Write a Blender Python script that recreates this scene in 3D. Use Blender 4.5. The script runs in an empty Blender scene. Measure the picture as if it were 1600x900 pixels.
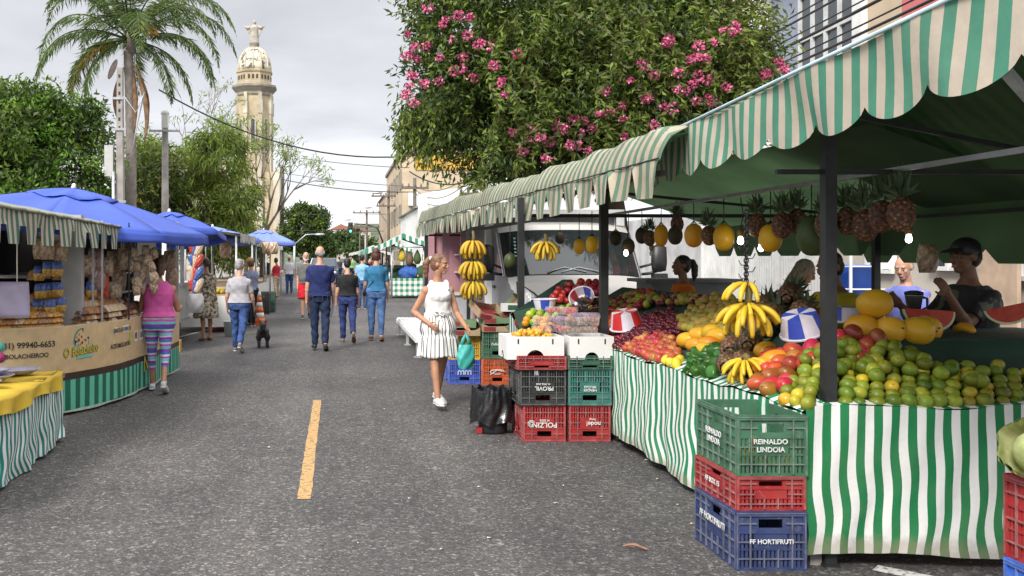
import bpy, bmesh, math, random
import numpy as np
from mathutils import Vector, Matrix, Euler, noise as mnoise
random.seed(7); RNG = np.random.default_rng(7)
S = bpy.context.scene
C = S.collection
R = math.radians
PI = math.pi

# ------------------------------------------------------------------ camera, sky, sun, exposure
cam_data = bpy.data.cameras.new('camera')
cam_data.sensor_width = 36; cam_data.lens = 36 * 1500 / 1600
cam_data.shift_x = 275 / 1600; cam_data.shift_y = -47 / 1600
cam_data.clip_start = 0.05; cam_data.clip_end = 3000
cam = bpy.data.objects.new('camera', cam_data); C.objects.link(cam)
cam.location = (0, 0, 1.6); cam.rotation_euler = (R(90), 0, 0)
S.camera = cam
S.render.resolution_x = 1024; S.render.resolution_y = 576
S.view_settings.view_transform = 'Standard'; S.view_settings.look = 'None'
S.view_settings.exposure = 0.8; S.view_settings.gamma = 1; S.view_settings.use_curve_mapping = False
try:
    S.cycles.max_bounces = 6; S.cycles.use_denoising = True; S.cycles.transparent_max_bounces = 6
except Exception: pass
SUN_EL, SUN_AZ = R(38), R(212)            # high, behind the camera and to its left
w = bpy.data.worlds.new('World'); S.world = w; w.use_nodes = True
nt = w.node_tree; N = nt.nodes; L = nt.links; N.clear()
out = N.new('ShaderNodeOutputWorld'); bg = N.new('ShaderNodeBackground'); bg.inputs[1].default_value = 0.1
sky = N.new('ShaderNodeTexSky'); sky.sky_type = 'NISHITA'; sky.sun_disc = False
sky.sun_elevation = SUN_EL; sky.sun_rotation = SUN_AZ
tc = N.new('ShaderNodeTexCoord'); sep = N.new('ShaderNodeSeparateXYZ'); L.new(tc.outputs['Generated'], sep.inputs[0])
# brightness of the cloud layer: bright at the horizon, greyer above it, brightest overhead (overcast sky)
ramp = N.new('ShaderNodeValToRGB'); L.new(sep.outputs['Z'], ramp.inputs[0])
e = ramp.color_ramp.elements
e[0].position = 0.0; e[0].color = (.78, .79, .81, 1); e[1].position = 1.0; e[1].color = (1.5, 1.5, 1.5, 1)
for p, v in ((.05, .77), (.16, .49), (.27, .46), (.42, .80), (.65, 1.3)):
    k = e.new(p); k.color = (v * .975, v * .985, v * 1.03, 1)
mul = N.new('ShaderNodeMath'); mul.operation = 'MULTIPLY_ADD'; mul.inputs[1].default_value = 1; mul.inputs[2].default_value = .12
L.new(sep.outputs['Z'], mul.inputs[0])
cmb = N.new('ShaderNodeCombineXYZ')
for i, ax in enumerate(('X', 'Y')):
    d = N.new('ShaderNodeMath'); d.operation = 'DIVIDE'; L.new(sep.outputs[ax], d.inputs[0]); L.new(mul.outputs[0], d.inputs[1]); L.new(d.outputs[0], cmb.inputs[i])
nz = N.new('ShaderNodeTexNoise'); nz.inputs['Scale'].default_value = 1.1; nz.inputs['Detail'].default_value = 5; nz.inputs['Roughness'].default_value = .5
L.new(cmb.outputs[0], nz.inputs['Vector'])
mr = N.new('ShaderNodeMapRange'); mr.inputs[1].default_value = .32; mr.inputs[2].default_value = .68; mr.inputs[3].default_value = .82; mr.inputs[4].default_value = 1.17
L.new(nz.outputs[0], mr.inputs[0])
vm = N.new('ShaderNodeVectorMath'); vm.operation = 'SCALE'; L.new(ramp.outputs[0], vm.inputs[0]); L.new(mr.outputs[0], vm.inputs['Scale'])
sc_ = N.new('ShaderNodeVectorMath'); sc_.operation = 'SCALE'; sc_.inputs['Scale'].default_value = 9.5; L.new(vm.outputs[0], sc_.inputs[0])
mx = N.new('ShaderNodeMixRGB'); mx.inputs[0].default_value = .93; L.new(sky.outputs[0], mx.inputs[1]); L.new(sc_.outputs[0], mx.inputs[2])
L.new(mx.outputs[0], bg.inputs[0]); L.new(bg.outputs[0], out.inputs[0])
sun_d = bpy.data.lights.new('sun', 'SUN'); sun_d.energy = 2.5; sun_d.angle = R(18); sun_d.color = (1, .96, .9)
sun = bpy.data.objects.new('sun', sun_d); C.objects.link(sun)
sdir = Vector((math.sin(SUN_AZ) * math.cos(SUN_EL), math.cos(SUN_AZ) * math.cos(SUN_EL), math.sin(SUN_EL)))
sun.rotation_euler = sdir.to_track_quat('Z', 'Y').to_euler(); sun.location = sdir * 60

# ------------------------------------------------------------------ helpers
F = 1500.0
def at(px, py, Y): return Vector(((px - 525) * Y / F, Y, 1.6 - (py - 403) * Y / F))
def gx(px, Y): return (px - 525) * Y / F
def tag(o, label=None, cat=None, group=None, kind=None):
    if label: o['label'] = label
    if cat: o['category'] = cat
    if group: o['group'] = group
    if kind: o['kind'] = kind
    return o
def empty(name, loc=(0, 0, 0), rz=0, label=None, cat=None, group=None):
    o = bpy.data.objects.new(name, None); C.objects.link(o); o.location = loc; o.rotation_euler = (0, 0, rz)
    o.empty_display_size = .1
    return tag(o, label, cat, group)
def wloc(p):
    v = Vector((0, 0, 0))
    while p is not None: v = v + p.location; p = p.parent
    return v
def dup(o, parent=None):
    c = o.copy(); C.objects.link(c); c.parent = parent
    for ch in o.children: dup(ch, c)
    return c
def put(o, loc, rot=None, label=None, group=None, scale=None):
    o.location = loc
    if rot is not None: o.rotation_euler = rot if not isinstance(rot, (int, float)) else (0, 0, rot)
    if scale is not None: o.scale = (scale,) * 3 if isinstance(scale, (int, float)) else scale
    return tag(o, label, None, group)
class Pool:
    """first use hands out the built thing itself, later uses copies"""
    def __init__(s, o): s.o = o; s.used = False
    def get(s):
        if not s.used: s.used = True; return s.o
        return dup(s.o)
class MB:
    def __init__(s): s.v = []; s.f = []; s.mi = []; s.sm = []; s.uv = []
    def add(s, vs, fs, mi=0, sm=False, uv=None):
        b = len(s.v); s.v.extend([tuple(v) for v in vs])
        for f in fs:
            s.f.append([b + i for i in f]); s.mi.append(mi); s.sm.append(sm)
            s.uv.append([uv[i] for i in f] if uv else None)
        return s
    def box(s, c, d, mi=0, rz=0, M=None):
        x, y, z = d[0] / 2, d[1] / 2, d[2] / 2
        vs = [Vector((a * x, b * y, k * z)) for a in (-1, 1) for b in (-1, 1) for k in (-1, 1)]
        m = M if M is not None else Matrix.Rotation(rz, 3, 'Z')
        vs = [m @ v + Vector(c) for v in vs]
        return s.add(vs, [(0, 1, 3, 2), (4, 6, 7, 5), (0, 4, 5, 1), (2, 3, 7, 6), (0, 2, 6, 4), (1, 5, 7, 3)], mi)
    def bx(s, x0, x1, y0, y1, z0, z1, mi=0): return s.box(((x0 + x1) / 2, (y0 + y1) / 2, (z0 + z1) / 2), (abs(x1 - x0), abs(y1 - y0), abs(z1 - z0)), mi)
    def bar(s, p0, p1, w, h=None, mi=0):
        p0, p1 = Vector(p0), Vector(p1); d = p1 - p0; q = d.to_track_quat('Z', 'Y').to_matrix()
        return s.box((p0 + p1) / 2, (w, h or w, d.length), mi, M=q)
    def tube(s, pts, r, n=8, mi=0, sm=True, caps=True, flat=None):
        pts = [Vector(p) for p in pts]; m = len(pts); rs = r if isinstance(r, (list, tuple)) else [r] * m
        up = None; vs = []; fs = []
        for i, p in enumerate(pts):
            t = (pts[min(i + 1, m - 1)] - pts[max(i - 1, 0)]); t = t.normalized() if t.length > 1e-9 else Vector((0, 0, 1))
            if up is None: up = Vector((1, 0, 0)) if abs(t.x) < .9 else Vector((0, 1, 0))
            up = (up - t * up.dot(t)); up = up.normalized() if up.length > 1e-6 else t.orthogonal().normalized(); b = t.cross(up)
            rr = rs[i]; rx, ry = rr if isinstance(rr, (tuple, list)) else (rr, rr)
            for k in range(n):
                a = 2 * PI * k / n; vs.append(p + up * (math.cos(a) * rx) + b * (math.sin(a) * ry))
        for i in range(m - 1):
            for k in range(n): fs.append((i * n + k, i * n + (k + 1) % n, (i + 1) * n + (k + 1) % n, (i + 1) * n + k))
        if caps: fs.append(tuple(range(n))[::-1]); fs.append(tuple((m - 1) * n + k for k in range(n)))
        return s.add(vs, fs, mi, sm)
    def lathe(s, prof, n=16, c=(0, 0, 0), mi=0, sm=True, M=None, sx=1, sy=1, wob=None):
        vs = []; fs = []; m = len(prof); c = Vector(c)
        for i, (r, z) in enumerate(prof):
            for k in range(n):
                a = 2 * PI * k / n; rr = max(r, 1e-4) * (wob(a, z) if wob else 1); v = Vector((math.cos(a) * rr * sx, math.sin(a) * rr * sy, z))
                vs.append((M @ v if M is not None else v) + c)
        for i in range(m - 1):
            for k in range(n): fs.append((i * n + k, i * n + (k + 1) % n, (i + 1) * n + (k + 1) % n, (i + 1) * n + k))
        fs.append(tuple(range(n))[::-1]); fs.append(tuple((m - 1) * n + k for k in range(n)))
        return s.add(vs, fs, mi, sm)
    def ell(s, c, r, nu=14, nv=9, mi=0, M=None, sm=True):
        if isinstance(r, (int, float)): r = (r, r, r)
        pr = [(math.sin(PI * j / nv), -math.cos(PI * j / nv)) for j in range(nv + 1)]
        vs = []; fs = []; c = Vector(c)
        for q, z in pr[1:-1]:
            for k in range(nu):
                a = 2 * PI * k / nu; v = Vector((math.cos(a) * q * r[0], math.sin(a) * q * r[1], z * r[2])); vs.append((M @ v if M is not None else v) + c)
        m = nv - 1
        for i in range(m - 1):
            for k in range(nu): fs.append((i * nu + k, i * nu + (k + 1) % nu, (i + 1) * nu + (k + 1) % nu, (i + 1) * nu + k))
        b = Vector((0, 0, -r[2])); t = Vector((0, 0, r[2])); vs.append((M @ b if M is not None else b) + c); vs.append((M @ t if M is not None else t) + c)
        for k in range(nu):
            fs.append((m * nu, (k + 1) % nu, k)); fs.append((m * nu + 1, (m - 1) * nu + k, (m - 1) * nu + (k + 1) % nu))
        return s.add(vs, fs, mi, sm)
    def grid(s, fn, nu, nv, mi=0, uvf=None, sm=True, thick=0):
        vs = [Vector(fn(i / nu, j / nv)) for j in range(nv + 1) for i in range(nu + 1)]
        uv = [uvf(i / nu, j / nv) for j in range(nv + 1) for i in range(nu + 1)] if uvf else None
        fs = [(j * (nu + 1) + i, j * (nu + 1) + i + 1, (j + 1) * (nu + 1) + i + 1, (j + 1) * (nu + 1) + i) for j in range(nv) for i in range(nu)]
        return s.add(vs, fs, mi, sm, uv)
    def prism(s, poly, ax, a0, a1, mi=0):
        """polygon extruded along axis ax (0 x,1 y,2 z) from a0 to a1"""
        def P(p, a): q = list(p); q.insert(ax, a); return q
        n = len(poly); vs = [P(p, a0) for p in poly] + [P(p, a1) for p in poly]
        return s.add(vs, [tuple(range(n))[::-1], tuple(range(n, 2 * n))] + [(i, (i + 1) % n, n + (i + 1) % n, n + i) for i in range(n)], mi)
    def mesh(s, name, mats, off=Vector((0, 0, 0))):
        me = bpy.data.meshes.new(name)
        me.from_pydata([(v[0] - off[0], v[1] - off[1], v[2] - off[2]) for v in s.v], [], s.f)
        for m in (mats if isinstance(mats, (list, tuple)) else [mats]): me.materials.append(m)
        me.polygons.foreach_set('material_index', s.mi); me.polygons.foreach_set('use_smooth', s.sm)
        if any(u is not None for u in s.uv):
            l = me.uv_layers.new(name='UVMap'); flat = []
            for f, u in zip(s.f, s.uv):
                for i in range(len(f)): flat.extend(u[i] if u else (0, 0))
            l.data.foreach_set('uv', flat)
        me.update()
        bm = bmesh.new(); bm.from_mesh(me); bmesh.ops.recalc_face_normals(bm, faces=bm.faces); bm.to_mesh(me); bm.free()
        return me
    def build(s, name, mats, parent=None, world=False, origin=None, solid=0):
        off = Vector(origin) if origin is not None else (wloc(parent) if (world and parent) else Vector((0, 0, 0)))
        o = bpy.data.objects.new(name, s.mesh(name, mats, off)); C.objects.link(o)
        if parent is not None: o.parent = parent
        elif origin is not None: o.location = origin
        if solid:
            m = o.modifiers.new('solid', 'SOLIDIFY'); m.thickness = solid; m.offset = 0
        return o

# ------------------------------------------------------------------ materials
_M = {}
def node_mat(name):
    m = bpy.data.materials.new(name); m.use_nodes = True
    nt = m.node_tree; return m, nt, nt.nodes['Principled BSDF']
def nn(nt, t, **kw):
    n = nt.nodes.new(t)
    for k, v in kw.items():
        if hasattr(n, k): setattr(n, k, v)
    return n
def hexc(h):
    h = h.lstrip('#'); c = [int(h[i:i + 2], 16) / 255 for i in (0, 2, 4)]
    return tuple(x / 12.92 if x <= .04045 else ((x + .055) / 1.055) ** 2.4 for x in c)
def add_bump(nt, b, src, strength, dist=.01):
    bp = nn(nt, 'ShaderNodeBump'); bp.inputs['Strength'].default_value = strength; bp.inputs['Distance'].default_value = dist
    nt.links.new(src, bp.inputs['Height']); nt.links.new(bp.outputs[0], b.inputs['Normal'])
def noise(nt, scale, detail=3, vec=None, rough=.55):
    if vec is None: vec = nn(nt, 'ShaderNodeTexCoord').outputs['Object']
    n = nn(nt, 'ShaderNodeTexNoise'); n.inputs['Scale'].default_value = scale; n.inputs['Detail'].default_value = detail; n.inputs['Roughness'].default_value = rough
    nt.links.new(vec, n.inputs['Vector']); return n.outputs[0]
def rampn(nt, src, stops, interp='LINEAR'):
    r = nn(nt, 'ShaderNodeValToRGB'); r.color_ramp.interpolation = interp; el = r.color_ramp.elements
    for i, (p, c) in enumerate(stops):
        k = el[i] if i < 2 else el.new(p)
        k.position = p; k.color = (*c, 1)
    nt.links.new(src, r.inputs[0]); return r.outputs[0]
def mixc(nt, f, a, b, mode='MIX'):
    m = nn(nt, 'ShaderNodeMixRGB'); m.blend_type = mode
    for i, x in enumerate((f, a, b)):
        if isinstance(x, (int, float)): m.inputs[i].default_value = x
        elif isinstance(x, tuple): m.inputs[i].default_value = (*x, 1)
        else: nt.links.new(x, m.inputs[i])
    return m.outputs[0]
def fin(nt, b, col, rnd, hue):
    if rnd:
        oi = nn(nt, 'ShaderNodeObjectInfo'); hs = nn(nt, 'ShaderNodeHueSaturation')
        for inp, lo, hi, k in (('Value', 1 - rnd, 1 + rnd, 1.0), ('Hue', .5 - hue, .5 + hue, 7.31)):
            fr = nn(nt, 'ShaderNodeMath', operation='MULTIPLY'); fr.inputs[1].default_value = k; nt.links.new(oi.outputs['Random'], fr.inputs[0])
            f2 = nn(nt, 'ShaderNodeMath', operation='FRACT'); nt.links.new(fr.outputs[0], f2.inputs[0])
            mp = nn(nt, 'ShaderNodeMapRange'); mp.inputs[3].default_value = lo; mp.inputs[4].default_value = hi
            nt.links.new(f2.outputs[0], mp.inputs[0]); nt.links.new(mp.outputs[0], hs.inputs[inp])
        nt.links.new(col, hs.inputs['Color']); col = hs.outputs[0]
    nt.links.new(col, b.inputs['Base Color'])
def mat(name, col, rough=.6, var=.15, sc=6, bump=0, bsc=60, metal=0, spec=.5, rnd=0, hue=0, col2=None, dirt=0, trans=0, alpha=1):
    if name in _M: return _M[name]
    if isinstance(col, str): col = hexc(col)
    if isinstance(col2, str): col2 = hexc(col2)
    m, nt, b = node_mat(name); _M[name] = m
    a = tuple(max(0, c * (1 - var)) for c in col); d = col2 or tuple(min(1, c * (1 + var)) for c in col)
    c = rampn(nt, noise(nt, sc, 4), [(.33, a), (.67, d)])
    if dirt:
        f = rampn(nt, noise(nt, sc * .37 + .7, 5), [(.48, (0, 0, 0)), (.75, (dirt, dirt, dirt))])
        c = mixc(nt, f, c, (.11, .095, .075))
    fin(nt, b, c, rnd, hue)
    b.inputs['Roughness'].default_value = rough; b.inputs['Metallic'].default_value = metal; b.inputs['Specular IOR Level'].default_value = spec
    if trans: b.inputs['Transmission Weight'].default_value = trans
    if alpha < 1: b.inputs['Alpha'].default_value = alpha
    if bump: add_bump(nt, b, noise(nt, bsc, 3), bump)
    return m
def stripe_mat(name, c1, c2, period, axis='X', rough=.75, dirt=.3, duty=.5, check=False, fade=.15, src='UV', hem=0, dirtc=(.20, .16, .11)):
    """woven stripes along a cloth's own UV (metres)"""
    if name in _M: return _M[name]
    if isinstance(c1, str): c1 = hexc(c1)
    if isinstance(c2, str): c2 = hexc(c2)
    m, nt, b = node_mat(name); _M[name] = m; Lk = nt.links
    t = nn(nt, 'ShaderNodeTexCoord'); sp = nn(nt, 'ShaderNodeSeparateXYZ'); Lk.new(t.outputs[src], sp.inputs[0])
    def st(ax):
        d = nn(nt, 'ShaderNodeMath', operation='DIVIDE'); Lk.new(sp.outputs[ax], d.inputs[0]); d.inputs[1].default_value = period
        f = nn(nt, 'ShaderNodeMath', operation='FRACT'); Lk.new(d.outputs[0], f.inputs[0])
        g = nn(nt, 'ShaderNodeMath', operation='GREATER_THAN'); Lk.new(f.outputs[0], g.inputs[0]); g.inputs[1].default_value = duty
        return g.outputs[0]
    nf = noise(nt, 3, 4, t.outputs['Object'])
    ca = mixc(nt, nf, tuple(x * (1 - fade) for x in c1), tuple(min(1, x * (1 + fade)) for x in c1))
    if check:
        s1, s2 = st('X'), st('Y')
        c = mixc(nt, s1, ca, c2); hf = mixc(nt, .5, c1, c2); c = mixc(nt, s2, mixc(nt, s1, c1, hf), mixc(nt, s1, hf, c2))
    else: c = mixc(nt, st(axis), ca, c2)
    d = rampn(nt, noise(nt, 2.2, 6, t.outputs['Object'], .65), [(.45, (0, 0, 0)), (.8, (dirt, dirt, dirt))])
    c = mixc(nt, d, c, dirtc)
    if hem:          # splash stains along the hem
        a = nn(nt, 'ShaderNodeMath', operation='MULTIPLY_ADD'); Lk.new(noise(nt, 6, 5, t.outputs['Object'], .7), a.inputs[0]); a.inputs[1].default_value = .22; Lk.new(sp.outputs['Y'], a.inputs[2])
        c = mixc(nt, rampn(nt, a.outputs[0], [(hem, (0, 0, 0)), (hem + .07, (.5, .5, .5))]), c, (.21, .165, .11))
    Lk.new(c, b.inputs['Base Color']); b.inputs['Roughness'].default_value = rough; b.inputs['Specular IOR Level'].default_value = .25
    add_bump(nt, b, noise(nt, 5, 5, t.outputs['Object'], .5), .4, .03)
    return m
def thin(m, f):
    """lets some light through a thin cloth"""
    nt = m.node_tree; b = nt.nodes['Principled BSDF']; tl = nn(nt, 'ShaderNodeBsdfTranslucent'); nt.links.new(b.inputs['Base Color'].links[0].from_socket, tl.inputs[0])
    ms = nn(nt, 'ShaderNodeMixShader'); ms.inputs[0].default_value = f; nt.links.new(b.outputs[0], ms.inputs[1]); nt.links.new(tl.outputs[0], ms.inputs[2]); nt.links.new(ms.outputs[0], nt.nodes['Material Output'].inputs[0]); return m
def glass_mat(name, col=(.03, .04, .045), rough=.06): return mat(name, col, rough, .1, 2, spec=.8)
def emit_mat(name, col, st):
    m, nt, b = node_mat(name); b.inputs['Base Color'].default_value = (*col, 1); b.inputs['Emission Color'].default_value = (*col, 1); b.inputs['Emission Strength'].default_value = st; return m

BFONT = None
def text_mesh(body, size, ext=.001, align='CENTER', bold=0, shear=0, spacing=1):
    cu = bpy.data.curves.new('lettering', 'FONT'); cu.body = body; cu.size = size; cu.extrude = ext; cu.align_x = align; cu.align_y = 'CENTER'
    cu.offset = bold * size; cu.shear = shear; cu.space_character = spacing; cu.resolution_u = 3
    o = bpy.data.objects.new('lettering', cu); C.objects.link(o)
    bpy.context.view_layer.update()
    me = bpy.data.meshes.new_from_object(o.evaluated_get(bpy.context.evaluated_depsgraph_get()))
    bpy.data.objects.remove(o); bpy.data.curves.remove(cu)
    return me
def lettering(body, size, m, parent, loc, rot=(PI / 2, 0, 0), wide=1, **kw):
    me = text_mesh(body, size, **kw); me.materials.clear(); me.materials.append(m); me.name = 'lettering'
    o = bpy.data.objects.new('lettering', me); C.objects.link(o); o.parent = parent; o.location = loc; o.rotation_euler = rot; o.scale = (wide, 1, 1)
    return o
def inpoly(x, y, P):
    r = False; j = len(P) - 1
    for i in range(len(P)):
        if (P[i][1] > y) != (P[j][1] > y) and x < (P[j][0] - P[i][0]) * (y - P[i][1]) / (P[j][1] - P[i][1]) + P[i][0]: r = not r
        j = i
    return r
def sag(p0, p1, s, n=14):
    p0, p1 = Vector(p0), Vector(p1)
    return [p0.lerp(p1, i / n) - Vector((0, 0, s * 4 * (i / n) * (1 - i / n))) for i in range(n + 1)]
# ------------------------------------------------------------------ shared materials
def asphalt():
    m, nt, b = node_mat('asphalt'); Lk = nt.links
    t = nn(nt, 'ShaderNodeTexCoord')
    v = nn(nt, 'ShaderNodeTexVoronoi'); v.inputs['Scale'].default_value = 85; Lk.new(t.outputs['Object'], v.inputs['Vector'])
    sp = nn(nt, 'ShaderNodeSeparateXYZ'); Lk.new(v.outputs['Color'], sp.inputs[0])
    v2 = nn(nt, 'ShaderNodeTexVoronoi'); v2.inputs['Scale'].default_value = 38; Lk.new(t.outputs['Object'], v2.inputs['Vector'])
    sp2 = nn(nt, 'ShaderNodeSeparateXYZ'); Lk.new(v2.outputs['Color'], sp2.inputs[0])
    c = rampn(nt, sp.outputs[0], [(0, (.036, .034, .034)), (.5, (.07, .067, .066)), (.8, (.105, .10, .097)), (.93, (.17, .163, .155)), (1, (.40, .38, .355))])
    c2 = rampn(nt, sp2.outputs[0], [(0, (.05, .048, .048)), (.6, (.08, .077, .075)), (.93, (.125, .118, .114)), (1, (.32, .305, .285))])
    c = mixc(nt, .45, c, c2)
    big = rampn(nt, noise(nt, .35, 6, t.outputs['Object'], .6), [(.3, (.66, .66, .675)), (.7, (1.25, 1.23, 1.2))])
    c = mixc(nt, 1, c, big, 'MULTIPLY')
    mp = nn(nt, 'ShaderNodeMapping'); mp.inputs['Scale'].default_value = (2.2, .05, 1); Lk.new(t.outputs['Object'], mp.inputs[0])
    tr = rampn(nt, noise(nt, .8, 3, mp.outputs[0]), [(.35, (.82, .82, .83)), (.65, (1.12, 1.11, 1.1))])
    c = mixc(nt, 1, c, tr, 'MULTIPLY')
    st = rampn(nt, noise(nt, 1.7, 4, t.outputs['Object'], .7), [(.60, (1, 1, 1)), (.70, (.70, .68, .68))])
    c = mixc(nt, 1, c, st, 'MULTIPLY')
    Lk.new(c, b.inputs['Base Color']); b.inputs['Roughness'].default_value = .82; b.inputs['Specular IOR Level'].default_value = .35
    add_bump(nt, b, v.outputs['Distance'], .6, .006)
    return m
M_asph = asphalt()
M_conc = mat('concrete', (.30, .28, .26), .85, .2, 3, .3, 40, dirt=.4)
M_pave = mat('paving', (.24, .22, .21), .85, .25, 5, .3, 20, dirt=.5)
M_kerb = mat('kerbstone', (.34, .32, .30), .85, .2, 4, .2, 40, dirt=.4)
M_dark = mat('dark_metal', (.028, .03, .03), .5, .3, 6, .05, 50, metal=.4)
M_steel = mat('steel', (.42, .42, .43), .35, .15, 8, metal=.9)
M_galv = mat('galvanised', (.45, .46, .47), .5, .2, 10, metal=.6)
M_black = mat('black_plastic', (.018, .018, .02), .45, .3, 8)
M_white = mat('white_paint', (.72, .72, .70), .5, .08, 4, dirt=.25)
M_lw = mat('lettering_white', (.78, .78, .76), .6, .05)
M_wp = mat('worn_print', (.66, .66, .64), .7, .1, 20)
_n = M_wp.node_tree; _n.links.new(rampn(_n, noise(_n, 70, 5, rough=.75), [(.36, (.12, .12, .12)), (.5, (1, 1, 1))]), _n.nodes['Principled BSDF'].inputs['Alpha'])
M_lk = mat('lettering_black', (.02, .02, .02), .6, .05)
M_wood = mat('timber', (.30, .19, .10), .75, .3, 5, .3, 30)
M_card = mat('card', (.78, .77, .73), .8, .06)
M_bark = mat('bark', (.13, .10, .075), .9, .35, 5, .8, 18)
M_rub = mat('rubber', (.02, .02, .02), .8, .2)

# ------------------------------------------------------------------ ground, road, pavements
def plane(name, x0, x1, y0, y1, z, m, kind='structure'):
    b = MB(); b.add([(x0, y0, z), (x1, y0, z), (x1, y1, z), (x0, y1, z)], [(0, 1, 2, 3)])
    o = b.build(name, m); o['kind'] = kind; return o
plane('ground', -900, 900, -30, 1500, -.03, mat('soil', (.10, .11, .06), .95, .4, .3))
plane('road', -5.6, 6.4, -12, 330, 0, M_asph)
plane('crossing_road', -160, 160, 130, 141, .004, M_asph)
for x0, x1, nm in ((-16, -5.75, 'square'), (6.55, 10.05, 'pavement')):
    b = MB(); b.bx(x0, x1, -12, 128, -.02, .13); o = b.build(nm, M_pave); o['kind'] = 'structure'
for x0, x1 in ((-5.75, -5.6), (6.4, 6.55)):
    b = MB(); b.bx(x0, x1, -12, 128, -.02, .14); o = b.build('kerb', M_kerb); o['kind'] = 'structure'
def paint(name, col):
    m, nt, b = node_mat(name); Lk = nt.links; t = nn(nt, 'ShaderNodeTexCoord')
    n1 = noise(nt, 26, 5, t.outputs['Object'], .75); f = rampn(nt, n1, [(.40, (.9, .9, .9)), (.50, (.08, .08, .08))])
    Lk.new(mixc(nt, f, col, (.09, .085, .08)), b.inputs['Base Color']); b.inputs['Roughness'].default_value = .8
    add_bump(nt, b, noise(nt, 90, 2, t.outputs['Object']), .5, .004); return m
b = MB()
ed = []
for i in range(25):
    y = 6.36 + 4.43 * i / 24; ed.append((-.256 + random.uniform(-.005, .005) + .0, y)); 
ed2 = [(-.165 + random.uniform(-.005, .005), y) for x, y in ed][::-1]
b.add([(x, y, .004) for x, y in ed + ed2], [(i, i + 1, 48 - i, 49 - i) for i in range(24)])
o = b.build('road_marking', paint('yellow_road_paint', (.50, .295, .105))); o['kind'] = 'structure'
for (xa, ya, xb, yb, ww) in ((2.78, 4.95, 3.02, 4.72, .11), (-3.4, 18.0, -2.3, 24.6, .1), (-3.6, 25.5, -2.6, 30, .1)):
    d = Vector((yb - ya, xa - xb, 0)).normalized() * ww / 2; b = MB()
    b.add([(xa - d.x, ya - d.y, .004), (xa + d.x, ya + d.y, .004), (xb + d.x, yb + d.y, .004), (xb - d.x, yb - d.y, .004)], [(0, 1, 2, 3)])
    o = b.build('road_marking', paint('white_road_paint', (.6, .59, .57))); o['kind'] = 'structure'

# far hill
b = MB()
def hillf(u, v):
    x = -260 + 520 * u; y = 430 + 420 * v
    h = (14 + 5 * math.sin(x * .021 + 1) + 3 * math.sin(x * .05)) * math.sin(PI * min(1, v * 1.1) / 2) - .5 + 10 * v
    return (x, y, max(-1, h))
b.grid(hillf, 60, 10)
tag(b.build('hill', mat('hill_green', (.07, .09, .05), .95, .35, .05)), kind='structure')

# ------------------------------------------------------------------ foliage
def leafmat(name, col, tr=.25, rnd=.3):
    if name in _M: return _M[name]
    m, nt, b = node_mat(name); _M[name] = m
    n1 = noise(nt, 1.3, 3); c = rampn(nt, n1, [(.3, tuple(x * (1 - rnd) for x in col)), (.7, tuple(x * (1 + rnd) for x in col))])
    nt.links.new(c, b.inputs['Base Color']); b.inputs['Roughness'].default_value = .55; b.inputs['Specular IOR Level'].default_value = .35
    tl = nn(nt, 'ShaderNodeBsdfTranslucent'); nt.links.new(mixc(nt, 1, c, (1.3, 1.5, .7), 'MULTIPLY'), tl.inputs[0])
    ms = nn(nt, 'ShaderNodeMixShader'); ms.inputs[0].default_value = tr
    nt.links.new(b.outputs[0], ms.inputs[1]); nt.links.new(tl.outputs[0], ms.inputs[2])
    nt.links.new(ms.outputs[0], nt.nodes['Material Output'].inputs[0]); return m
def quads_obj(name, P, mi, mats, parent, origin):
    """P: (n,4,3) leaf quads in world space"""
    n = len(P); me = bpy.data.meshes.new(name)
    me.vertices.add(n * 4); me.vertices.foreach_set('co', (P.reshape(-1, 3) - np.array(origin)).astype(np.float32).ravel())
    me.loops.add(n * 4); me.loops.foreach_set('vertex_index', np.arange(n * 4, dtype=np.int32))
    me.polygons.add(n); me.polygons.foreach_set('loop_start', np.arange(0, n * 4, 4, dtype=np.int32))
    for m in mats: me.materials.append(m)
    me.polygons.foreach_set('material_index', np.asarray(mi, dtype=np.int32)); me.update(); me.validate()
    o = bpy.data.objects.new(name, me); C.objects.link(o)
    if parent is not None: o.parent = parent
    return o
def unit(a): return a / (np.linalg.norm(a, axis=-1, keepdims=True) + 1e-9)
def leafquads(c, d, L_, W, bend=.15):
    """diamond leaves at centres c pointing along d"""
    n = len(c); r = unit(RNG.normal(size=(n, 3))); s = unit(np.cross(d, r)); nr = np.cross(d, s)
    L_ = np.broadcast_to(np.asarray(L_).reshape(-1, 1), (n, 1)); W = np.broadcast_to(np.asarray(W).reshape(-1, 1), (n, 1))
    P = np.empty((n, 4, 3)); P[:, 0] = c; P[:, 2] = c + d * L_ - nr * L_ * bend
    mid = c + d * L_ * .45 + nr * L_ * bend * .5; P[:, 1] = mid + s * W * .5; P[:, 3] = mid - s * W * .5
    return P
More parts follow.
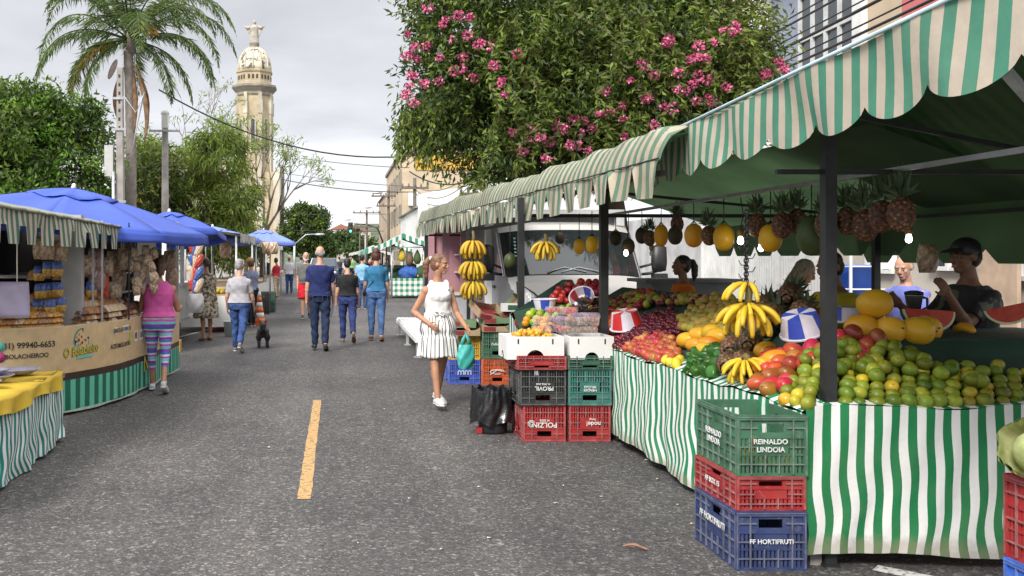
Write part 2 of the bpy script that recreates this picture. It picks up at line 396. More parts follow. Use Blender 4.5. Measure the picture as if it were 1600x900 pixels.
def crown(parent, blobs, mats, weights, L_=.12, W=.04, droop=.3, shell=.45, clump=.28, per=14, name='crown', origin=(0, 0, 0)):
    """leaf clusters spread through uneven blobs; blobs: (x,y,z,rx,ry,rz,clusters)"""
    P = []; mi = []
    for (x, y, z, rx, ry, rz, k) in blobs:
        u = unit(RNG.normal(size=(k, 3))); rad = (1 - shell * RNG.random(k) ** 1.6)[:, None]
        wob = 1 + .16 * np.sin(u[:, :1] * 5 + x) * np.cos(u[:, 2:] * 6 + y) + .1 * np.sin(u[:, 1:2] * 11 + z)
        cc = np.array([x, y, z]) + u * rad * wob * np.array([rx, ry, rz])
        cl = np.repeat(cc, per, 0); ud = np.repeat(u, per, 0)
        pos = cl + np.clip(RNG.normal(size=cl.shape), -1.7, 1.7) * clump * np.array([1, 1, .8])
        d = unit(ud * .6 + RNG.normal(size=cl.shape) * .75 + np.array([0, 0, -droop]))
        sz = RNG.uniform(.65, 1.25, len(cl))
        P.append(leafquads(pos, d, L_ * sz, W * sz))
        m1 = RNG.choice(len(mats), size=k, p=weights); m2 = np.repeat(m1, per); fl = RNG.random(len(m2)) < .25
        m2[fl] = RNG.choice(len(mats), size=fl.sum(), p=weights); mi.append(m2)
    return quads_obj(name, np.concatenate(P), np.concatenate(mi), mats, parent, origin)
def branches(mb, p0, blobs, r0, mi=0, lift=.5):
    for (x, y, z, rx, ry, rz, k) in blobs:
        e = Vector((x, y, z)); p = Vector(p0); mid = p.lerp(e, .5) + Vector((random.uniform(-.2, .2), random.uniform(-.2, .2), lift * .5))
        mb.tube([p, p.lerp(mid, .5), mid, mid.lerp(e, .6), e], [r0, r0 * .8, r0 * .6, r0 * .4, r0 * .15], 6, mi)
def tree(name, label, loc, blobs, mats, weights, trunk_r=.16, fork=.45, group=None, bark=None, cat='tree', **kw):
    root = empty(name, loc, 0, label, cat, group)
    lo = min(b[2] - b[5] for b in blobs); fk = (0, 0, lo + .35 * (max(b[2] for b in blobs) - lo) * fork)
    mb = MB(); mb.tube([(0, 0, -.05), (.03, .02, fk[2] * .4), (-.02, .03, fk[2] * .75), fk], [trunk_r * 1.25, trunk_r, trunk_r * .9, trunk_r * .75], 10)
    branches(mb, fk, blobs, trunk_r * .55); mb.build('trunk', bark or M_bark, root)
    crown(root, blobs, mats, weights, **kw)
    return root
G_dk = leafmat('leaf_dark', (.036, .062, .020)); G_md = leafmat('leaf_mid', (.075, .118, .025)); G_lt = leafmat('leaf_light', (.15, .215, .035))
G_ol = leafmat('leaf_olive', (.115, .125, .03)); G_yl = leafmat('leaf_yellow', (.25, .24, .05)); G_fe = leafmat('leaf_feathery', (.20, .26, .04))
G_br = leafmat('leaf_bright', (.13, .27, .03)); G_pale = leafmat('leaf_blossom', (.45, .42, .22))

# leafy tree of the square, bright
tree('broadleaf_tree', 'dense bright green leafy tree filling the space behind the blue umbrella and palm trunk', (-9.3, 29, .1),
     [(-1.6, 0, 3.7, 2.1, 1.7, 1.3, 190), (-.4, -.6, 5.2, 1.7, 1.5, 1.2, 150), (1.2, 0, 4.2, 1.5, 1.5, 1.6, 150), (-2.4, .3, 5.0, 1.5, 1.4, 1.0, 110), (.9, .4, 5.6, 1.1, 1.1, .8, 80),
      (-.2, -1.2, 3.0, 1.9, 1.2, 1.0, 140), (1.6, -.3, 2.6, 1.1, 1.1, .9, 90), (-3, 0, 2.6, 1.3, 1.1, .9, 80), (-.6, 0, 6.3, .8, .8, .5, 40), (.4, 0, 6.2, .5, .6, .4, 24)],
     [G_dk, G_md, G_lt, G_br], [.25, .35, .15, .25], .2, L_=.19, W=.075, clump=.21, per=46, droop=.3)
tree('broadleaf_tree', 'dark green tree with pale blossom tufts at the photo edge behind the blue umbrella', (-12.8, 33, .1),
     [(.5, 0, 5.0, 1.9, 1.6, 1.5, 150), (-1.0, 0, 4.0, 1.7, 1.5, 1.5, 110), (1.4, -.4, 4.0, 1.3, 1.3, 1.3, 100), (1.8, 0, 5.9, .9, .9, .8, 50)],
     [G_dk, G_md, G_lt, G_pale], [.35, .4, .15, .1], .2, L_=.2, W=.075, clump=.24, per=36)
tree('broadleaf_tree', 'olive green shrubby tree low behind the palm trunk', (-7.4, 36, .1),
     [(0, 0, 2.6, 1.2, 1.2, 1.6, 110), (.4, 0, 4.4, 1.0, 1.0, 1.2, 80)], [G_dk, G_md, G_ol, G_yl], [.3, .3, .3, .1], .14, L_=.25, W=.09, per=22)
# feathery trees, drooping foliage
tree('feathery_tree', 'yellow green feathery drooping tree between the two concrete poles and church tower', (-5.0, 38, .1),
     [(-1.4, 0, 5.0, 1.5, 1.5, 1.3, 110), (.1, 0, 5.4, 1.4, 1.4, 1.1, 90), (-2.6, 0, 5.6, .9, .9, .8, 40), (.5, 0, 6.3, .8, .8, .6, 30), (.9, -.2, 3.7, 1.0, 1.2, 1.2, 80), (-.4, -.4, 3.2, 1.8, 1.3, 1.5, 140), (.5, -.3, 2.4, 1.2, 1.1, 1.1, 90), (-2.0, 0, 3.0, 1.2, 1.1, 1.5, 100)],
     [G_fe, G_ol, G_dk, G_lt], [.46, .18, .10, .26], .2, L_=.42, W=.05, droop=1.1, per=30, clump=.22)
def bare_tree(label, loc, spread, h, seed):
    random.seed(seed); root = empty('bare_tree', loc, 0, label, 'tree'); mb = MB(); tips = []
    def rec(p, d, ln, r, dep):
        q = p + d * ln; mid = p.lerp(q, .5) + Vector((random.uniform(-1, 1), random.uniform(-1, 1), random.uniform(-.3, 1))) * ln * .08
        mb.tube([p, mid, q], [r, r * .8, r * .6], 5)
        if dep == 0: tips.append(q); return
        for _ in range(random.choice((2, 3, 3))):
            nd = (d + Vector((random.uniform(-1, 1) * spread, random.uniform(-.6, .6) * spread, random.uniform(-.35, .55)))).normalized()
            rec(q, nd, ln * random.uniform(.6, .85), r * .58, dep - 1)
    rec(Vector((0, 0, 0)), Vector((.05, 0, 1)), h * .42, .14, 5); mb.build('trunk', mat('bare_bark', (.15, .125, .10), .9, .3, 6, .4), root)
    t = np.array([tuple(x) for x in tips]); t = t[RNG.random(len(t)) < .55]; c = np.repeat(t, 9, 0); c = c + RNG.normal(size=c.shape) * .13
    d = unit(RNG.normal(size=c.shape) + np.array([0, 0, -.8]))
    quads_obj('crown', leafquads(c, d, .28, .05), RNG.choice(2, len(c)), [G_fe, G_lt], root, (0, 0, 0)); random.seed(seed + 1)
bare_tree('thin bare-branched tree with sparse leaf tufts in front of the church tower', (-3.2, 41, .1), .75, 5.3, 11)
bare_tree('bare twiggy tree between the palm and the church tower', (-6.3, 46, .1), .7, 7.2, 12)
# round tree at the end of the street
tree('round_tree', 'round dark green tree at the far end of the street beside the church', (-3.7, 118, .4),
     [(0, 0, 4.8, 2.7, 2.4, 2.3, 230), (-.6, 0, 6.6, 1.8, 1.6, 1.3, 120), (1.2, 0, 6.0, 1.8, 1.6, 1.5, 110), (1.6, -.5, 3.4, 1.6, 1.4, 1.5, 110), (-1.6, -.5, 3.6, 1.5, 1.4, 1.5, 110), (2.6, -.3, 2.2, 1.0, 1, 1, 60)],
     [G_dk, G_md, G_lt], [.45, .4, .15], .3, L_=.36, W=.18, clump=.26, per=26)
tree('street_tree', 'small dark trimmed bush tree at the foot of the church tower', (-9.4, 100, 0), [(0, 0, 3.2, 1.9, 1.5, 1.4, 120), (1, 0, 2.4, 1.3, 1.2, 1.2, 60)], [G_dk, G_md], [.6, .4], .2, L_=.35, W=.18, per=18)
for i, (px, Y, z, r, l) in enumerate(((490, 300, 4, 5, 'dark spreading tree on the far hillside beside the parked car'), (523, 330, 7, 4.5, 'flat topped pine-like tree on the far hill crest under the traffic light'),
                                  (545, 380, 9, 4, 'dark bushy tree on the hill crest behind the far light pole'), (560, 300, 4, 4, 'dark leafy tree low on the hill between the far houses'))):
    tree('hillside_tree', l, (gx(px, Y), Y, 0), [(0, 0, z, r, r, r * .6, 60), (r * .6, 0, z + r * .35, r * .6, r * .6, r * .4, 30)], [G_dk, G_md], [.65, .35], .5, L_=1.6, W=.9, clump=1.0, per=12, group='trees on the far hill')
for i, (px, Y, ww, h, l, col) in enumerate(((533, 420, 9, 14, 'white house high on the far hill', (.6, .57, .5)), (520, 395, 12, 8, 'grey house low on the far hill behind the trees', (.35, .35, .36)), (557, 410, 12, 13, 'cream house on the far hill right of the white one', (.5, .42, .33)), (543, 360, 10, 6, 'low brown roofed house at the foot of the far hill', (.42, .36, .3)))):
    rt = empty('hillside_house', (gx(px, Y), Y, 0), 0, l, 'house', 'houses on the far hill')
    mb = MB(); mb.bx(-ww / 2, ww / 2, 0, 8, 0, h); mb.build('wall', mat('hill_house_%d' % i, col, .8, .1), rt)
    mb = MB(); mb.prism([(-ww / 2 - .4, h + .05), (ww / 2 + .4, h + .05), (0, h + 2.5)], 1, -.4, 8.4); mb.build('roof', mat('tile_roof', (.27, .13, .09), .85, .25, 2), rt)
    for k in (-1, 1):
        mb = MB(); mb.bx(k * ww / 4 - .7, k * ww / 4 + .7, -.06, .0, h - 3, h - 1.5); mb.build('window', glass_mat('dark_glass'), rt)

# ------------------------------------------------------------------ palm
def palm():
    random.seed(5)
    root = empty('palm_tree', (-6.95, 32, .1), 0, 'tall palm with drooping feathery fronds rising behind the concrete pole', 'palm tree')
    mb = MB(); pts = []; rs = []
    for i in range(46):
        z = 8.4 * i / 45; pts.append((.12 * math.sin(z * .35) + .0, 0, z)); rs.append((.205 - .006 * z) * (1.0 + .045 * (i % 2)))
    mb.tube(pts, rs, 12); mb.tube([(.1, 0, 8.3), (.08, 0, 9.6)], [.17, .08], 10)
    mb.build('trunk', mat('palm_bark', (.22, .19, .165), .9, .3, 4, .6, 12), root)
    fg = [leafmat('frond_green', (.075, .115, .035)), leafmat('frond_light', (.15, .195, .06)), leafmat('frond_orange', (.35, .20, .035))]
    specs = []
    for k in range(24):
        az = k * 2.399 + random.uniform(-.2, .2); el = random.choice((1.3, 1.1, .85, .6, .4)) + random.uniform(-.12, .12); specs.append((az, el, random.uniform(3.9, 4.9), 0))
    specs += [(3.5, -.1, 3.1, 2), (2.9, .1, 3.4, 1), (-.2, .3, 4.2, 0), (.15, -.1, 3.4, 1), (3.3, .35, 4.3, 0), (-.5, -.3, 3.2, 0), (3.9, -.3, 3.0, 0)]
    top = Vector((.08, 0, 8.75))
    for az, el, ln, ki in specs:
        d = Vector((math.cos(az) * math.cos(el), math.sin(az) * math.cos(el), math.sin(el))); p = top.copy(); pts = [p.copy()]; n = 22
        for i in range(n):
            f = i / n; d = (d + Vector((0, 0, -1)) * (.03 + .30 * f ** 1.4)).normalized(); p = p + d * ln / n; pts.append(p.copy())
        mb = MB(); mb.tube(pts, [.035 * (1 - .85 * i / n) for i in range(n + 1)], 5, 0)
        A = np.array([tuple(x) for x in pts]); c = []; dd = []; LL = []
        for i in range(3, n):
            tdir = A[i + 1] - A[i]; tdir = tdir / np.linalg.norm(tdir); side = np.cross(tdir, (0, 0, 1.)); side /= np.linalg.norm(side) + 1e-6
            for s_ in (-1, 1):
                for q in range(5):
                    c.append(A[i] + tdir * q / 5 * ln / n); v = side * s_ * .75 + tdir * .5 + np.array([0, 0, -.75 + .5 * random.random()]) + RNG.normal(size=3) * .12; dd.append(v / np.linalg.norm(v)); LL.append(.72 * math.sin(PI * min(1, (i - 1) / n + .12)) ** .6 * random.uniform(.8, 1.1))
        P = leafquads(np.array(c), np.array(dd), np.array(LL), .042, .1)
        b = len(mb.v); k = len(P); mb.v.extend(map(tuple, P.reshape(-1, 3))); mb.f.extend([[b + 4 * i, b + 4 * i + 1, b + 4 * i + 2, b + 4 * i + 3] for i in range(k)])
        mm = {0: (0, 0, 0, 1), 1: (1, 1, 0), 2: (2, 2, 1, 0)}[ki]
        mb.mi.extend([random.choice(mm) for _ in range(k)]); mb.sm.extend([False] * k); mb.uv.extend([None] * k)
        mb.build('frond', fg, root)
    for az, ln in ((-.3, 2.6), (.35, 2.1), (2.6, 1.8), (-1.2, 2.3)):    # hanging brown dead sheaths
        mb = MB(); pts = [top + Vector((math.cos(az) * .16 + math.cos(az) * .45 * math.sin(f * 2.2) , math.sin(az) * .3 * f, -.8 - ln * f)) for f in [i / 8 for i in range(9)]]
        mb.tube(pts, [(.02 + .07 * math.sin(PI * i / 8), .03) for i in range(9)], 6); mb.build('dead_frond', mat('dead_frond', (.20, .115, .06), .9, .35, 5, .5, 20), root)
    for az in (.6, 1.1):
        c = []; 
        mb = MB()
        for q in range(26):
            a = az - .35 + random.random() * .7; p0 = top + Vector((.1, -.1, .25)); mb.tube([p0, p0 + Vector((math.cos(a) * .5, -.3, .35 * random.random())), p0 + Vector((math.cos(a) * 1.0, -.4, -.25 * random.random()))], [.012, .02, .012], 4)
        mb.build('flower_spray', mat('palm_flower', (.50, .30, .05), .8, .3, 6), root)
    mb = MB(); mb.ell((-.45, -.2, 7.75), (.1, .07, .36), M=Matrix.Rotation(.4, 3, 'Y')); mb.build('spathe', mat('spathe', (.45, .36, .33), .8), root)
palm()

# ------------------------------------------------------------------ big flowering tree over the stalls
def flower_tree():
    random.seed(8)
    root = empty('flowering_tree', (4.6, 15.6, .13), 0, 'huge spreading green tree with pink blossom clusters above the fruit stalls', 'tree')
    O = Vector((4.6, 15.6, .13))
    def bl(px, py, Y, rx, ry, rz, k): p = at(px, py, Y) - O; return (p.x, p.y, p.z, rx, ry, rz, k)
    B = [bl(740, 60, 15.2, 1.05, 1.2, 1.2, 150), bl(840, 120, 15.4, 1.35, 1.5, 1.45, 280), bl(960, 80, 15.8, 1.6, 1.7, 1.6, 330), bl(1070, 110, 15.5, 1.2, 1.5, 1.3, 210), bl(1135, 70, 15.3, .62, 1.1, 1.1, 80),
         bl(900, 210, 15.0, 1.25, 1.3, .85, 190), bl(1010, 200, 14.8, 1.25, 1.3, .75, 190), bl(800, 220, 15.2, .8, 1, .75, 100), bl(700, 160, 15.0, .62, .8, .95, 80), bl(1105, 180, 14.8, .7, .9, .55, 75),
         bl(700, -60, 15.2, 1.0, 1.1, 1.0, 90), bl(840, -90, 15.6, 1.7, 1.7, 1.5, 130), bl(1030, -70, 15.6, 1.4, 1.6, 1.3, 110), bl(1185, 118, 15.2, .30, .6, .38, 22)]
    mb = MB(); mb.tube([(0, 0, -.15), (.05, 0, 1.2), (-.05, .05, 2.2), (-.2, 0, 3.0)], [.24, .19, .18, .16], 10); branches(mb, (-.2, 0, 3.0), B, .11, lift=.4)
    # thin bare twigs reaching out over the street
    for i in range(26):
        p = at(random.uniform(610, 720), random.uniform(150, 270), 15) - O; q = Vector((-1.6, -.4, 4.2)).lerp(p, .45); mb.tube([q, q.lerp(p, .5) + Vector((0, 0, .1)), p], [.016, .01, .004], 4)
    mb.build('trunk', M_bark, root)
    crown(root, B, [G_dk, G_md, G_lt, G_ol], [.22, .36, .24, .18], L_=.125, W=.038, clump=.17, per=46, droop=.5, shell=.55)
    # hanging vine sprays, leaves in strings
    c = []; d = []; mbv = MB()
    for i in range(200):
        px = random.uniform(760, 1180); py = random.uniform(-10, 200); Y = 15.1 - 1.1 * random.random() - .3
        p = at(px, py, Y) - O; ln = random.uniform(.35, .9); sx = random.uniform(-.3, .3); pts = []
        for k in range(12):
            f = k / 11; q = p + Vector((sx * f + .05 * math.sin(f * 7 + i), -.2 * math.sin(f * 2), -ln * f)); pts.append(q)
            for z in range(4): c.append(tuple(q + Vector((random.uniform(-.03, .03), random.uniform(-.03, .03), 0)))); d.append((random.uniform(-1, 1), random.uniform(-1, .3), random.uniform(-1.1, .2)))
        mbv.tube(pts, .005, 3)
    for i in range(60):
        px = random.uniform(624, 712); py = random.uniform(150, 225); p = at(px, py, 14.9) - O
        mbv.tube([p + Vector((.75, .1, .12)), p + Vector((.3, 0, .1)), p, p + Vector((-.02, 0, -.3))], [.010, .007, .004, .002], 4)
        for k in range(16): c.append(tuple(p + Vector((random.uniform(-.09, .09), random.uniform(-.1, .1), -random.random() * .35)))); d.append((random.uniform(-.6, .6), random.uniform(-.6, .6), -1))
    mbv.build('vine_stem', M_bark, root)
    d = unit(np.array(d)); n = len(c)
    quads_obj('vine', leafquads(np.array(c), d, RNG.uniform(.09, .16, n), .04), RNG.choice(3, n, p=[.25, .47, .28]), [G_md, G_lt, G_ol], root, (0, 0, 0))
    # blossom clusters
    pk = [mat('blossom_pink', (.62, .09, .24), .7, .25, 9), mat('blossom_pale', (.75, .28, .42), .7, .2, 9)]
    cl = [(640, 55), (650, 75), (668, 68), (690, 35), (693, 32), (718, 22), (735, 22), (635, 85), (641, 83), (728, 52), (707, 62), (685, 88), (725, 88), (710, 108), (718, 106), (640, 120), (687, 130), (760, 70), (753, 65), (745, 68), (806, 88), (783, 125), (787, 128),
          (648, 118), (638, 137), (650, 165), (632, 152), (660, 128), (670, 15), (655, 95), (740, 122), (784, 148), (805, 210), (825, 222), (830, 205), (855, 250), (868, 198), (873, 200), (895, 190), (912, 187), (910, 208), (900, 225), (893, 228), (915, 232), (858, 225), (880, 200), (936, 178), (955, 177), (978, 183), (978, 210), (990, 128), (1008, 108), (1024, 120), (1005, 100), (1045, 65), (1043, 62), (1085, 88), (1078, 95), (1090, 70), (1117, 70), (1130, 45), (1147, 36), (1148, 48),
          (1063, 110), (1072, 145), (1090, 123), (1103, 122), (1085, 137), (1055, 142), (1107, 150), (1088, 155), (1110, 160), (1032, 165), (1055, 170), (1024, 195), (975, 168), (1220, 105), (1218, 95), (1200, 112), (1130, 140), (1100, 90), (1010, 150), (945, 145), (820, 238), (845, 215), (923, 200), (770, 100)]
    V = []
    for ch in root.children:
        if ch.name.split('.')[0] in ('crown', 'vine'):
            a = np.empty(len(ch.data.vertices) * 3, np.float32); ch.data.vertices.foreach_get('co', a); V.append(a.reshape(-1, 3)[::4])
    V = np.concatenate(V) + np.array(tuple(O)); VX = 525 + V[:, 0] * F / V[:, 1]; VY = 403 + (1.6 - V[:, 2]) * F / V[:, 1]
    for px, py in cl:
        px += random.uniform(-4, 4); py += random.uniform(-4, 4); near = V[:, 1][(VX - px) ** 2 + (VY - py) ** 2 < 120]
        Y = (np.percentile(near, 4) if len(near) > 5 else 14.6) - .07
        p = at(px, py, Y) - O; sz = random.uniform(.035, .075); k = int(70 * (sz / .08))
        u = unit(RNG.normal(size=(k, 3))); cc = np.array(tuple(p)) + u * sz * RNG.uniform(.5, 1.05, (k, 1)) * np.array([1.1, 1, .85])
        dd = unit(u + RNG.normal(size=(k, 3)) * .6); quads_obj('blossom', leafquads(cc, dd, .045, .04, .3), RNG.choice(2, k, p=[.7, .3]), pk, root, (0, 0, 0))
flower_tree()
# ------------------------------------------------------------------ church with its tower
def octr(r): return r
M_ch = mat('church_plaster', (.44, .365, .24), .85, .14, .6, .1, 20, dirt=.35)
M_cht = mat('church_trim', (.50, .45, .36), .85, .12, .8, .1, 20, dirt=.4)
M_chg = mat('church_grey_stone', (.26, .235, .20), .85, .2, 1, .1, 20, dirt=.4)
M_glass = glass_mat('window_glass', (.035, .045, .055), .08)
def church():
    root = empty('church', (-10.2, 120, 0), 0, 'cream church with slender octagonal bell tower above the trees', 'church')
    def ringwall(mb, r0, z0, r1, z1, n=8, mi=0, sm=False): mb.lathe([(r0, z0), (r1, z1)], n, mi=mi, sm=sm, M=Matrix.Rotation(PI / 8, 3, 'Z'))
    t = MB(); ringwall(t, 2.25, 9, 2.2, 22.0)
    t.build('tower_shaft', M_ch, root)
    for k in range(8):
        a = k * PI / 4 + PI / 8; mb = MB(); c, s = math.cos(a), math.sin(a)
        mb.box((c * 2.2, s * 2.2, 15.6), (.42, .42, 12.8), 0, a); mb.box((c * 2.24, s * 2.24, 20.2), (.5, .55, 1.6), 0, a); mb.box((c * 2.24, s * 2.24, 16.0), (.5, .5, .35), 0, a)
        mb.build('pilaster', M_cht, root)
    for k in range(8):
        a = k * PI / 4; rr = 2.11; Mz = Matrix.Rotation(a + PI / 2, 3, 'Z')
        def arch(w, h, y0, y1, z0):
            poly = [(-w, z0), (w, z0), (w, z0 + h)] + [(w * math.cos(q * PI / 8), z0 + h + w * math.sin(q * PI / 8)) for q in range(1, 8)] + [(-w, z0 + h)]
            m = MB(); m.prism(poly, 1, y0, y1); m.v = [tuple(Mz @ Vector(v)) for v in m.v]; return m
        fr = arch(.34, 3.9, -rr - .1, -rr + .2, 14.6); f = fr.build('window', M_cht, root)
        arch(.22, 3.7, -rr - .13, -rr - .09, 14.8).build('pane', M_glass, f)
    m = MB()
    prof = [(2.2, 21.6), (2.4, 21.8), (2.4, 22.1), (2.75, 22.5), (2.95, 22.7), (2.95, 22.95), (2.5, 23.1)]
    m.lathe(prof, 8, sm=False, M=Matrix.Rotation(PI / 8, 3, 'Z')); m.build('cornice', M_chg, root)
    m = MB(); m.lathe([(2.3, 23.05), (2.3, 23.35), (2.22, 23.4), (2.22, 24.5), (2.36, 24.6), (2.4, 24.8), (2.15, 24.9)], 8, sm=False, M=Matrix.Rotation(PI / 8, 3, 'Z'))
    d = m.build('drum', M_ch, root)
    for k in range(8):
        a = k * PI / 4; Mz = Matrix.Rotation(a + PI / 2, 3, 'Z')
        for q in (-.5, 0, .5):
            mb = MB(); mb.box(Mz @ Vector((q, -2.07, 23.95)), (.26, .06, .5), M=Mz); mb.build('opening', mat('opening_dark', (.06, .05, .04), .9), d)
    m = MB(); m.lathe([(2.05 * math.cos(q * PI / 2 / 9) ** .75 if q < 9 else .3, 24.85 + 3.0 * math.sin(q * PI / 2 / 9)) for q in range(10)], 24)
    mm, nt_, b_ = node_mat('dome_stained'); c_ = rampn(nt_, noise(nt_, 1.1, 6, rough=.7), [(.50, (.62, .57, .45)), (.57, (.10, .09, .07))]); nt_.links.new(c_, b_.inputs['Base Color']); b_.inputs['Roughness'].default_value = .85
    dm = m.build('dome', mm, root)
    for k in range(12):
        a = k * PI / 6; mb = MB(); mb.tube([(math.cos(a) * 2.07 * math.cos(q * PI / 2 / 9) ** .75, math.sin(a) * 2.07 * math.cos(q * PI / 2 / 9) ** .75, 24.87 + 3.0 * math.sin(q * PI / 2 / 9)) for q in range(9)], .09, 5); mb.build('rib', M_cht, dm)
    m = MB(); m.lathe([(.75, 27.5), (.8, 27.75), (.6, 27.85), (.55, 28.1), (.65, 28.2), (.4, 28.3)], 12); m.build('pedestal', M_chg, root)
    # lower tower block, buttresses and nave behind the trees
    m = MB(); m.bx(-3.6, 3.4, -1.9, 5, 0, 9.2); m.bx(-3.2, 3.0, -1.6, 4.6, 9.2, 12.2); m.build('tower_base', M_ch, root)
    for x in (-3.1, -1.2, .8, 2.9):
        mb = MB(); mb.bx(x - .4, x + .4, -2.25, -1.88, 0, 11.2); mb.prism([(-2.25, 11.2), (-1.6, 11.2), (-1.6, 12.4)], 0, x - .4, x + .4); mb.build('buttress', M_cht, root)
    for x in (3.0,):
        mb = MB(); mb.bx(3.38, 3.7, -1.5, 1.0, 0, 12.6); mb.build('buttress', M_chg, root)
    m = MB(); m.bx(-13, -3.5, 6, 40, 0, 12); m.prism([(-13, 12), (-3.5, 12), (-3.7, 14.0), (-5.3, 15.2), (-7, 15.8), (-8.25, 17.0), (-9.5, 15.8), (-11.2, 15.2), (-12.8, 14)], 1, 5.6, 6.3)
    m.build('nave', M_cht, root)
    m = MB(); m.prism([(-13.3, 12), (-3.2, 12), (-8.25, 15.4)], 1, 6.4, 40); m.build('roof', mat('church_roof', (.22, .12, .08), .85, .2, 1), root)
church()
def statue():
    root = empty('statue', (-10.2, 120, 28.3), 0, 'weathered pale stone statue of a robed figure with outstretched arms crowning the tower', 'statue')
    m = MB(); m.lathe([(.62, 0), (.55, .3), (.5, .9), (.46, 1.4), (.52, 1.9), (.55, 2.15), (.3, 2.35), (.14, 2.42), (.13, 2.55)], 16, sy=.75, wob=lambda a, z: 1 + .05 * math.sin(a * 7 + z))
    for s in (-1, 1):
        m.tube([(s * .4, 0, 2.2), (s * .85, -.15, 2.0), (s * 1.25, -.35, 2.15)], [.2, .2, .09], 8); m.prism([(s * .45, 2.1), (s * 1.05, 1.95), (s * .55, .8)], 1, -.12, .12)
    m.ell((0, -.03, 2.72), (.2, .22, .26)); m.ell((0, .05, 2.72), (.24, .22, .32)); m.build('robed_figure', mat('statue_stone', (.40, .36, .31), .9, .3, 1.5, .3, 8, dirt=.4), root)
statue()

# ------------------------------------------------------------------ buildings
def window(root, c, w, h, nx, ny, face='-y', frame=M_white, open_=0):
    """framed window; face tells the outward direction"""
    fr = MB(); gl = MB(); t = .07
    def B(mb, u0, u1, z0, z1, d0, d1):
        if face == '-y': mb.bx(c[0] + u0, c[0] + u1, c[1] - d1, c[1] - d0, c[2] + z0, c[2] + z1)
        else: mb.bx(c[0] - d1, c[0] - d0, c[1] + u0, c[1] + u1, c[2] + z0, c[2] + z1)
    B(gl, -w / 2, w / 2, -h / 2, h / 2, .0, .02)
    for i in range(nx + 1): x = -w / 2 + w * i / nx; B(fr, x - t / 2, x + t / 2, -h / 2 - t / 2, h / 2 + t / 2, .022, .09)
    for j in range(ny + 1): z = -h / 2 + h * j / ny; B(fr, -w / 2 + t / 2 + .001, w / 2 - t / 2 - .001, z - t / 2, z + t / 2, .024, .08)
    f = fr.build('window', frame, root); gl.build('pane', M_glass, f); return f
M_cream = mat('cream_plaster', (.50, .40, .28), .85, .1, .5, .1, 20, dirt=.35); M_cream2 = mat('pale_cream_plaster', (.62, .50, .36), .85, .1, .6, .1, 20, dirt=.3)
# shop-and-flat building along the right pavement
bd = empty('street_building', (10.1, 14, 0), 0, 'cream, grey-blue and pink building with big upstairs window above the striped canopy', 'building')
X0 = 10.1
def wallseg(nm, y0, y1, z0, z1, m, x=X0, d=6): mb = MB(); mb.bx(x, x + d, y0, y1, z0, z1); return mb.build(nm, m, bd, world=True)
wallseg('wall', 22.6, 24.4, 3.4, 12, M_cream2); wallseg('trim', 22.2, 22.58, 3.4, 12, M_white, X0 - .12, 1)
wallseg('wall', 20.6, 22.18, 3.4, 12, mat('blue_grey_plaster', (.25, .28, .36), .85, .1, .6), X0 + .35, 5)
wallseg('lintel', 17.75, 22.18, 8.4, 9.3, mat('grey_plaster', (.30, .29, .28), .85, .12, .6), X0 - .2, 2); wallseg('wall', 17.75, 20.58, 9.32, 12, M_cream2, X0 + .1)
wallseg('wall', 17.75, 20.58, 3.4, 5.4, M_cream2, X0 + .02); wallseg('trim', 17.4, 17.72, 3.4, 12, M_white, X0 - .12, 1)
wallseg('wall', 16.3, 17.38, 3.4, 12, M_cream)
wallseg('wall', 7.5, 16.28, 3.4, 12, mat('pink_plaster', (.52, .15, .15), .85, .1, .8, .1, 20))
wallseg('ground_floor', 7.5, 19.3, .12, 3.38, mat('shopfront_wall', (.47, .43, .38), .85, .12, .8), X0 + .04)
wallseg('soffit', 7.5, 24.4, 3.3, 3.42, M_conc, X0 - .5, 2)
window(bd, (X0 + .3 - 10.1, 19.15 - 14, 6.9), 2.8, 2.95, 5, 3, '-x', mat('window_frame', (.55, .56, .56), .5))
for (y, z, w_, h_) in ((16.9, 1.75, .8, .8), (14.9, 1.8, .9, .75), (12.6, 1.8, 1.3, 1.0)): window(bd, (X0 - 10.1, y - 14, z), w_, h_, 2, 1, '-x')
# boarded panel leaning on the shopfront
mb = MB(); mb.bx(9.86, 9.92, 13.9, 14.75, .13, 1.95); tag(mb.build('wooden_board', mat('plywood', (.45, .33, .24), .8, .2, 3, .2), origin=(9.89, 14.3, .13)), 'pale plywood board standing against the shopfront behind the man in the black cap', 'board')
bd.location.y += .85
# round sign high on the pink wall
sg = empty('round_sign', (9.9, 16.05, 7.1), 0, 'round black shop sign with a red rim high on the pink wall', 'sign')
mb = MB(); mb.lathe([(.3, 0), (.3, .1)], 28, M=Matrix.Rotation(-PI / 2, 3, 'Y')); mb.build('disc', M_black, sg)
mb = MB(); mb.tube([(-.1, math.cos(a) * .32, math.sin(a) * .32) for a in [i * PI / 14 for i in range(29)]], .035, 6); mb.build('rim', mat('sign_red', (.6, .04, .03), .4), sg)
mb = MB(); mb.bx(0, .22, -.04, .04, -.04, .04); mb.build('bracket', M_dark, sg)
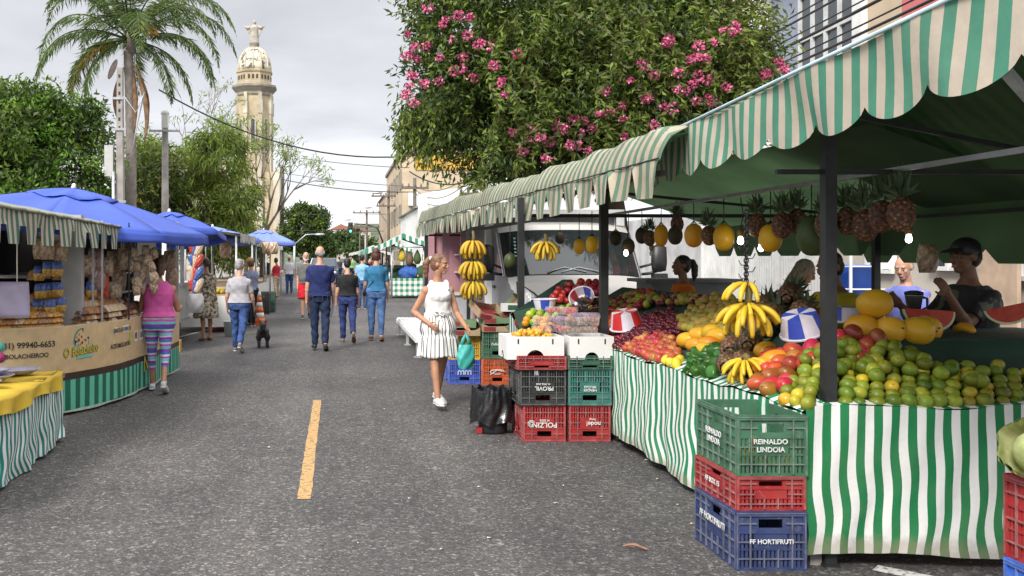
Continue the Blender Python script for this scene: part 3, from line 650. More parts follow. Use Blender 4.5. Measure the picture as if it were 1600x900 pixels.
# white slatted gate behind the sellers
gt = empty('slatted_gate', (9.95, 22, 0), 0, 'white vertical-slat metal gate behind the fruit sellers', 'gate')
for y0 in (19.4, 21.6, 23.8):
    mb = MB(); y = y0 + .06
    while y < y0 + 2.05: mb.bx(9.93, 9.97, y, y + .085, .22, 2.5); y += .125
    mb.bx(9.90, 9.925, y0, y0 + 2.15, .4, .48); mb.bx(9.90, 9.925, y0, y0 + 2.15, 2.2, 2.28); mb.build('gate_leaf', M_white, gt, world=True)
for y0 in (19.33, 21.53, 23.73, 25.95): mb = MB(); mb.bx(9.88, 10.02, y0 - .05, y0 + .05, .12, 2.6); mb.build('post', M_white, gt, world=True)
wl = MB(); wl.bx(10.3, 10.45, 19.31, 60, .1, 2.9); tag(wl.build('boundary_wall', mat('wall_limewash', (.46, .46, .46), .85, .15, 1.5, dirt=.4), origin=(10.4, 30, 0)), 'long white boundary wall behind the slatted gate', 'wall')
# tall cream block, white gabled house, white sign wall
bb = empty('cream_block', (7.5, 70, 0), 0, 'tall cream apartment block with stained upper wall beyond the market', 'building')
mb = MB(); mb.bx(4.85, 10.6, 70, 92, 0, 9.25); mb.build('wall', M_cream, bb, world=True)
mb = MB(); mb.bx(5.8, 10.65, 69.93, 69.99, 8.0, 9.2); mb.build('stained_band', mat('ochre_paint', (.55, .33, .06), .85, .3, .8, dirt=.3), bb, world=True)
mb = MB(); mb.bx(4.7, 10.75, 69.8, 92.1, 9.26, 9.5); mb.build('parapet', M_chg, bb, world=True)
for y in (72, 75.5, 79, 83, 87):
    for z in (2.2, 4.9, 7.4): window(bb, (4.85 - 7.5, y - 70, z), 1.5, 1.3, 2, 1, '-x', M_chg)
acm = MB(); acm.bx(5.25, 5.95, 69.6, 69.95, 5.4, 6.4); tag(acm.build('air_conditioner', M_white, origin=(5.6, 69.8, 5.9)), 'white air conditioning unit fixed to the cream block', 'air conditioner')
b2 = empty('white_house', (7, 50, 0), 0, 'white gabled house with stepped parapet below the cream block', 'building')
mb = MB(); mb.bx(4.3, 10.2, 50, 64, 0, 4.2); mb.prism([(4.3, 4.2), (10.2, 4.2), (10.2, 5.3), (9, 5.3), (8.2, 5.9), (6.9, 5.3), (5.2, 5.1), (4.3, 4.9)], 1, 50, 50.3); mb.build('wall', M_white, b2, world=True)
mb = MB(); mb.prism([(4.1, 4.25), (10.3, 4.25), (7.2, 5.6)], 1, 50.4, 64.2); mb.build('roof', mat('fibre_roof', (.40, .39, .38), .85, .15, .8), b2, world=True)
for x in (5.4, 7.5): window(b2, (x - 7, 0, 2.6), 1.1, 1.2, 2, 2, '-y')
b3 = empty('sign_wall', (4.6, 44.5, 0), 0, 'white shop front with purple lettering and ring logo beside the gingham stall', 'shop')
mb = MB(); mb.bx(3.9, 7.4, 44.5, 47, 0, 3.4); mb.build('wall', M_white, b3, world=True)
M_pur = mat('purple_letters', (.20, .03, .18), .5)
lettering('im', .85, M_pur, b3, (.95, -.03, 2.28), bold=.02)
mb = MB(); mb.tube([(.3 + math.cos(a) * .25, -.03, 2.25 + math.sin(a) * .25) for a in [i * PI / 12 for i in range(25)]], .035, 6); mb.ell((.3, -.03, 2.25), (.12, .02, .12)); mb.build('ring_logo', M_pur, b3)
b4 = empty('low_house', (4.6, 96, 0), 0, 'low tan house beyond the cream block by the light pole', 'building')
mb = MB(); mb.bx(5.0, 12, 96, 112, 0, 8); mb.build('wall', mat('tan_plaster', (.42, .33, .24), .85, .15, .5), b4, world=True)
mb = MB(); mb.prism([(4.8, 8.0), (12.2, 8.0), (8.5, 9.4)], 1, 95.8, 112); mb.build('roof', mat('tile_roof', (.27, .13, .09)), b4, world=True)
for z in (2.5, 5.5): window(b4, (5.8 - 4.6 + .4, 0, z), 1.0, 1.3, 2, 1, '-y')

# ------------------------------------------------------------------ poles, lamps, wires
def util_pole(px, Y, ytop, label, arms=(), r=.14, m=None, tr=False):
    z = 1.6 - (ytop - 403) * Y / F; root = empty('utility_pole', (gx(px, Y), Y, 0), 0, label, 'utility pole')
    mb = MB(); mb.tube([(0, 0, 0), (0, 0, z)], [r, r * .7], 10); mb.build('pole', m or M_conc, root)
    for dz, w_ in arms:
        mb = MB(); mb.bx(-w_, w_, -r - .08, -r + .02, z - dz - .06, z - dz + .06); c = mb.build('crossarm', mat('old_wood', (.12, .10, .08), .85), root)
        for k in (-.9, -.45, .45, .9):
            mb = MB(); mb.lathe([(.03, 0), (.07, .06), (.04, .12), (.06, .18), (.02, .22)], 8, (k * w_, -r - .03, z - dz + .06)); mb.build('insulator', mat('porcelain', (.18, .14, .12), .4), c)
    if tr:
        mb = MB(); mb.lathe([(.24, 0), (.28, .05), (.28, .75), (.2, .85)], 14, (.1, -r - .3, z - 2.6)); mb.build('transformer', mat('grey_metal', (.25, .26, .27), .5), root)
    return root
M_oldw = mat('old_wood', (.12, .10, .08), .85)
util_pole(607, 78, 297, 'dark utility pole with two crossarms before the cream block', ((.5, 1.4), (1.3, 1.0)), m=M_oldw)
util_pole(573, 95, 328, 'dark utility pole with two crossarms nearest the traffic light', ((.3, 1.4), (1.7, 1.3)), m=M_oldw)
util_pole(562, 210, 362, 'distant thin utility pole with a single crossarm on the hill road', ((.3, 1.8),), r=.2, m=M_oldw)
util_pole(648, 56, 278, 'thick utility pole with a transformer in front of the cream block', ((.6, .8),), m=M_oldw, tr=True)
util_pole(742, 36, 262, 'grey utility pole tangled with cables above the far canopy', ((.3, .6), (1.0, .6)), r=.16)
util_pole(616, 88, 335, 'short dark pole beside the low tan house', (), r=.1, m=M_oldw)
def street_lamp(px, Y, ybase_x, hx, hy, y_attach, label, own_pole=False):
    P0 = at(px, y_attach, Y); P1 = at(hx, hy, Y); root = empty('street_lamp', (P0.x, Y, 0), 0, label, 'street lamp')
    a = P0 - Vector((P0.x, Y, 0)); e = P1 - Vector((P0.x, Y, 0)); mb = MB()
    if own_pole: mb.tube([(0, 0, 0), (0, 0, a.z)], .09, 8)
    mb.tube([a, a.lerp(e, .55) + Vector((0, 0, .35)), e], .05, 6); mb.build('arm', M_galv, root)
    s = 1 if e.x > a.x else -1; mb = MB(); mb.ell(e + Vector((s * .35, 0, -.02)), (.45, .16, .1)); mb.build('lamp_head', M_galv, root)
street_lamp(640, 80, 0, 596, 301, 345, 'street lamp arm reaching left from the two-armed pole before the cream block')
street_lamp(608, 95, 0, 580, 324, 352, 'street lamp with long arm above the traffic light', True)
street_lamp(571, 110, 0, 548, 343, 366, 'street lamp nearest the traffic light at the corner', True)
street_lamp(460, 80, 0, 493, 366, 382, 'white street lamp arm over the awnings before the round tree', True)
# traffic light
tl = empty('traffic_light', (gx(572, 100), 100, 0), 0, 'traffic light showing green hanging from a long curved mast arm', 'traffic light')
p0 = Vector((1.6, 0, 0)); mb = MB(); mb.tube([(1.7, 0, 0), (1.7, 0, 3.4), (1.2, 0, 4.7), (0, 0, 5.1), (-1.3, 0, 5.15)], [.1, .1, .09, .07, .06], 8); mb.build('mast', M_dark, tl)
mb = MB(); mb.bx(-1.87, -1.37, -.2, .15, 4.15, 5.3); mb.build('housing', M_black, tl)
for k, (z, c) in enumerate(((5.08, None), (4.73, None), (4.38, (.1, .9, .55)))):
    mb = MB(); mb.ell((-1.62, -.21, z), (.13, .04, .13)); mb.build('lens', emit_mat('green_signal', c, 1.2) if c else mat('lens_off', (.05, .03, .02), .3), tl)
# concrete poles on the left
pl = empty('concrete_pole', (gx(188, 28), 28, .1), 0, 'thick square concrete pole with metal conduit and meter box before the palm', 'utility pole')
h = 1.6 - (112 - 403) * 28 / F
mb = MB(); mb.prism([(-.13, 0), (.13, 0), (.075, h), (-.075, h)], 1, -.12, .12); mb.build('pole', M_conc, pl)
for k in range(7): mb = MB(); mb.bx(-.03, .03, -.124, -.1215, h - .3 - k * .25, h - .2 - k * .25); mb.build('hole', M_dark, pl)
mb = MB(); mb.bx(-.42, -.20, -.1, .12, 3.9, 4.75); mb.bx(-.44, -.19, -.12, -.1, 3.87, 4.78); mb.build('meter_box', mat('meter_grey', (.42, .42, .41), .6, .08), pl)
mb = MB(); mb.tube([(-.16, -.19, 0), (-.16, -.19, 4.0)], .05, 8); mb.build('conduit', M_galv, pl)
for z in (1.6, 3.1, 5.2, 6.1): mb = MB(); mb.bx(-.2, .2, -.16, -.122, z, z + .07); mb.build('strap', M_steel, pl)
mb = MB(); mb.tube([(.13, -.15, 6.2), (.5, -.2, 5.7), (.75, -.2, 6.3), (.5, -.2, 5.2), (.35, -.15, 4.4)], .02, 5); mb.build('loose_cable', M_galv, pl)
p2 = empty('concrete_pole', (gx(258, 34), 34, .1), 0, 'slim round concrete pole with cap box between palm and feathery tree', 'utility pole')
mb = MB(); mb.tube([(0, 0, 0), (0, 0, 6.1)], [.15, .11], 12); mb.build('pole', M_conc, p2)
mb = MB(); mb.bx(-.11, .11, -.11, .11, 6.1, 6.6); mb.ell((0, 0, 6.62), (.16, .16, .12)); mb.build('pole_cap', M_white, p2)
mb = MB(); mb.bx(-.55, .55, -.16, -.08, 5.95, 6.02); mb.build('crossarm', M_galv, p2)
def wire(p0, p1, s, r, label, n=18):
    mb = MB(); pts = sag(p0, p1, s, n); mb.tube(pts, r, 5); o = mb.build('overhead_wire', M_black, origin=tuple(pts[0])); tag(o, label, 'wire', 'overhead wires across the street')
wire(at(248, 140, 34), at(742, 226, 36), 1.25, .028, 'thick sagging black cable from the palm pole to the flowering tree')
wire(at(470, 247, 60), at(640, 262, 60), .1, .02, 'thin wire above the street between tree branch and cream block')
wire(at(430, 268, 70), at(650, 292, 56), .15, .018, 'pale wire just above the lowest cable by the tower')
wire(at(440, 280, 65), at(650, 300, 56), .25, .03, 'dark cable crossing from the tower side to the transformer pole')
wire(at(445, 333, 110), at(640, 333, 88), .2, .022, 'high thin wire in front of the round tree top')
wire(at(445, 359, 110), at(600, 361, 98), .1, .03, 'lower wire level with the traffic light')
wire(at(640, 268, 40), at(742, 280, 36), .35, .03, 'looping cable into the tangled grey pole')
for k in range(3): wire(at(648, 290 + 5 * k, 56), at(742, 268 + 6 * k, 36), .5 + .2 * k, .02, 'cable of the bundle between transformer pole and tangled pole')
for k in range(6):
    zz = 4.85 + .19 * k; wire((8.5 + .15 * (k % 2), 32, zz + .5), (8.2 + .12 * (k % 2), 9, zz + .45), .22, (.026, .016, .03, .014, .022, .016)[k], 'black cable of the bundle running past the upstairs window')
# cables slung from the tangled pole to the near pole across the facade
wire((gx(742, 36), 36, 5.0), (8.6, 30, 7.0), .5, .02, 'slack cable from tangled pole into the blossoms')
# ------------------------------------------------------------------ cloth helpers
def polyl(pts):
    P = [Vector((*p, 0)) for p in pts]; L_ = [0]
    for a, b in zip(P, P[1:]): L_.append(L_[-1] + (b - a).length)
    def f(u):
        s = u * L_[-1]
        for i in range(len(P) - 1):
            if s <= L_[i + 1] + 1e-9:
                t = (s - L_[i]) / (L_[i + 1] - L_[i]); d = (P[i + 1] - P[i]).normalized(); return P[i].lerp(P[i + 1], t), d
        return P[-1], (P[-1] - P[-2]).normalized()
    return f, L_[-1]
def smooth_path(pts, n=40):
    """Catmull-Rom through plan points"""
    P = [Vector(p) for p in pts]; P = [P[0] * 2 - P[1]] + P + [P[-1] * 2 - P[-2]]; o = []
    m = len(P) - 3
    for i in range(m):
        for k in range(max(2, n // m)):
            t = k / max(2, n // m); a, b, c, d = P[i:i + 4]
            o.append(tuple(.5 * ((2 * b) + (c - a) * t + (2 * a - 5 * b + 4 * c - d) * t * t + (3 * b - a - 3 * c + d) * t ** 3)))
    o.append(tuple(P[-2])); return o
def skirt(name, pts, z0f, z1f, m, parent, fold=.02, k=9, sway=.0, flare=.0, nu=None, nv=14, seed=0, out=1, world=True):
    """hanging cloth along plan points; z0f bottom, z1f top (numbers or functions of u)"""
    f, Ln = polyl(pts); nu = nu or int(Ln * 40); g0 = z0f if callable(z0f) else (lambda u: z0f); g1 = z1f if callable(z1f) else (lambda u: z1f)
    def fn(u, v):                                # v 0 top .. 1 bottom
        ph = seed * 1.7
        uu = min(1, max(0, u + sway * math.sin(v * 7 + u * 9 + ph) * v / Ln + sway * .6 * math.sin(v * 15 + u * 23 + ph) * v / Ln))
        p, d = f(uu); n = Vector((d.y, -d.x, 0)) * out; s = u * Ln
        w = fold * (.25 + .75 * v) * (math.sin(s * k + 1.3 * math.sin(s * k * .31 + ph) + ph + .5 * v) + .45 * math.sin(s * k * 2.3 + ph * 2 + v * 2)) + .004 * math.sin(s * 31 + v * 9)
        q = p + n * (w + flare * v + .006); return (q.x, q.y, g1(u) + (g0(u) - g1(u)) * v + .004 * math.sin(s * 14))
    H = abs(g1(.5) - g0(.5)); mb = MB(); mb.grid(fn, nu, nv, 0, lambda u, v: (u * Ln, v * H))
    return mb.build(name, m, parent, world=world)
def canopy_valance(name, a, b, zt, zb, m, parent, period, style, depth, out=Vector((-1, 0, 0)), per=10, roll=.0, lean=.0, sagz=.02):
    """front band with a scalloped or toothed lower edge; a->b plan points"""
    a, b = Vector((*a, 0)), Vector((*b, 0)); Ln = (b - a).length; n = max(1, round(Ln / period)); mb = MB(); N_ = n * per; rows = 7
    def edge(s):
        t = (s * n) % 1.0
        if style == 'scallop': return depth * (abs(math.sin(PI * t)) ** .65)
        if style == 'tooth': return depth * max(0, min(1, min(t, 1 - t) / .2))
        return depth * (1 if .19 < t < .81 else 0)
    vs = []; uv = []; fs = []
    for i in range(N_ + 1):
        s = i / N_
        if style != 'scallop': s = min(1, max(0, s))
        p = a.lerp(b, s); e = edge(s if i < N_ else s - 1e-6); top = (zt(s) if callable(zt) else zt) + sagz * math.sin(s * n * 1.7) * .5; bot = (zb(s) if callable(zb) else zb) + depth - e
        for j in range(rows + 1):
            v = j / rows; q = p + out * (.010 * math.sin(s * Ln * 7 + v * 2) + lean * v + .02 * math.sin(s * Ln * 2.3) * v + .006 * math.sin(s * Ln * 13 + 3 * v) * v)
            z = top + (bot - top) * v; vs.append((q.x, q.y, z)); uv.append((s * Ln, top - z))
    R1 = rows + 1
    for i in range(N_):
        for j in range(rows): fs.append((i * R1 + j, (i + 1) * R1 + j, (i + 1) * R1 + j + 1, i * R1 + j + 1))
    mb.add(vs, fs, 0, True, uv); return mb.build(name, m, parent, world=True)
GRN = (.012, .19, .105); WHT = (.66, .64, .60)
M_turq = stripe_mat('canopy_turquoise_stripe', (.085, .29, .195), (.60, .52, .42), .143, dirt=.3, fade=.35)
M_old = stripe_mat('canopy_faded_stripe', (.135, .235, .165), (.50, .435, .33), .145, dirt=.75, fade=.45, dirtc=(.15, .115, .07))
M_skirt = stripe_mat('green_white_stripe', (.012, .16, .055), (.66, .66, .64), .088, dirt=.25, hem=.79)
M_skirt2 = stripe_mat('green_white_fine_stripe', (.018, .22, .09), (.74, .74, .72), .088, dirt=.2, hem=.79)
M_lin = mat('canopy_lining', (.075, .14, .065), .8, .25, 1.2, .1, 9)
thin(M_turq, .25); thin(M_old, .25); thin(M_lin, .26)
M_ging = stripe_mat('gingham_green', (.02, .20, .10), (.72, .72, .70), .22, check=True, dirt=.1)
M_farst = stripe_mat('far_canopy_stripe', (.04, .25, .16), (.66, .66, .63), .26, dirt=.15)

# ------------------------------------------------------------------ near fruit stall
ns = empty('fruit_stall', (2.42, 4.95, 0), 0, 'near fruit stall with turquoise scalloped canopy and green striped skirt', 'market stall')
def nfx(Y): return 2.06 + .072 * (Y - 2.96)
YA, YB = 2.35, 7.45
val = canopy_valance('valance', (nfx(YA), YA), (nfx(YB), YB), lambda s: 2.47 + .02 * math.sin(s * 9), 2.13, M_turq, ns, .5, 'scallop', .078, per=16)
# roof skin: striped outside, dark lining below
def roof(parent, fx, ya, yb, zf, xr, zr, xb, zb, m, ny=30, lining=True):
    def pt(u, v, dz=0):
        Y = ya + (yb - ya) * u; x0 = fx(Y)
        if v < .45: t = v / .45; x = x0 + (xr - x0) * t; z = zf + (zr - zf) * t - .10 * math.sin(PI * t) * (1 + .3 * math.sin(Y * 3.1))
        else: t = (v - .45) / .55; x = xr + (xb - xr) * t; z = zr + (zb - zr) * t - .10 * math.sin(PI * t) * (1 + .3 * math.sin(Y * 2.7))
        return (x, Y, z + dz)
    mb = MB(); mb.grid(lambda u, v: pt(u, v), ny, 14, 0, lambda u, v: (u * (yb - ya), v * 3)); mb.build('roof_cloth', m, parent, world=True)
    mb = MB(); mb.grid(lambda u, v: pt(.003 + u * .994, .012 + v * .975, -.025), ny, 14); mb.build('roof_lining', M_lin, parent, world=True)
roof(ns, nfx, YA, YB, 2.465, 3.45, 2.78, 4.6, 2.0, M_turq)
mb = MB(); mb.tube([(nfx(YA) - .01, YA, 2.475), (nfx(YB) - .01, YB, 2.475)], .009, 6); mb.build('piping', mat('pale_blue_piping', (.45, .60, .66), .6), ns, world=True)
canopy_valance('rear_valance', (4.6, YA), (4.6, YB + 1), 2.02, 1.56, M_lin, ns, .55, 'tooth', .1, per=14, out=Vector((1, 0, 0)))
post_spec = [((2.565, 5.0), 0, 2.44, .06), ((4.5, 5.1), 0, 2.0, .05), ((4.5, 8.0), 0, 2.0, .05), ((2.44, 8.75), 0, 2.3, .07)]
for (x, y), z0, z1, w_ in post_spec:
    mb = MB(); mb.bx(x - w_ / 2, x + w_ / 2, y - w_ / 2, y + w_ / 2, z0, z1); mb.bx(x - w_ * .7, x + w_ * .7, y - w_ * .7, y + w_ * .7, z0, z0 + .012); mb.build('post', M_dark, ns, world=True)
rails = [((2.15, 3.0, 2.40), (2.55, 9.0, 2.26)), ((2.92, 3.2, 2.06), (2.92, 10.8, 2.06)), ((4.5, 3.2, 1.92), (4.5, 9.0, 1.92)), ((2.5, 5.0, 2.38), (4.5, 5.1, 2.0)), ((2.3, 5.02, 2.05), (4.5, 5.04, 2.05)), ((2.44, 8.7, 2.2), (4.5, 8.7, 2.0)), ((3.45, 2.6, 2.70), (3.45, 6.7, 2.70))]
for i, (p, q) in enumerate(rails):
    mb = MB(); mb.bar(p, q, .025); mb.build('rail', M_steel if i == 1 else M_dark, ns, world=True)
mb = MB(); mb.bar((2.07, 2.97, 2.18), (3.1, 4.0, 2.02), .028); mb.build('rail', M_galv, ns, world=True)
# tables: frame legs, plank display slope, cloth
M_plank = mat('dark_green_cloth', (.012, .04, .024), .85, .25, 4, .2, 12)
sl = MB()
Zs = lambda x: .79 + .578 * (x - 2.42)
sl.add([(x, y, Zs(x)) for x, y in ((2.42, 4.98), (2.58, 4.98), (3.25, 6.9), (3.25, 10.9), (2.42, 10.9))], [(0, 1, 2, 3, 4)])
sl.bx(3.25, 3.28, 6.9, 10.9, .25, 1.26)
sl.build('display_slope', M_plank, ns, world=True)
fs_ = MB(); fs_.add([(2.56, 4.97, .80), (4.6, 4.97, .80), (4.6, 5.48, 1.03), (2.80, 5.48, 1.03)], [(0, 1, 2, 3)])
fs_.add([(2.9, 5.485, 1.02), (4.6, 5.485, 1.02), (4.6, 5.62, 1.13), (2.9, 5.62, 1.13)], [(0, 1, 2, 3)]); fs_.bx(2.95, 4.6, 5.60, 6.5, 1.08, 1.13)
fs_.bx(3.3, 4.6, 6.44, 6.48, .3, 1.1); fs_.build('display_bench', M_plank, ns, world=True)
fl = MB(); fl.bx(2.46, 4.58, 5.0, 5.44, .74, .785); fl.bx(2.46, 3.2, 5.46, 8.6, .72, .775); fl.build('table_top', M_wood, ns, world=True)
for x, y in ((2.5, 5.03), (4.5, 5.03), (2.5, 6.2), (3.15, 6.2), (2.5, 6.9), (2.5, 8.5), (3.15, 8.5), (4.5, 5.4)):
    mb = MB(); mb.bx(x - .03, x + .03, y - .03, y + .03, 0, .72); mb.build('leg', M_conc, ns, world=True)
skirt('front_skirt', [(2.41, 4.93), (2.6, 4.925), (3.5, 4.93), (4.6, 4.95)], lambda u: .07 + .015 * math.sin(u * 9), lambda u: .835 + .012 * math.sin(u * 14) + .035 * max(0, u - .35), M_skirt, ns, fold=.014, k=7, sway=.013, seed=1, out=1, nu=130, nv=20)
skirt('side_skirt', [(2.41, 8.62), (2.405, 7.4), (2.41, 6.4), (2.405, 5.5), (2.41, 4.94)], lambda u: .06 + .02 * math.sin(u * 7), lambda u: .79 + .02 * u + .012 * math.sin(u * 17), M_skirt2, ns, fold=.016, k=8, sway=.05, seed=2, out=1, nu=200, nv=20)
# folded top strip of cloth
mb = MB(); mb.grid(lambda u, v: (2.40 + .12 * v, 4.95 + 3.66 * u, .80 + .02 * (1 - u) + .012 * math.sin((1 - u) * 17) + .045 * v + .006 * math.sin(u * 60)), 90, 3, 0, lambda u, v: ((1 - u) * 3.66, v * .1)); mb.build('table_cloth_edge', M_skirt2, ns, world=True)
mb = MB(); mb.grid(lambda u, v: (2.42 + 2.18 * u, 4.925 + .09 * v, .837 + .012 * math.sin(u * 14) + .035 * max(0, u - .35) + .012 * v), 60, 2, 0, lambda u, v: (u * 2.18, v * .1)); mb.build('table_cloth_edge', M_skirt, ns, world=True)

# ------------------------------------------------------------------ far (adjoining) stall
f2 = empty('fruit_stall', (2.1, 9, 0), 0, 'second fruit stall with long faded toothed canopy beyond the near one', 'market stall')
YC, YD = 6.15, 17.7
def ffx(Y): return 2.056 - .0483 * (Y - 6.63)
canopy_valance('valance', (ffx(YC), YC), (ffx(YD), YD), lambda s: 2.235 + .012 * math.sin(s * 31), lambda s: 1.985 + .02 * math.sin(s * 17), M_old, f2, .44, 'tooth', .22, per=20, lean=.015)
def froof(u, v):
    Y = YC + (YD - YC) * u; t = v * min(1, .05 + (Y - YC) / .8); x = ffx(Y) + t * (1.35 if Y < 11.6 else .75); z = 2.235 + .012 * math.sin(u * 31) + .21 * min(1, t / .075) ** .6 * (1 + .05 * math.sin(Y * 5) + .05 * math.sin(Y * 1.9)) + .12 * t + .012 * math.sin(Y * 9 + t * 5)
    return (x, Y, z)
mb = MB(); mb.grid(lambda u, v: froof(u, v ** 2.2), 110, 18, 0, lambda u, v: (u * (YD - YC), v * 1.35)); mb.build('roof_cloth', M_old, f2, world=True)
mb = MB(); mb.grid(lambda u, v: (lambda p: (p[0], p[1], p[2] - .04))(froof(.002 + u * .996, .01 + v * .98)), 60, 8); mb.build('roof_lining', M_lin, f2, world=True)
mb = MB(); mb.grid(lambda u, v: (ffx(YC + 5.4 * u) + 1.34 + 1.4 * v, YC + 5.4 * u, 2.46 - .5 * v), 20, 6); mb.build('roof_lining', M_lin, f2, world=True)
mb = MB(); mb.tube([(ffx(YC) - .012, YC, 2.24), (ffx(YD) - .012, YD, 2.24)], .005, 6); mb.build('hem', M_dark, f2, world=True)
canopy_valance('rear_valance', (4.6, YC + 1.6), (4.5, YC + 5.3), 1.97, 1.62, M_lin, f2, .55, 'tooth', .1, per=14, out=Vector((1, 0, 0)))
for (x, y, w_) in ((1.84, 9.55, .06), (1.60, 17.0, .06), (1.78, 12.9, .045)):
    mb = MB(); mb.bx(x - w_ / 2, x + w_ / 2, y - w_ / 2, y + w_ / 2, 0, 2.2); mb.build('post', M_dark, f2, world=True)
for p, q in (((2.15, 6.3, 2.16), (1.62, 17.4, 2.16)), ((1.84, 9.55, 2.02), (4.4, 9.6, 2.02)), ((1.6, 16.9, 2.0), (3.6, 16.9, 2.0)), ((2.1, 9.2, 2.0), (2.0, 14, 2.0))):
    mb = MB(); mb.bar(p, q, .035); mb.build('rail', M_dark, f2, world=True)
s2 = MB(); Z2 = lambda y: .90 + .44 * (y - 8.92)
s2.add([(x, y, Z2(y)) for x, y in ((1.72, 8.92), (2.46, 8.92), (2.46, 10.0), (2.36, 10.0), (2.12, 9.5), (1.72, 9.32))], [(0, 1, 2, 3), (0, 3, 4, 5)]); s2.build('display_slope', M_plank, f2, world=True)
skirt('side_skirt', [(1.70, 9.34), (1.70, 8.9), (2.40, 8.88)], .1, lambda u: 1.07 - .46 * u if u < .38 else .895, stripe_mat('dark_teal_stripe', (.02, .10, .08), (.55, .55, .52), .07, dirt=.3), f2, fold=.015, seed=4, out=1, nu=100)
for x, y in ((1.78, 9.0), (2.4, 9.0), (1.78, 9.25), (2.4, 9.9)):
    mb = MB(); mb.bx(x - .03, x + .03, y - .03, y + .03, 0, .88); mb.build('leg', M_conc, f2, world=True)

# ------------------------------------------------------------------ distant stalls on the right
def far_stall(px0, px1, Y, label, tablem, ztop=2.55, depth=4.2, awn=M_farst, tb=.78, off=-.9, rx=0.0, er=.6):
    x0, x1 = gx(px0, Y), gx(px1, Y); xm = (x0 + x1) / 2; root = empty('fruit_stall', (xm, Y, 0), 0, label, 'market stall')
    w_ = (x1 - x0) / 2; e0 = -w_ + off; e1 = w_ + er
    mb = MB()
    mb.grid(lambda u, v: ((e0 + (rx - e0) * u if v < .5 else e0 + (rx - e0) * u), -.3 + (depth + .6) * v, 1.95 + (ztop - 1.95) * u - .08 * math.sin(PI * u)), 10, 20, 0, lambda u, v: (v * depth, u))
    mb.grid(lambda u, v: (rx + (e1 - rx) * u, -.3 + (depth + .6) * v, ztop - (ztop - 1.95) * u - .08 * math.sin(PI * u)), 10, 20, 0, lambda u, v: (v * depth, u)); mb.build('roof_cloth', awn, root)
    o = Vector((xm, Y, 0))
    class _P: pass
    canopy_valance('valance', (o.x + e0, o.y - .3), (o.x + e0, o.y + depth), 1.96, 1.74, awn, root, .35, 'scallop', .06, per=6)
    # gable front edge: scalloped band following the slope
    def gable(a, b, za, zb):
        mb = MB(); n = 24
        mb.grid(lambda u, v: (a + (b - a) * u, -.31, za + (zb - za) * u - .08 * math.sin(PI * u) - v * (.17 + .05 * abs(math.sin(u * 18)))), n * 2, 3, 0, lambda u, v: (u * abs(b - a) * 1.1, v)); mb.build('valance', awn, root)
    gable(e0, rx, 1.97, ztop + .02); gable(rx, e1, ztop + .02, 1.97)
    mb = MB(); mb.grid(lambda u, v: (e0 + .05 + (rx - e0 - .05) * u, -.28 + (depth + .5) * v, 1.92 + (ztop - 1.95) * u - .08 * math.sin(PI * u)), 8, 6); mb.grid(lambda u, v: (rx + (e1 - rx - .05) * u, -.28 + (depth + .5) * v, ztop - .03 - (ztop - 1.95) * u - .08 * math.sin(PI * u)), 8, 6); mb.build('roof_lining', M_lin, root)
    for x, y in ((-w_, 0), (w_, 0), (-w_, depth - .3), (w_, depth - .3), (0, 0)):
        mb = MB(); mb.tube([(x, y, 0), (x, y, 2.1 if x else ztop)], .035, 8); mb.build('post', M_galv, root)
    mb = MB(); mb.bar((-w_ - .2, -.02, 2.02), (w_ + .2, -.02, 2.02), .04); mb.build('rail', M_galv, root)
    mb = MB(); mb.bx(-w_, w_, .05, 1.0, tb - .05, tb); mb.add([(-w_, .05, tb + .01), (w_, .05, tb + .01), (w_, 1.1, tb + .4), (-w_, 1.1, tb + .4)], [(0, 1, 2, 3)]); mb.bx(-w_, w_, 1.1, 1.15, .1, tb + .4); mb.build('table_top', M_plank, root)
    skirt('skirt', [(o.x - w_ - .02, o.y + 1.2), (o.x - w_ - .02, o.y + .02), (o.x + w_, o.y + .02)], .1, tb + .02, tablem, root, fold=.01, k=5, seed=7, out=1, nu=90)
    return root, w_
gst, gw = far_stall(612, 712, 38, 'gingham-skirted fruit stall with peaked green striped canopy in mid street', M_ging, off=-1.05, rx=-.84, er=.05)
far_stall(588, 640, 54, 'small peaked striped stall canopy just beyond the gingham stall', M_ging, depth=5)
far_stall(566, 600, 72, 'tiny pale canopied stall farthest along the right of the street', mat('pale_cloth', (.5, .5, .47), .8), awn=mat('pale_awning', (.52, .53, .5), .8, .1, 1), depth=6)
# ------------------------------------------------------------------ fruit prototypes
def fruit_mat(name, c1, c2, rough=.4, sc=9, rnd=.2, hue=.02, c3=None, bump=.06, bsc=90, spec=.35):
    if name in _M: return _M[name]
    m, nt, b = node_mat(name); _M[name] = m; st = [(.34, c1), (.62, c2)]
    if c3: st.append((.82, c3))
    t = nn(nt, 'ShaderNodeTexCoord'); oi = nn(nt, 'ShaderNodeObjectInfo'); va = nn(nt, 'ShaderNodeVectorMath'); nt.links.new(t.outputs['Object'], va.inputs[0])
    cb = nn(nt, 'ShaderNodeMath', operation='MULTIPLY'); cb.inputs[1].default_value = 37; nt.links.new(oi.outputs['Random'], cb.inputs[0]); nt.links.new(cb.outputs[0], va.inputs[1])
    c = rampn(nt, noise(nt, sc, 3, va.outputs[0]), st); c = mixc(nt, rampn(nt, noise(nt, sc * 6, 4, va.outputs[0], .7), [(.64, (0, 0, 0)), (.74, (.6, .6, .6))]), c, tuple(.45 * x + .02 for x in c1)); fin(nt, b, c, rnd, hue)
    b.inputs['Roughness'].default_value = rough; b.inputs['Specular IOR Level'].default_value = spec
    if bump: add_bump(nt, b, noise(nt, bsc, 2, t.outputs['Object']), bump, .003)
    return m
M_stem = mat('stem', (.10, .08, .03), .8, .3, 30)
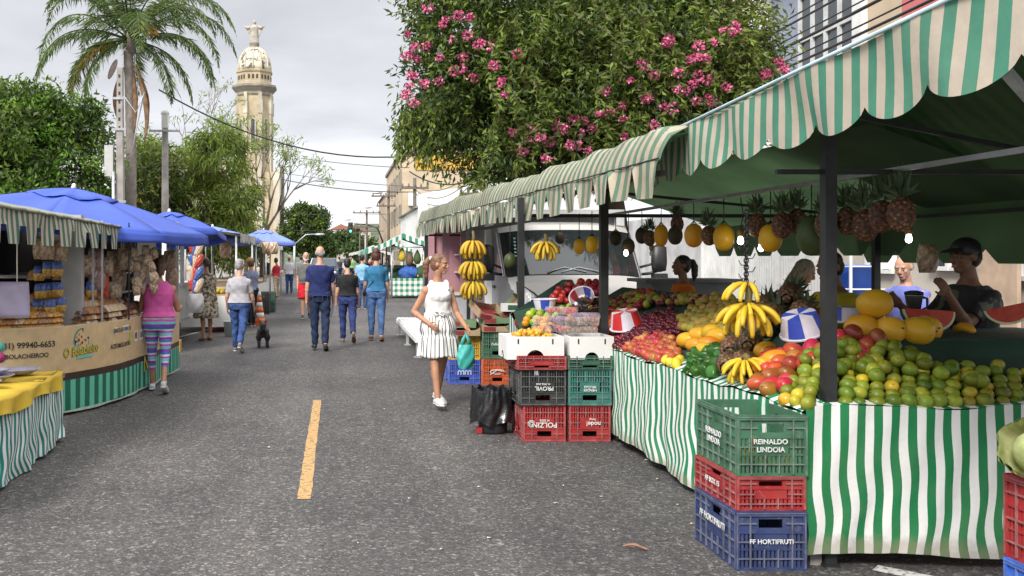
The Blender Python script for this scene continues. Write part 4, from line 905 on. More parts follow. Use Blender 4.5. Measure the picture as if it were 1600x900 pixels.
def mk(name, label, cat, group, build):
    o = build(); o.name = name; tag(o, label, cat, group); return Pool(o)
def round_fruit(r, m, sz=.92, dimple=.25, stem=True, n=16):
    def f():
        mb = MB(); k = 11; pr = []
        for j in range(k + 1):
            a = PI * j / k; rr = math.sin(a); z = -math.cos(a); z -= dimple * .6 * max(0, 1 - rr / .35) * (1 if z > 0 else -.5) * (1 if rr < .35 else 0); pr.append((r * rr, r * sz * z))
        mb.lathe(pr, n)
        if stem: mb.tube([(0, 0, r * sz * (1 - dimple * .6)), (r * .05, 0, r * sz * 1.08)], r * .05, 5, 1)
        return mb.build('fruit', [m, M_stem])
    return f
def oval_fruit(r, l, m, n=14, bend=.12, tip=.0):
    def f():
        mb = MB(); k = 11; pts = []; rs = []
        for j in range(k + 1):
            a = PI * j / k; pts.append((r * bend * math.cos(a * 2), 0, -l / 2 * math.cos(a))); rs.append(max(.002, r * math.sin(a) ** .8 * (1 - tip * (j / k - .5))))
        mb.tube(pts, rs, n); mb.tube([(r * bend, 0, l * .49), (r * bend, 0, l * .55)], r * .07, 5, 1)
        return mb.build('fruit', [m, M_stem])
    return f
LIME = fruit_mat('green_orange_skin', (.085, .125, .010), (.21, .24, .02), .4, 7, .28, .03, (.42, .30, .03), spec=.35)
LIME2 = fruit_mat('yellow_orange_skin', (.35, .36, .03), (.55, .38, .03), .3, 6, .15, .02, (.65, .28, .02))
P = {}
P['lime'] = mk('green_orange', 'green-skinned orange heaped at the front of the near stall', 'orange', 'green oranges heaped at the front corner of the near stall', round_fruit(.040, LIME, .93, .2))
P['lime2'] = mk('green_orange', 'yellowing green orange in the front heap of the near stall', 'orange', 'yellowing oranges among the green ones', round_fruit(.038, LIME2, .93, .2))
MANGO = fruit_mat('mango_skin', (.42, .02, .025), (.50, .05, .03), .3, 8, .25, .025, (.50, .22, .02)); MANGO2 = fruit_mat('dark_mango_skin', (.20, .035, .02), (.30, .09, .02), .32, 8, .25, .03, (.32, .22, .03))
P['mango'] = mk('mango', 'bright red mango in the pile beside the front post', 'mango', 'red mangoes left of the front post', oval_fruit(.050, .135, MANGO, tip=.15))
P['mango2'] = mk('mango', 'dull dark mango on the pile beside the green oranges', 'mango', 'dark mangoes around the front post', oval_fruit(.052, .13, MANGO2, tip=.15))
PLUM = fruit_mat('plum_skin', (.055, .006, .014), (.13, .010, .02), .22, 12, .35, .02, (.26, .02, .02)); APPLE = fruit_mat('apple_skin', (.30, .028, .022), (.40, .10, .04), .35, 13, .22, .03, (.52, .36, .10))
P['plum'] = mk('plum', 'dark red plum in the heap beside the red striped bowl', 'plum', 'plums heaped on the near stall', round_fruit(.028, PLUM, .98, .2, False, 12))
P['apple'] = mk('apple', 'pinkish red apple in the heap above the side skirt', 'apple', 'apples heaped on the near stall', round_fruit(.039, APPLE, .93, .4))
PEAR = fruit_mat('pear_skin', (.22, .17, .03), (.37, .26, .045), .45, 9, .25, .03, (.38, .13, .04)); GUAVA = fruit_mat('guava_skin', (.20, .16, .03), (.34, .24, .04), .42, 8, .25, .03, (.40, .14, .04))
P['pear'] = mk('pear', 'yellow brown pear on the sloping heap before the bananas', 'pear', 'pears heaped on the near stall', oval_fruit(.038, .095, PEAR, tip=.45))
P['guava'] = mk('guava', 'olive brown guava at the top of the sloping heap', 'guava', 'guavas at the back of the near stall', round_fruit(.038, GUAVA, 1.05, .15))
PEPPER = fruit_mat('pepper_skin', (.016, .06, .008), (.03, .105, .012), .33, 6, .3, .02)
def pepper():
    mb = MB(); mb.lathe([(.045 * math.sin(PI * j / 14) ** .7 * (.86 + .14 * j / 14), -.055 * math.cos(PI * j / 14) - (.012 if j > 12 else 0)) for j in range(15)], 32, wob=lambda a, z: 1 + .09 * math.cos(4 * a + z * 6)); mb.tube([(0, 0, .04), (.006, 0, .075)], .007, 6, 1)
    return mb.build('fruit', [PEPPER, mat('pepper_stem', (.07, .16, .03), .6)])
P['pepper'] = mk('green_pepper', 'glossy green pepper heaped left of the pineapples', 'pepper', 'green peppers on the near stall', pepper)
PAPAYA = fruit_mat('papaya_skin', (.55, .22, .015), (.62, .30, .02), .4, 7, .15, .02, (.45, .38, .04))
P['papaya'] = mk('papaya', 'orange yellow papaya on the slope above the green peppers', 'papaya', 'papayas on the near stall', oval_fruit(.062, .17, PAPAYA, tip=.3))
ORANGE = fruit_mat('orange_skin', (.62, .20, .015), (.66, .26, .02), .4, 9, .15, .015); TOM = fruit_mat('tomato_skin', (.45, .03, .012), (.55, .09, .015), .22, 9, .25, .02, (.6, .2, .03))
P['orange'] = mk('orange', 'orange fruit in the mixed heap under the blue striped bowl', 'orange', 'oranges on the second stall', round_fruit(.041, ORANGE, .95, .12))
P['tomato'] = mk('persimmon', 'red orange persimmon piled beside the square post', 'persimmon', 'persimmons piled by the square post', round_fruit(.036, TOM, .85, .3))
CITR = fruit_mat('citrus_green', (.16, .26, .02), (.36, .36, .03), .33, 8, .25, .03, (.55, .40, .05))
P['citrus'] = mk('citrus_fruit', 'yellow green citrus in the mixed heap of the second stall', 'citrus', 'yellow green citrus on the second stall', round_fruit(.040, CITR, .95, .15))
RAPP = fruit_mat('red_apple_skin', (.22, .010, .014), (.34, .02, .02), .28, 9, .3, .015, (.40, .10, .05))
P['redapple'] = mk('red_apple', 'dark red apple heaped before the white truck bonnet', 'apple', 'dark red apples on the second stall', round_fruit(.040, RAPP, .93, .35))
LEMON = fruit_mat('yellow_skin', (.60, .42, .02), (.66, .50, .04), .38, 8, .12, .01)
P['lemon'] = mk('yellow_fruit', 'small yellow fruit at the hem of the apple heap', 'fruit', 'yellow fruit below the papayas', oval_fruit(.034, .085, LEMON, tip=.2))

def slopeL(px, py): t = 2.30 / ((py - 403) + .62 * (px - 525)); return Vector(((px - 525) * t, F * t, 1.6 - (py - 403) * t))
zL = lambda x, y: .80 + .62 * max(0, x - 2.42) * .955
def slope2(px, py): t = 4.70 / (py + 272); return Vector(((px - 525) * t, F * t, 1.6 - (py - 403) * t))
z2 = lambda x, y: .90 + .44 * (y - 8.92)
def proj(p): return (525 + p[0] * F / p[1], 403 + (1.6 - p[2]) * F / p[1])
OCC = []
def heap(poly, kinds, sp, zf, lift=.5, xr=(2.43, 3.27), yr=(4.95, 11), layers=(0,), jit=.12, fullrot=True, up=Vector((-.5, 0, .85))):
    rx = (sp * .87) * (.85 if zf is zL else 1); i = 0; k = 0
    y = yr[0]
    row = 0
    while y < yr[1]:
        x = xr[0] + (sp / 2 if row % 2 else 0)
        while x < xr[1]:
            xx = x + random.uniform(-jit, jit) * sp; yy = y + random.uniform(-jit, jit) * sp; z = zf(xx, yy)
            px, py = proj((xx, yy, z + sp * lift))
            if inpoly(px, py, poly):
                kd = random.choices(list(kinds), weights=list(kinds.values()))[0]; o = P[kd].get()
                s = random.uniform(.84, 1.13); rot = Euler((random.uniform(0, 6.3), random.uniform(0, 6.3), random.uniform(0, 6.3))) if fullrot else Euler((random.uniform(-.5, .5), random.uniform(-.5, .5), random.uniform(0, 6.3)))
                put(o, (xx, yy, z + sp * lift + random.uniform(-.01, .012)), rot, scale=s); k += 1
            x += sp * .98
        y += rx; row += 1
    return k
random.seed(21)
# front heap of green oranges: rows climbing the front bench
n = 0
for r_ in range(8):
    y = 4.985 + r_ * .066; x = 2.64 + (.041 if r_ % 2 else 0)
    while x < 4.3:
        z = .80 + .45 * (y - 4.97) + .042; top = 5.52 - .26 * max(0, (x - 2.9)) / 1.0
        if y < top + random.uniform(-.04, .03):
            o = P['lime' if random.random() < .84 else 'lime2'].get()
            put(o, (x + random.uniform(-.008, .008), y + random.uniform(-.01, .01), z + random.uniform(-.006, .012)), Euler((random.uniform(-1.2, 1.2), random.uniform(-1.2, 1.2), random.uniform(0, 6))), scale=random.uniform(.86, 1.1)); n += 1
        x += .0815
for _ in range(34):      # a second layer nestled on top
    y = random.uniform(5.08, 5.44); x = random.uniform(2.7, 3.55 - (y - 5.05)); z = .80 + .45 * (y - 4.97) + .042 + .058
    put(P['lime'].get(), (x, y, z), Euler((random.uniform(-1, 1), random.uniform(-1, 1), 0)), scale=random.uniform(.92, 1.08))
heap([(1205, 630), (1232, 598), (1262, 573), (1284, 560), (1284, 660), (1255, 650)], {'lime': 4, 'lime2': 1}, .078, zL)
heap([(1165, 605), (1180, 580), (1192, 556), (1225, 543), (1300, 548), (1300, 562), (1262, 572), (1232, 597), (1205, 628), (1180, 615)], {'mango': 4, 'mango2': 2}, .10, zL, fullrot=True)
heap([(1065, 585), (1085, 558), (1098, 545), (1128, 545), (1136, 560), (1122, 592), (1100, 596)], {'pepper': 1}, .085, zL, .45)
heap([(965, 556), (985, 535), (1010, 524), (1050, 524), (1062, 540), (1058, 566), (1030, 566)], {'apple': 1}, .080, zL)
heap([(940, 545), (962, 520), (1000, 493), (1050, 484), (1068, 500), (1060, 520), (1012, 523), (985, 534), (962, 556)], {'plum': 1}, .056, zL, .45)
heap([(1058, 506), (1073, 485), (1112, 473), (1142, 480), (1142, 512), (1110, 522), (1070, 517)], {'pear': 3, 'guava': 1}, .080, zL)
heap([(1085, 476), (1105, 462), (1150, 465), (1150, 480), (1112, 473)], {'guava': 2, 'pear': 1}, .078, zL)
heap([(938, 540), (938, 492), (960, 482), (972, 494), (956, 522)], {'tomato': 1}, .073, zL)
heap([(1030, 568), (1048, 556), (1062, 562), (1052, 580)], {'lemon': 1}, .075, zL)
heap([(945, 492), (955, 468), (1000, 455), (1028, 458), (1022, 474), (990, 482), (965, 488)], {'redapple': 3, 'citrus': 2, 'guava': 2, 'plum': 2}, .082, zL, yr=(4.95, 10.9))
heap([(1100, 474), (1030, 476), (1024, 464), (1060, 460), (1098, 462)], {'plum': 2, 'guava': 1}, .075, zL, yr=(4.95, 10.9))
heap([(858, 474), (866, 455), (890, 444), (915, 437), (945, 440), (945, 458), (905, 464), (895, 474)], {'redapple': 1}, .085, z2, xr=(1.75, 3.2), yr=(8.95, 10.4))
heap([(815, 505), (825, 483), (850, 480), (880, 476), (905, 482), (905, 492), (880, 507), (850, 512), (836, 508)], {'citrus': 4, 'orange': 2}, .085, z2, xr=(1.73, 3.0), yr=(8.95, 10.4))
heap([(926, 520), (928, 500), (946, 490), (946, 535)], {'tomato': 1}, .075, z2, xr=(1.75, 2.5), yr=(8.95, 10.4))
heap([(905, 474), (930, 462), (946, 460), (946, 480), (920, 488)], {'citrus': 2, 'guava': 3}, .085, z2, xr=(1.75, 2.5), yr=(8.95, 10.4))
heap([(836, 520), (845, 508), (868, 506), (870, 520), (850, 528)], {'orange': 1}, .085, z2, xr=(1.73, 2.5), yr=(8.9, 10.4))
for px, py, rx_, rz_ in ((1075, 541, 1.4, .5), (1095, 533, 1.5, 1.0), (1112, 529, 1.3, .2), (1088, 549, 1.6, .9), (1122, 536, 1.5, .4), (1108, 547, 1.4, 1.3), (1100, 556, 1.5, .2)):
    p = slopeL(px, py); put(P['papaya'].get(), (p.x, p.y, p.z + .045), Euler((rx_, .3, rz_)), scale=random.uniform(.85, 1.05))
for px, py in ((1195, 566), (1212, 580), (1196, 590)):
    p = slopeL(px, py); put(P['papaya'].get(), (p.x, p.y, p.z + .07), Euler((1.3, .5, random.random() * 3)), scale=.95, label='red-flushed papaya lying on the red mangoes', group='red-flushed papayas on the mangoes')
# melons, mangoes behind the front heap
MELON = fruit_mat('melon_skin', (.66, .32, .015), (.70, .40, .03), .4, 5, .08, .01, bump=.15, bsc=45)
P['melon'] = mk('melon', 'yellow melon in the pile behind the green oranges', 'melon', 'yellow melons piled behind the green oranges', oval_fruit(.085, .19, MELON, 20, .0))
for x, y, z, rx_ in ((3.13, 5.72, 1.18, 1.4), (3.26, 5.66, 1.17, 1.2), (3.40, 5.62, 1.17, 1.5), (3.52, 5.74, 1.17, 1.3)): put(P['melon'].get(), (x, y, z), Euler((rx_, .9, random.random())))
put(P['melon'].get(), (3.22, 5.74, 1.325), Euler((.4, 1.3, 0)), label='orange melon with a dark mark crowning the melon pile', scale=1.04); P['melon'].o['label'] = P['melon'].o['label']
for px, py, Y, k in ((1335, 520, 5.55, 'mango2'), (1355, 538, 5.5, 'mango2'), (1320, 540, 5.5, 'mango2'), (1340, 550, 5.45, 'mango'), (1370, 530, 5.5, 'mango2'), (1310, 528, 5.6, 'mango'), (1338, 560, 5.4, 'mango2'), (1360, 558, 5.42, 'mango2')):
    put(P[k].get(), at(px, py, Y), Euler((random.random() * 3, random.random() * 3, 0)))
# watermelon pieces
M_wm = fruit_mat('watermelon_flesh', (.42, .035, .02), (.52, .07, .04), .35, 14, 0, 0); M_rind = fruit_mat('watermelon_rind', (.04, .10, .02), (.10, .2, .05), .4, 12, 0, 0); M_pith = mat('watermelon_pith', (.62, .60, .38), .5)
def wedge(label, loc, rot, R_=.17, dip=0):
    root = empty('watermelon_slice', loc, 0, label, 'watermelon'); root.rotation_euler = rot
    def arc(r, z=0, n=20): return [(r * 1.3 * math.cos(a), r * math.sin(a) + z) for a in [PI + PI * i / n for i in range(n + 1)]]
    mb = MB(); mb.grid(lambda u, v: (R_ * 1.3 * math.cos(PI + PI * u) * math.cos(v * PI / 2), R_ * .8 * math.sin(v * PI / 2), R_ * math.sin(PI + PI * u) * math.cos(v * PI / 2)), 24, 8); mb.build('rind', M_rind, root)
    mb = MB(); mb.prism(arc(R_ * .995), 1, -.004, .004); mb.build('pith', M_pith, root)
    mb = MB(); mb.prism(arc(R_ * .91, .004), 1, -.008, -.005); mb.add([(x, y, .003 + dip * math.sin(x * 40)) for x, y in ((-R_ * 1.2, 0), (R_ * 1.2, 0), (R_ * .6, R_ * .6), (-R_ * .6, R_ * .6))], [(0, 1, 2, 3)]); mb.build('flesh', M_wm, root)
wedge('large cut watermelon half beside the yellow melons showing red flesh', (3.66, 5.93, 1.275), (-.25, .06, .1), .135)
wedge('small wet watermelon piece at the far edge of the dark bench', (4.15, 5.93, 1.30), (-.2, -.22, -.1), .112)
P['melonslice'] = mk('melon_slice', 'yellow melon slice lying on the dark green cloth', 'melon', None, oval_fruit(.03, .16, MELON, 10, .5)); put(P['melonslice'].get(), (3.86, 5.9, 1.16), Euler((1.4, 1.4, 0)))
# pineapples
def pineapple(r=.068, l=.17, leaf=.17, name='pineapple'):
    root = empty(name, (0, 0, 0)); mb = MB(); nu, nv = 32, 22
    def f(u, v):
        a = 2 * PI * u; t = v; z = -l / 2 + l * t; rr = r * (math.sin(PI * (.06 + .88 * t)) ** .42)
        h = abs(math.sin(4 * a + 9 * t * PI * .5)) * abs(math.sin(4 * a - 9 * t * PI * .5)); rr *= .93 + .13 * h ** .7
        return (rr * math.cos(a), rr * math.sin(a), z)
    mb.grid(f, nu * 2, nv * 2, 0)
    mb.ell((0, 0, -l / 2), (r * .42, r * .42, .01), 10, 4); mb.ell((0, 0, l / 2), (r * .42, r * .42, .01), 10, 4)
    m, nt, b = (None, None, None)
    if 'pineapple_skin' in _M: m = _M['pineapple_skin']
    else:
        m, nt, b = node_mat('pineapple_skin'); _M['pineapple_skin'] = m
        v = nn(nt, 'ShaderNodeTexVoronoi'); v.inputs['Scale'].default_value = 46; t = nn(nt, 'ShaderNodeTexCoord'); nt.links.new(t.outputs['Object'], v.inputs['Vector'])
        c = rampn(nt, v.outputs['Distance'], [(.05, (.40, .26, .11)), (.28, (.19, .082, .03)), (.6, (.065, .032, .016))]); fin(nt, b, c, .2, .02); b.inputs['Roughness'].default_value = .6
        add_bump(nt, b, v.outputs['Distance'], -.5, .01)
    mb.build('body', m, root)
    c = []; d = []; LL = []
    for k in range(34):
        a = k * 2.4; t = k / 34; el = .35 + 1.1 * t; c.append((.018 * math.cos(a) * (1 - t), .018 * math.sin(a) * (1 - t), l / 2 + .005 + .03 * t)); d.append((math.cos(a) * math.cos(el), math.sin(a) * math.cos(el), math.sin(el))); LL.append(leaf * (.45 + .55 * t))
    quads_obj('leaf_crown', leafquads(np.array(c), np.array(d), np.array(LL), .024, .2), np.zeros(34), [leafmat('pineapple_leaf', (.09, .13, .07))], root, (0, 0, 0))
    return tag(root, 'brown pineapple lying in the pile beside the striped bowl', 'pineapple', 'pineapples piled on the near stall')
P['pine'] = Pool(pineapple())
for i, (px, py, up_, rot) in enumerate(((1150, 566, .06, (1.2, .3, -.8)), (1176, 562, .075, (1.3, .1, .4)), (1143, 588, .05, (1.4, .2, .2)), (1167, 586, .05, (1.1, -.4, 1.0)), (1162, 534, .06, (1.3, 0, -.5)), (1190, 536, .07, (1.2, .4, .6)), (1210, 520, .08, (1.7, .3, .2)), (1238, 492, .10, (1.35, .5, 1.2)), (1258, 510, .06, (1.3, .2, .9)), (1200, 500, .06, (1.2, .2, 1.8)))):
    p = slopeL(px, py); put(P['pine'].get(), (p.x - .03, p.y - .03, p.z + up_ + .035), Vector((.45 + .3 * rot[1], .8, .15 + .25 * rot[1])).to_track_quat('Z', 'Y').to_euler(), scale=random.uniform(1.05, 1.22))
# bananas
M_ban = fruit_mat('banana_skin', (.58, .38, .02), (.66, .46, .03), .45, 5, .12, .01, (.40, .30, .02), bump=0); M_banh = fruit_mat('banana_skin_dull', (.46, .29, .02), (.55, .36, .03), .5, 5, .15, .01, (.30, .19, .02), bump=0); M_bant = mat('banana_tip', (.10, .075, .02), .8)
def banana_mesh(l=.17, r=.017, curve=1.2, m=None):
    mb = MB(); n = 10; pts = []; rs = []
    for i in range(n + 1):
        f = i / n; a = -curve / 2 + curve * f; RR = l / curve; pts.append((RR * (math.cos(a) - math.cos(curve / 2)), 0, RR * math.sin(a) + l * .48)); rs.append(r * (math.sin(PI * (.1 + .8 * f)) ** .5) * (.35 if f < .08 else 1))
    mb.tube(pts, rs, 7); mb.tube([pts[-1], Vector(pts[-1]) + (Vector(pts[-1]) - Vector(pts[-2])) * .35], r * .28, 5, 1)
    return mb.mesh('banana', [m or M_ban, M_bant])
BM_, BMH = banana_mesh(), banana_mesh(m=M_banh)
def banana_hand(root, n, rad, z0, el0, el1, me=None, rows=2, arc=2 * PI, a0=0, sc=1.0):
    for r_ in range(rows):
        for k in range(n):
            a = a0 + arc * (k + .5 * r_) / n + random.uniform(-.06, .06); el = el0 + (el1 - el0) * (r_ / max(1, rows - 1)) + random.uniform(-.08, .08)
            o = bpy.data.objects.new('banana', me or BM_); C.objects.link(o); o.parent = root; d = Vector((math.cos(a) * math.cos(el), math.sin(a) * math.cos(el), math.sin(el)))
            side = Vector((-math.sin(a), math.cos(a), 0)); upv = d.cross(side); M_ = Matrix((-upv if False else upv, side, d)).transposed()
            o.rotation_euler = M_.to_euler(); o.location = (math.cos(a) * rad, math.sin(a) * rad, z0 - .03 * r_); o.scale = (sc,) * 3
def bunch(label, loc, rows, rot=(0, 0, 0), stem=.1, group=None):
    root = empty('banana_bunch', loc, 0, label, 'bananas', group); root.rotation_euler = rot
    mb = MB(); mb.tube([(0, 0, -.06), (.01, 0, stem * .5), (0, 0, stem)], [.022, .022, .016], 7); mb.build('stem', mat('banana_stem', (.16, .13, .04), .8), root)
    for a in rows: banana_hand(root, *a)
    return root
random.seed(4)
bunch('bright yellow banana bunch hanging on the chain above the pineapples', at(1168, 470, 5.8), [(9, .035, -.03, -.62, -1.0, BM_, 2, 2 * PI, 0, 1.1), (4, .02, .11, -.75, -.75, BM_, 1, PI * .9, 2.6, 1.0), (7, .02, -.01, -1.25, -1.25, BM_, 1)])
p = slopeL(1168, 600); bunch('small yellow banana bunch spilling over the side skirt by the red mangoes', (p.x - .02, p.y - .02, p.z + .15), [(7, .03, 0, -.45, -.8, BM_, 2, PI * 1.25, PI * .62, .82), (5, .02, .0, -1.1, -1.1, BM_, 1, PI, PI * .8, .8)], (0, -.25, 0), .03)
for i, (py, n_, l) in enumerate(((392, 11, 'topmost hanging banana hand by the pink trailer'), (424, 12, 'middle banana hand of the tall cluster by the pink trailer'), (455, 10, 'lowest banana hand hanging above the cardboard trays'))):
    bunch('%s' % l, at(739, py - 12, 12.3), [(n_, .045, .03, -.95, -1.25, BMH, 2, 2 * PI, i * .7, 1.3)], (0, 0, 0), .16)
mb = MB(); p0 = at(739, 335, 12.3); p1 = at(739, 470, 12.3); mb.tube([p0, p1], .007, 5); tag(mb.build('rope', M_dark, origin=tuple(p0)), 'thin rope holding the three hanging banana hands', 'rope')
bunch('banana hand hanging in front of the truck windscreen', at(852, 378, 9.4), [(8, .02, 0, -.8, -1.2, BMH, 2, 2 * PI, 0, 1)], (0, 0, 0), .08)
# chain
mb = MB(); p0 = at(1166, 330, 5.8); p1 = at(1166, 447, 5.8); nl = 22
for i in range(nl):
    c = p0.lerp(p1, (i + .5) / nl); a = PI / 2 * (i % 2); mb.tube([c + Vector((math.cos(q) * .013 * math.cos(a), math.cos(q) * .013 * math.sin(a), math.sin(q) * .018)) for q in [k * PI / 4 for k in range(9)]], .0045, 5, caps=False)
for k in range(7):
    c = p0.lerp(p1, .45 + .09 * k); s = (-1) ** k; mb.tube([c, c + Vector((s * .035, -.01, .0)), c + Vector((s * .05, -.01, .03))], .003, 4)
tag(mb.build('chain', M_dark, origin=tuple(p0)), 'dark metal chain with hooks holding the yellow banana bunch', 'chain')

# ------------------------------------------------------------------ hanging melons, pineapples, coconuts, bulbs
def net_string(mb, top, bot): mb.tube([top, bot], .0025, 4)
M_mel2 = fruit_mat('hanging_melon_skin', (.66, .30, .012), (.72, .38, .02), .4, 6, .06, .01, bump=.2, bsc=50)
def hang(kind, px, py, r, l, label, m, group=None, X=2.92):
    Y = X * F / (px - 525); p = at(px, py, Y); root = empty('hanging_' + kind, p, 0, label, kind, group)
    mb = MB(); k = 12; mb.lathe([(max(.004, r * math.sin(PI * j / k) ** .85), -l / 2 * math.cos(PI * j / k)) for j in range(k + 1)], 18); mb.build('fruit', m, root)
    mb = MB(); zt = 2.05 - p.z; mb.tube([(0, 0, l * .48), (.0, 0, zt)], .004, 4)
    for a in range(5): aa = a * 1.256; mb.tube([(math.cos(aa) * r * .9, math.sin(aa) * r * .9, l * .12), (math.cos(aa) * r * .5, math.sin(aa) * r * .5, l * .42), (0, 0, l * .62)], .0025, 4)
    mb.build('string', M_lk, root); return root
for px, py, r, l, lb in ((1131, 371, .076, .205, 'largest yellow melon hanging in the row, beside the lit bulb'), (1084, 368, .074, .195, 'round yellow melon hanging second from the lit bulb'), (1033, 368, .062, .20, 'yellow melon with a pale sticker hanging in the row'), (943, 378, .06, .2, 'yellow melon hanging half behind the square post'), (925, 382, .06, .17, 'small yellow melon hanging before the truck windscreen'), (1204, 372, .075, .19, 'tilted yellow melon hanging beside the dark pineapples'), (905, 385, .055, .16, 'yellow papaya-like melon hanging lowest before the windscreen')):
    hang('melon', px, py, r, l, lb, M_mel2, X=2.92 if px > 930 else 2.45)
for px, py in ((982, 385), (1003, 368), (1055, 368), (875, 372), (962, 372)): hang('coconut', px, py, .062, .16, 'dark coconut hanging in the row between the yellow melons', fruit_mat('coconut_skin', (.03, .025, .012), (.055, .045, .02), .6, 9, .3, .02), 'dark coconuts hanging in the row')
hang('melon', 1268, 368, .085, .25, 'dark green melon hanging beside the front post', fruit_mat('dark_melon', (.03, .045, .012), (.05, .07, .02), .5, 6, .2, .02))
hang('melon', 797, 408, .07, .17, 'dark green avocado-shaped fruit hanging by the truck mirror', _M['dark_melon'], X=1.9)
base_p = P['pine'].o
for i, (px, py, s_, X) in enumerate(((1408, 335, 1.2, 2.92), (1352, 352, 1.25, 2.92), (1378, 338, 1.15, 2.92), (1325, 345, 1.15, 2.92), (1290, 352, 1.1, 2.92), (1245, 345, 1.1, 2.92), (1222, 352, 1.15, 2.92), (1182, 352, 1.15, 2.92), (1108, 368, 1.05, 2.92), (1058, 350, 1.0, 2.92), (1015, 372, 1.0, 2.92))):
    Y = X * F / (px - 525) + (.25 if i % 2 else 0); o = dup(base_p); put(o, at(px, py, Y), Euler((random.uniform(-.1, .1), random.uniform(-.1, .1), random.random() * 6)), scale=s_ * .8)
    tag(o, 'brown pineapple hanging under the near canopy', None, 'pineapples hanging under the near canopy')
def bulb(px, py, Y, label, lit=True):
    p = at(px, py, Y); root = empty('light_bulb', p, 0, label, 'light bulb')
    mb = MB(); mb.lathe([(.001, -.02), (.013, -.016), (.021, -.002), (.021, .008), (.016, .028), (.014, .04)], 16); mb.build('globe', emit_mat('lit_bulb', (1, .93, .82), 9) if lit else mat('bulb_glass', (.5, .5, .5), .2), root)
    mb = MB(); mb.lathe([(.016, .038), (.024, .05), (.024, .085), (.012, .095)], 12); mb.build('socket', mat('brass', (.30, .20, .08), .45, metal=.6), root)
    mb = MB(); mb.tube([(0, 0, .09), (.02, 0, .2), (0, 0, 2.04 - p.z)], .004, 4); mb.build('cord', M_black, root)
bulb(1157, 378, 7.0, 'lit bulb hanging right of the biggest hanging melon'); bulb(1189, 389, 7.6, 'lit bulb below the dark pineapples near the chain'); bulb(1420, 375, 6.6, 'lone lit bulb above the man in blue')
bulb(978, 397, 9.4, 'lit bulb low behind the coconuts by the truck'); bulb(1018, 397, 9.6, 'dim bulb above the seller in orange', False)

# ------------------------------------------------------------------ bowls, cards, boxes, packs
M_bw = mat('bowl_white', (.66, .62, .68), .4); M_br = mat('bowl_red', (.55, .03, .03), .4); M_bb = mat('bowl_blue', (.035, .07, .42), .4)
def bowl(label, loc, rot, R_, h, cols, upside=True):
    root = bpy.data.objects.new('striped_bowl', None)
    mb = MB(); n = 32
    for j, (r0, z0, r1, z1) in enumerate(((R_ * .72, h, R_ * .94, .012), (R_ * .94, .012, R_, .008), (R_, .008, R_, 0), (R_ * .9, .006, R_ * .69, h * .96), (.001, h * .965, R_ * .69, h * .96), (.001, h, R_ * .72, h))):
        vs = []; fs = []
        for k in range(n): a = 2 * PI * k / n; vs += [(r0 * math.cos(a), r0 * math.sin(a), z0), (r1 * math.cos(a), r1 * math.sin(a), z1)]
        for k in range(n): mb.add([vs[2 * k], vs[2 * k + 1], vs[(2 * k + 3) % (2 * n)], vs[(2 * k + 2) % (2 * n)]], [(0, 1, 2, 3)], cols[(k // 4) % len(cols)] if j not in (1, 2) else 0, True)
    o = mb.build('striped_bowl', [M_bw, M_br, M_bb]); put(o, loc, Euler(rot)); tag(o, label, 'bowl'); return o
p = slopeL(980, 520); bowl('red and white striped bowl upside down on the plums', (p.x, p.y, p.z + .05), (.1, -.25, .2), .155, .15, (1, 0))
p = slopeL(1250, 546); bowl('blue and white striped bowl tilted upside down above the red mangoes', (p.x + .02, p.y, p.z + .10), (.05, -.38, .4), .135, .125, (2, 0))
p = at(1330, 520, 6.05); bowl('blue bowl with a red rim partly behind the front post', (p.x - .06, p.y, 1.20), (0, 0, .3), .16, .09, (2, 0, 2, 1))
p = slope2(851, 485); bowl('blue and white striped bowl standing in the citrus heap', (p.x, p.y, p.z + .115), (PI, 0, .2), .125, .11, (2, 0))
p = slope2(908, 482); bowl('red white and blue bowl leaning open towards the street', (p.x, p.y, p.z + .12), tuple(Vector((.35, .62, -.5)).to_track_quat('Z', 'Y').to_euler()), .125, .11, (1, 0, 2, 0))
def card(label, px, py, Y, w_, h_, rot):
    p = at(px, py, Y); mb = MB(); mb.box((0, 0, 0), (w_, .004, h_))
    for k in range(3): mb.box((0, -.0035, h_ * (.28 - .26 * k)), (w_ * (.6 if k else .75), .002, h_ * .09), 1)
    o = mb.build('price_card', [M_card, mat('card_ink', (.12, .1, .12), .8)], origin=tuple(p)); o.rotation_euler = rot; tag(o, label, 'price card')
card('tall white price card in front of the seller in orange', 1038, 443, 9.0, .065, .145, (.1, -.2, .1)); card('tilted grey price card above the papayas', 1066, 487, 8.2, .14, .10, (-.7, -.35, -.2)); card('small white price card standing in the pears', 1086, 513, 7.2, .085, .07, (-.2, .1, .3))
card('narrow price tag beside the green grapes', 1006, 487, 8.0, .03, .13, (.1, .1, 0)); card('red and white price tag hanging by the dark plums', 1018, 490, 7.9, .03, .11, (.1, 0, .1))
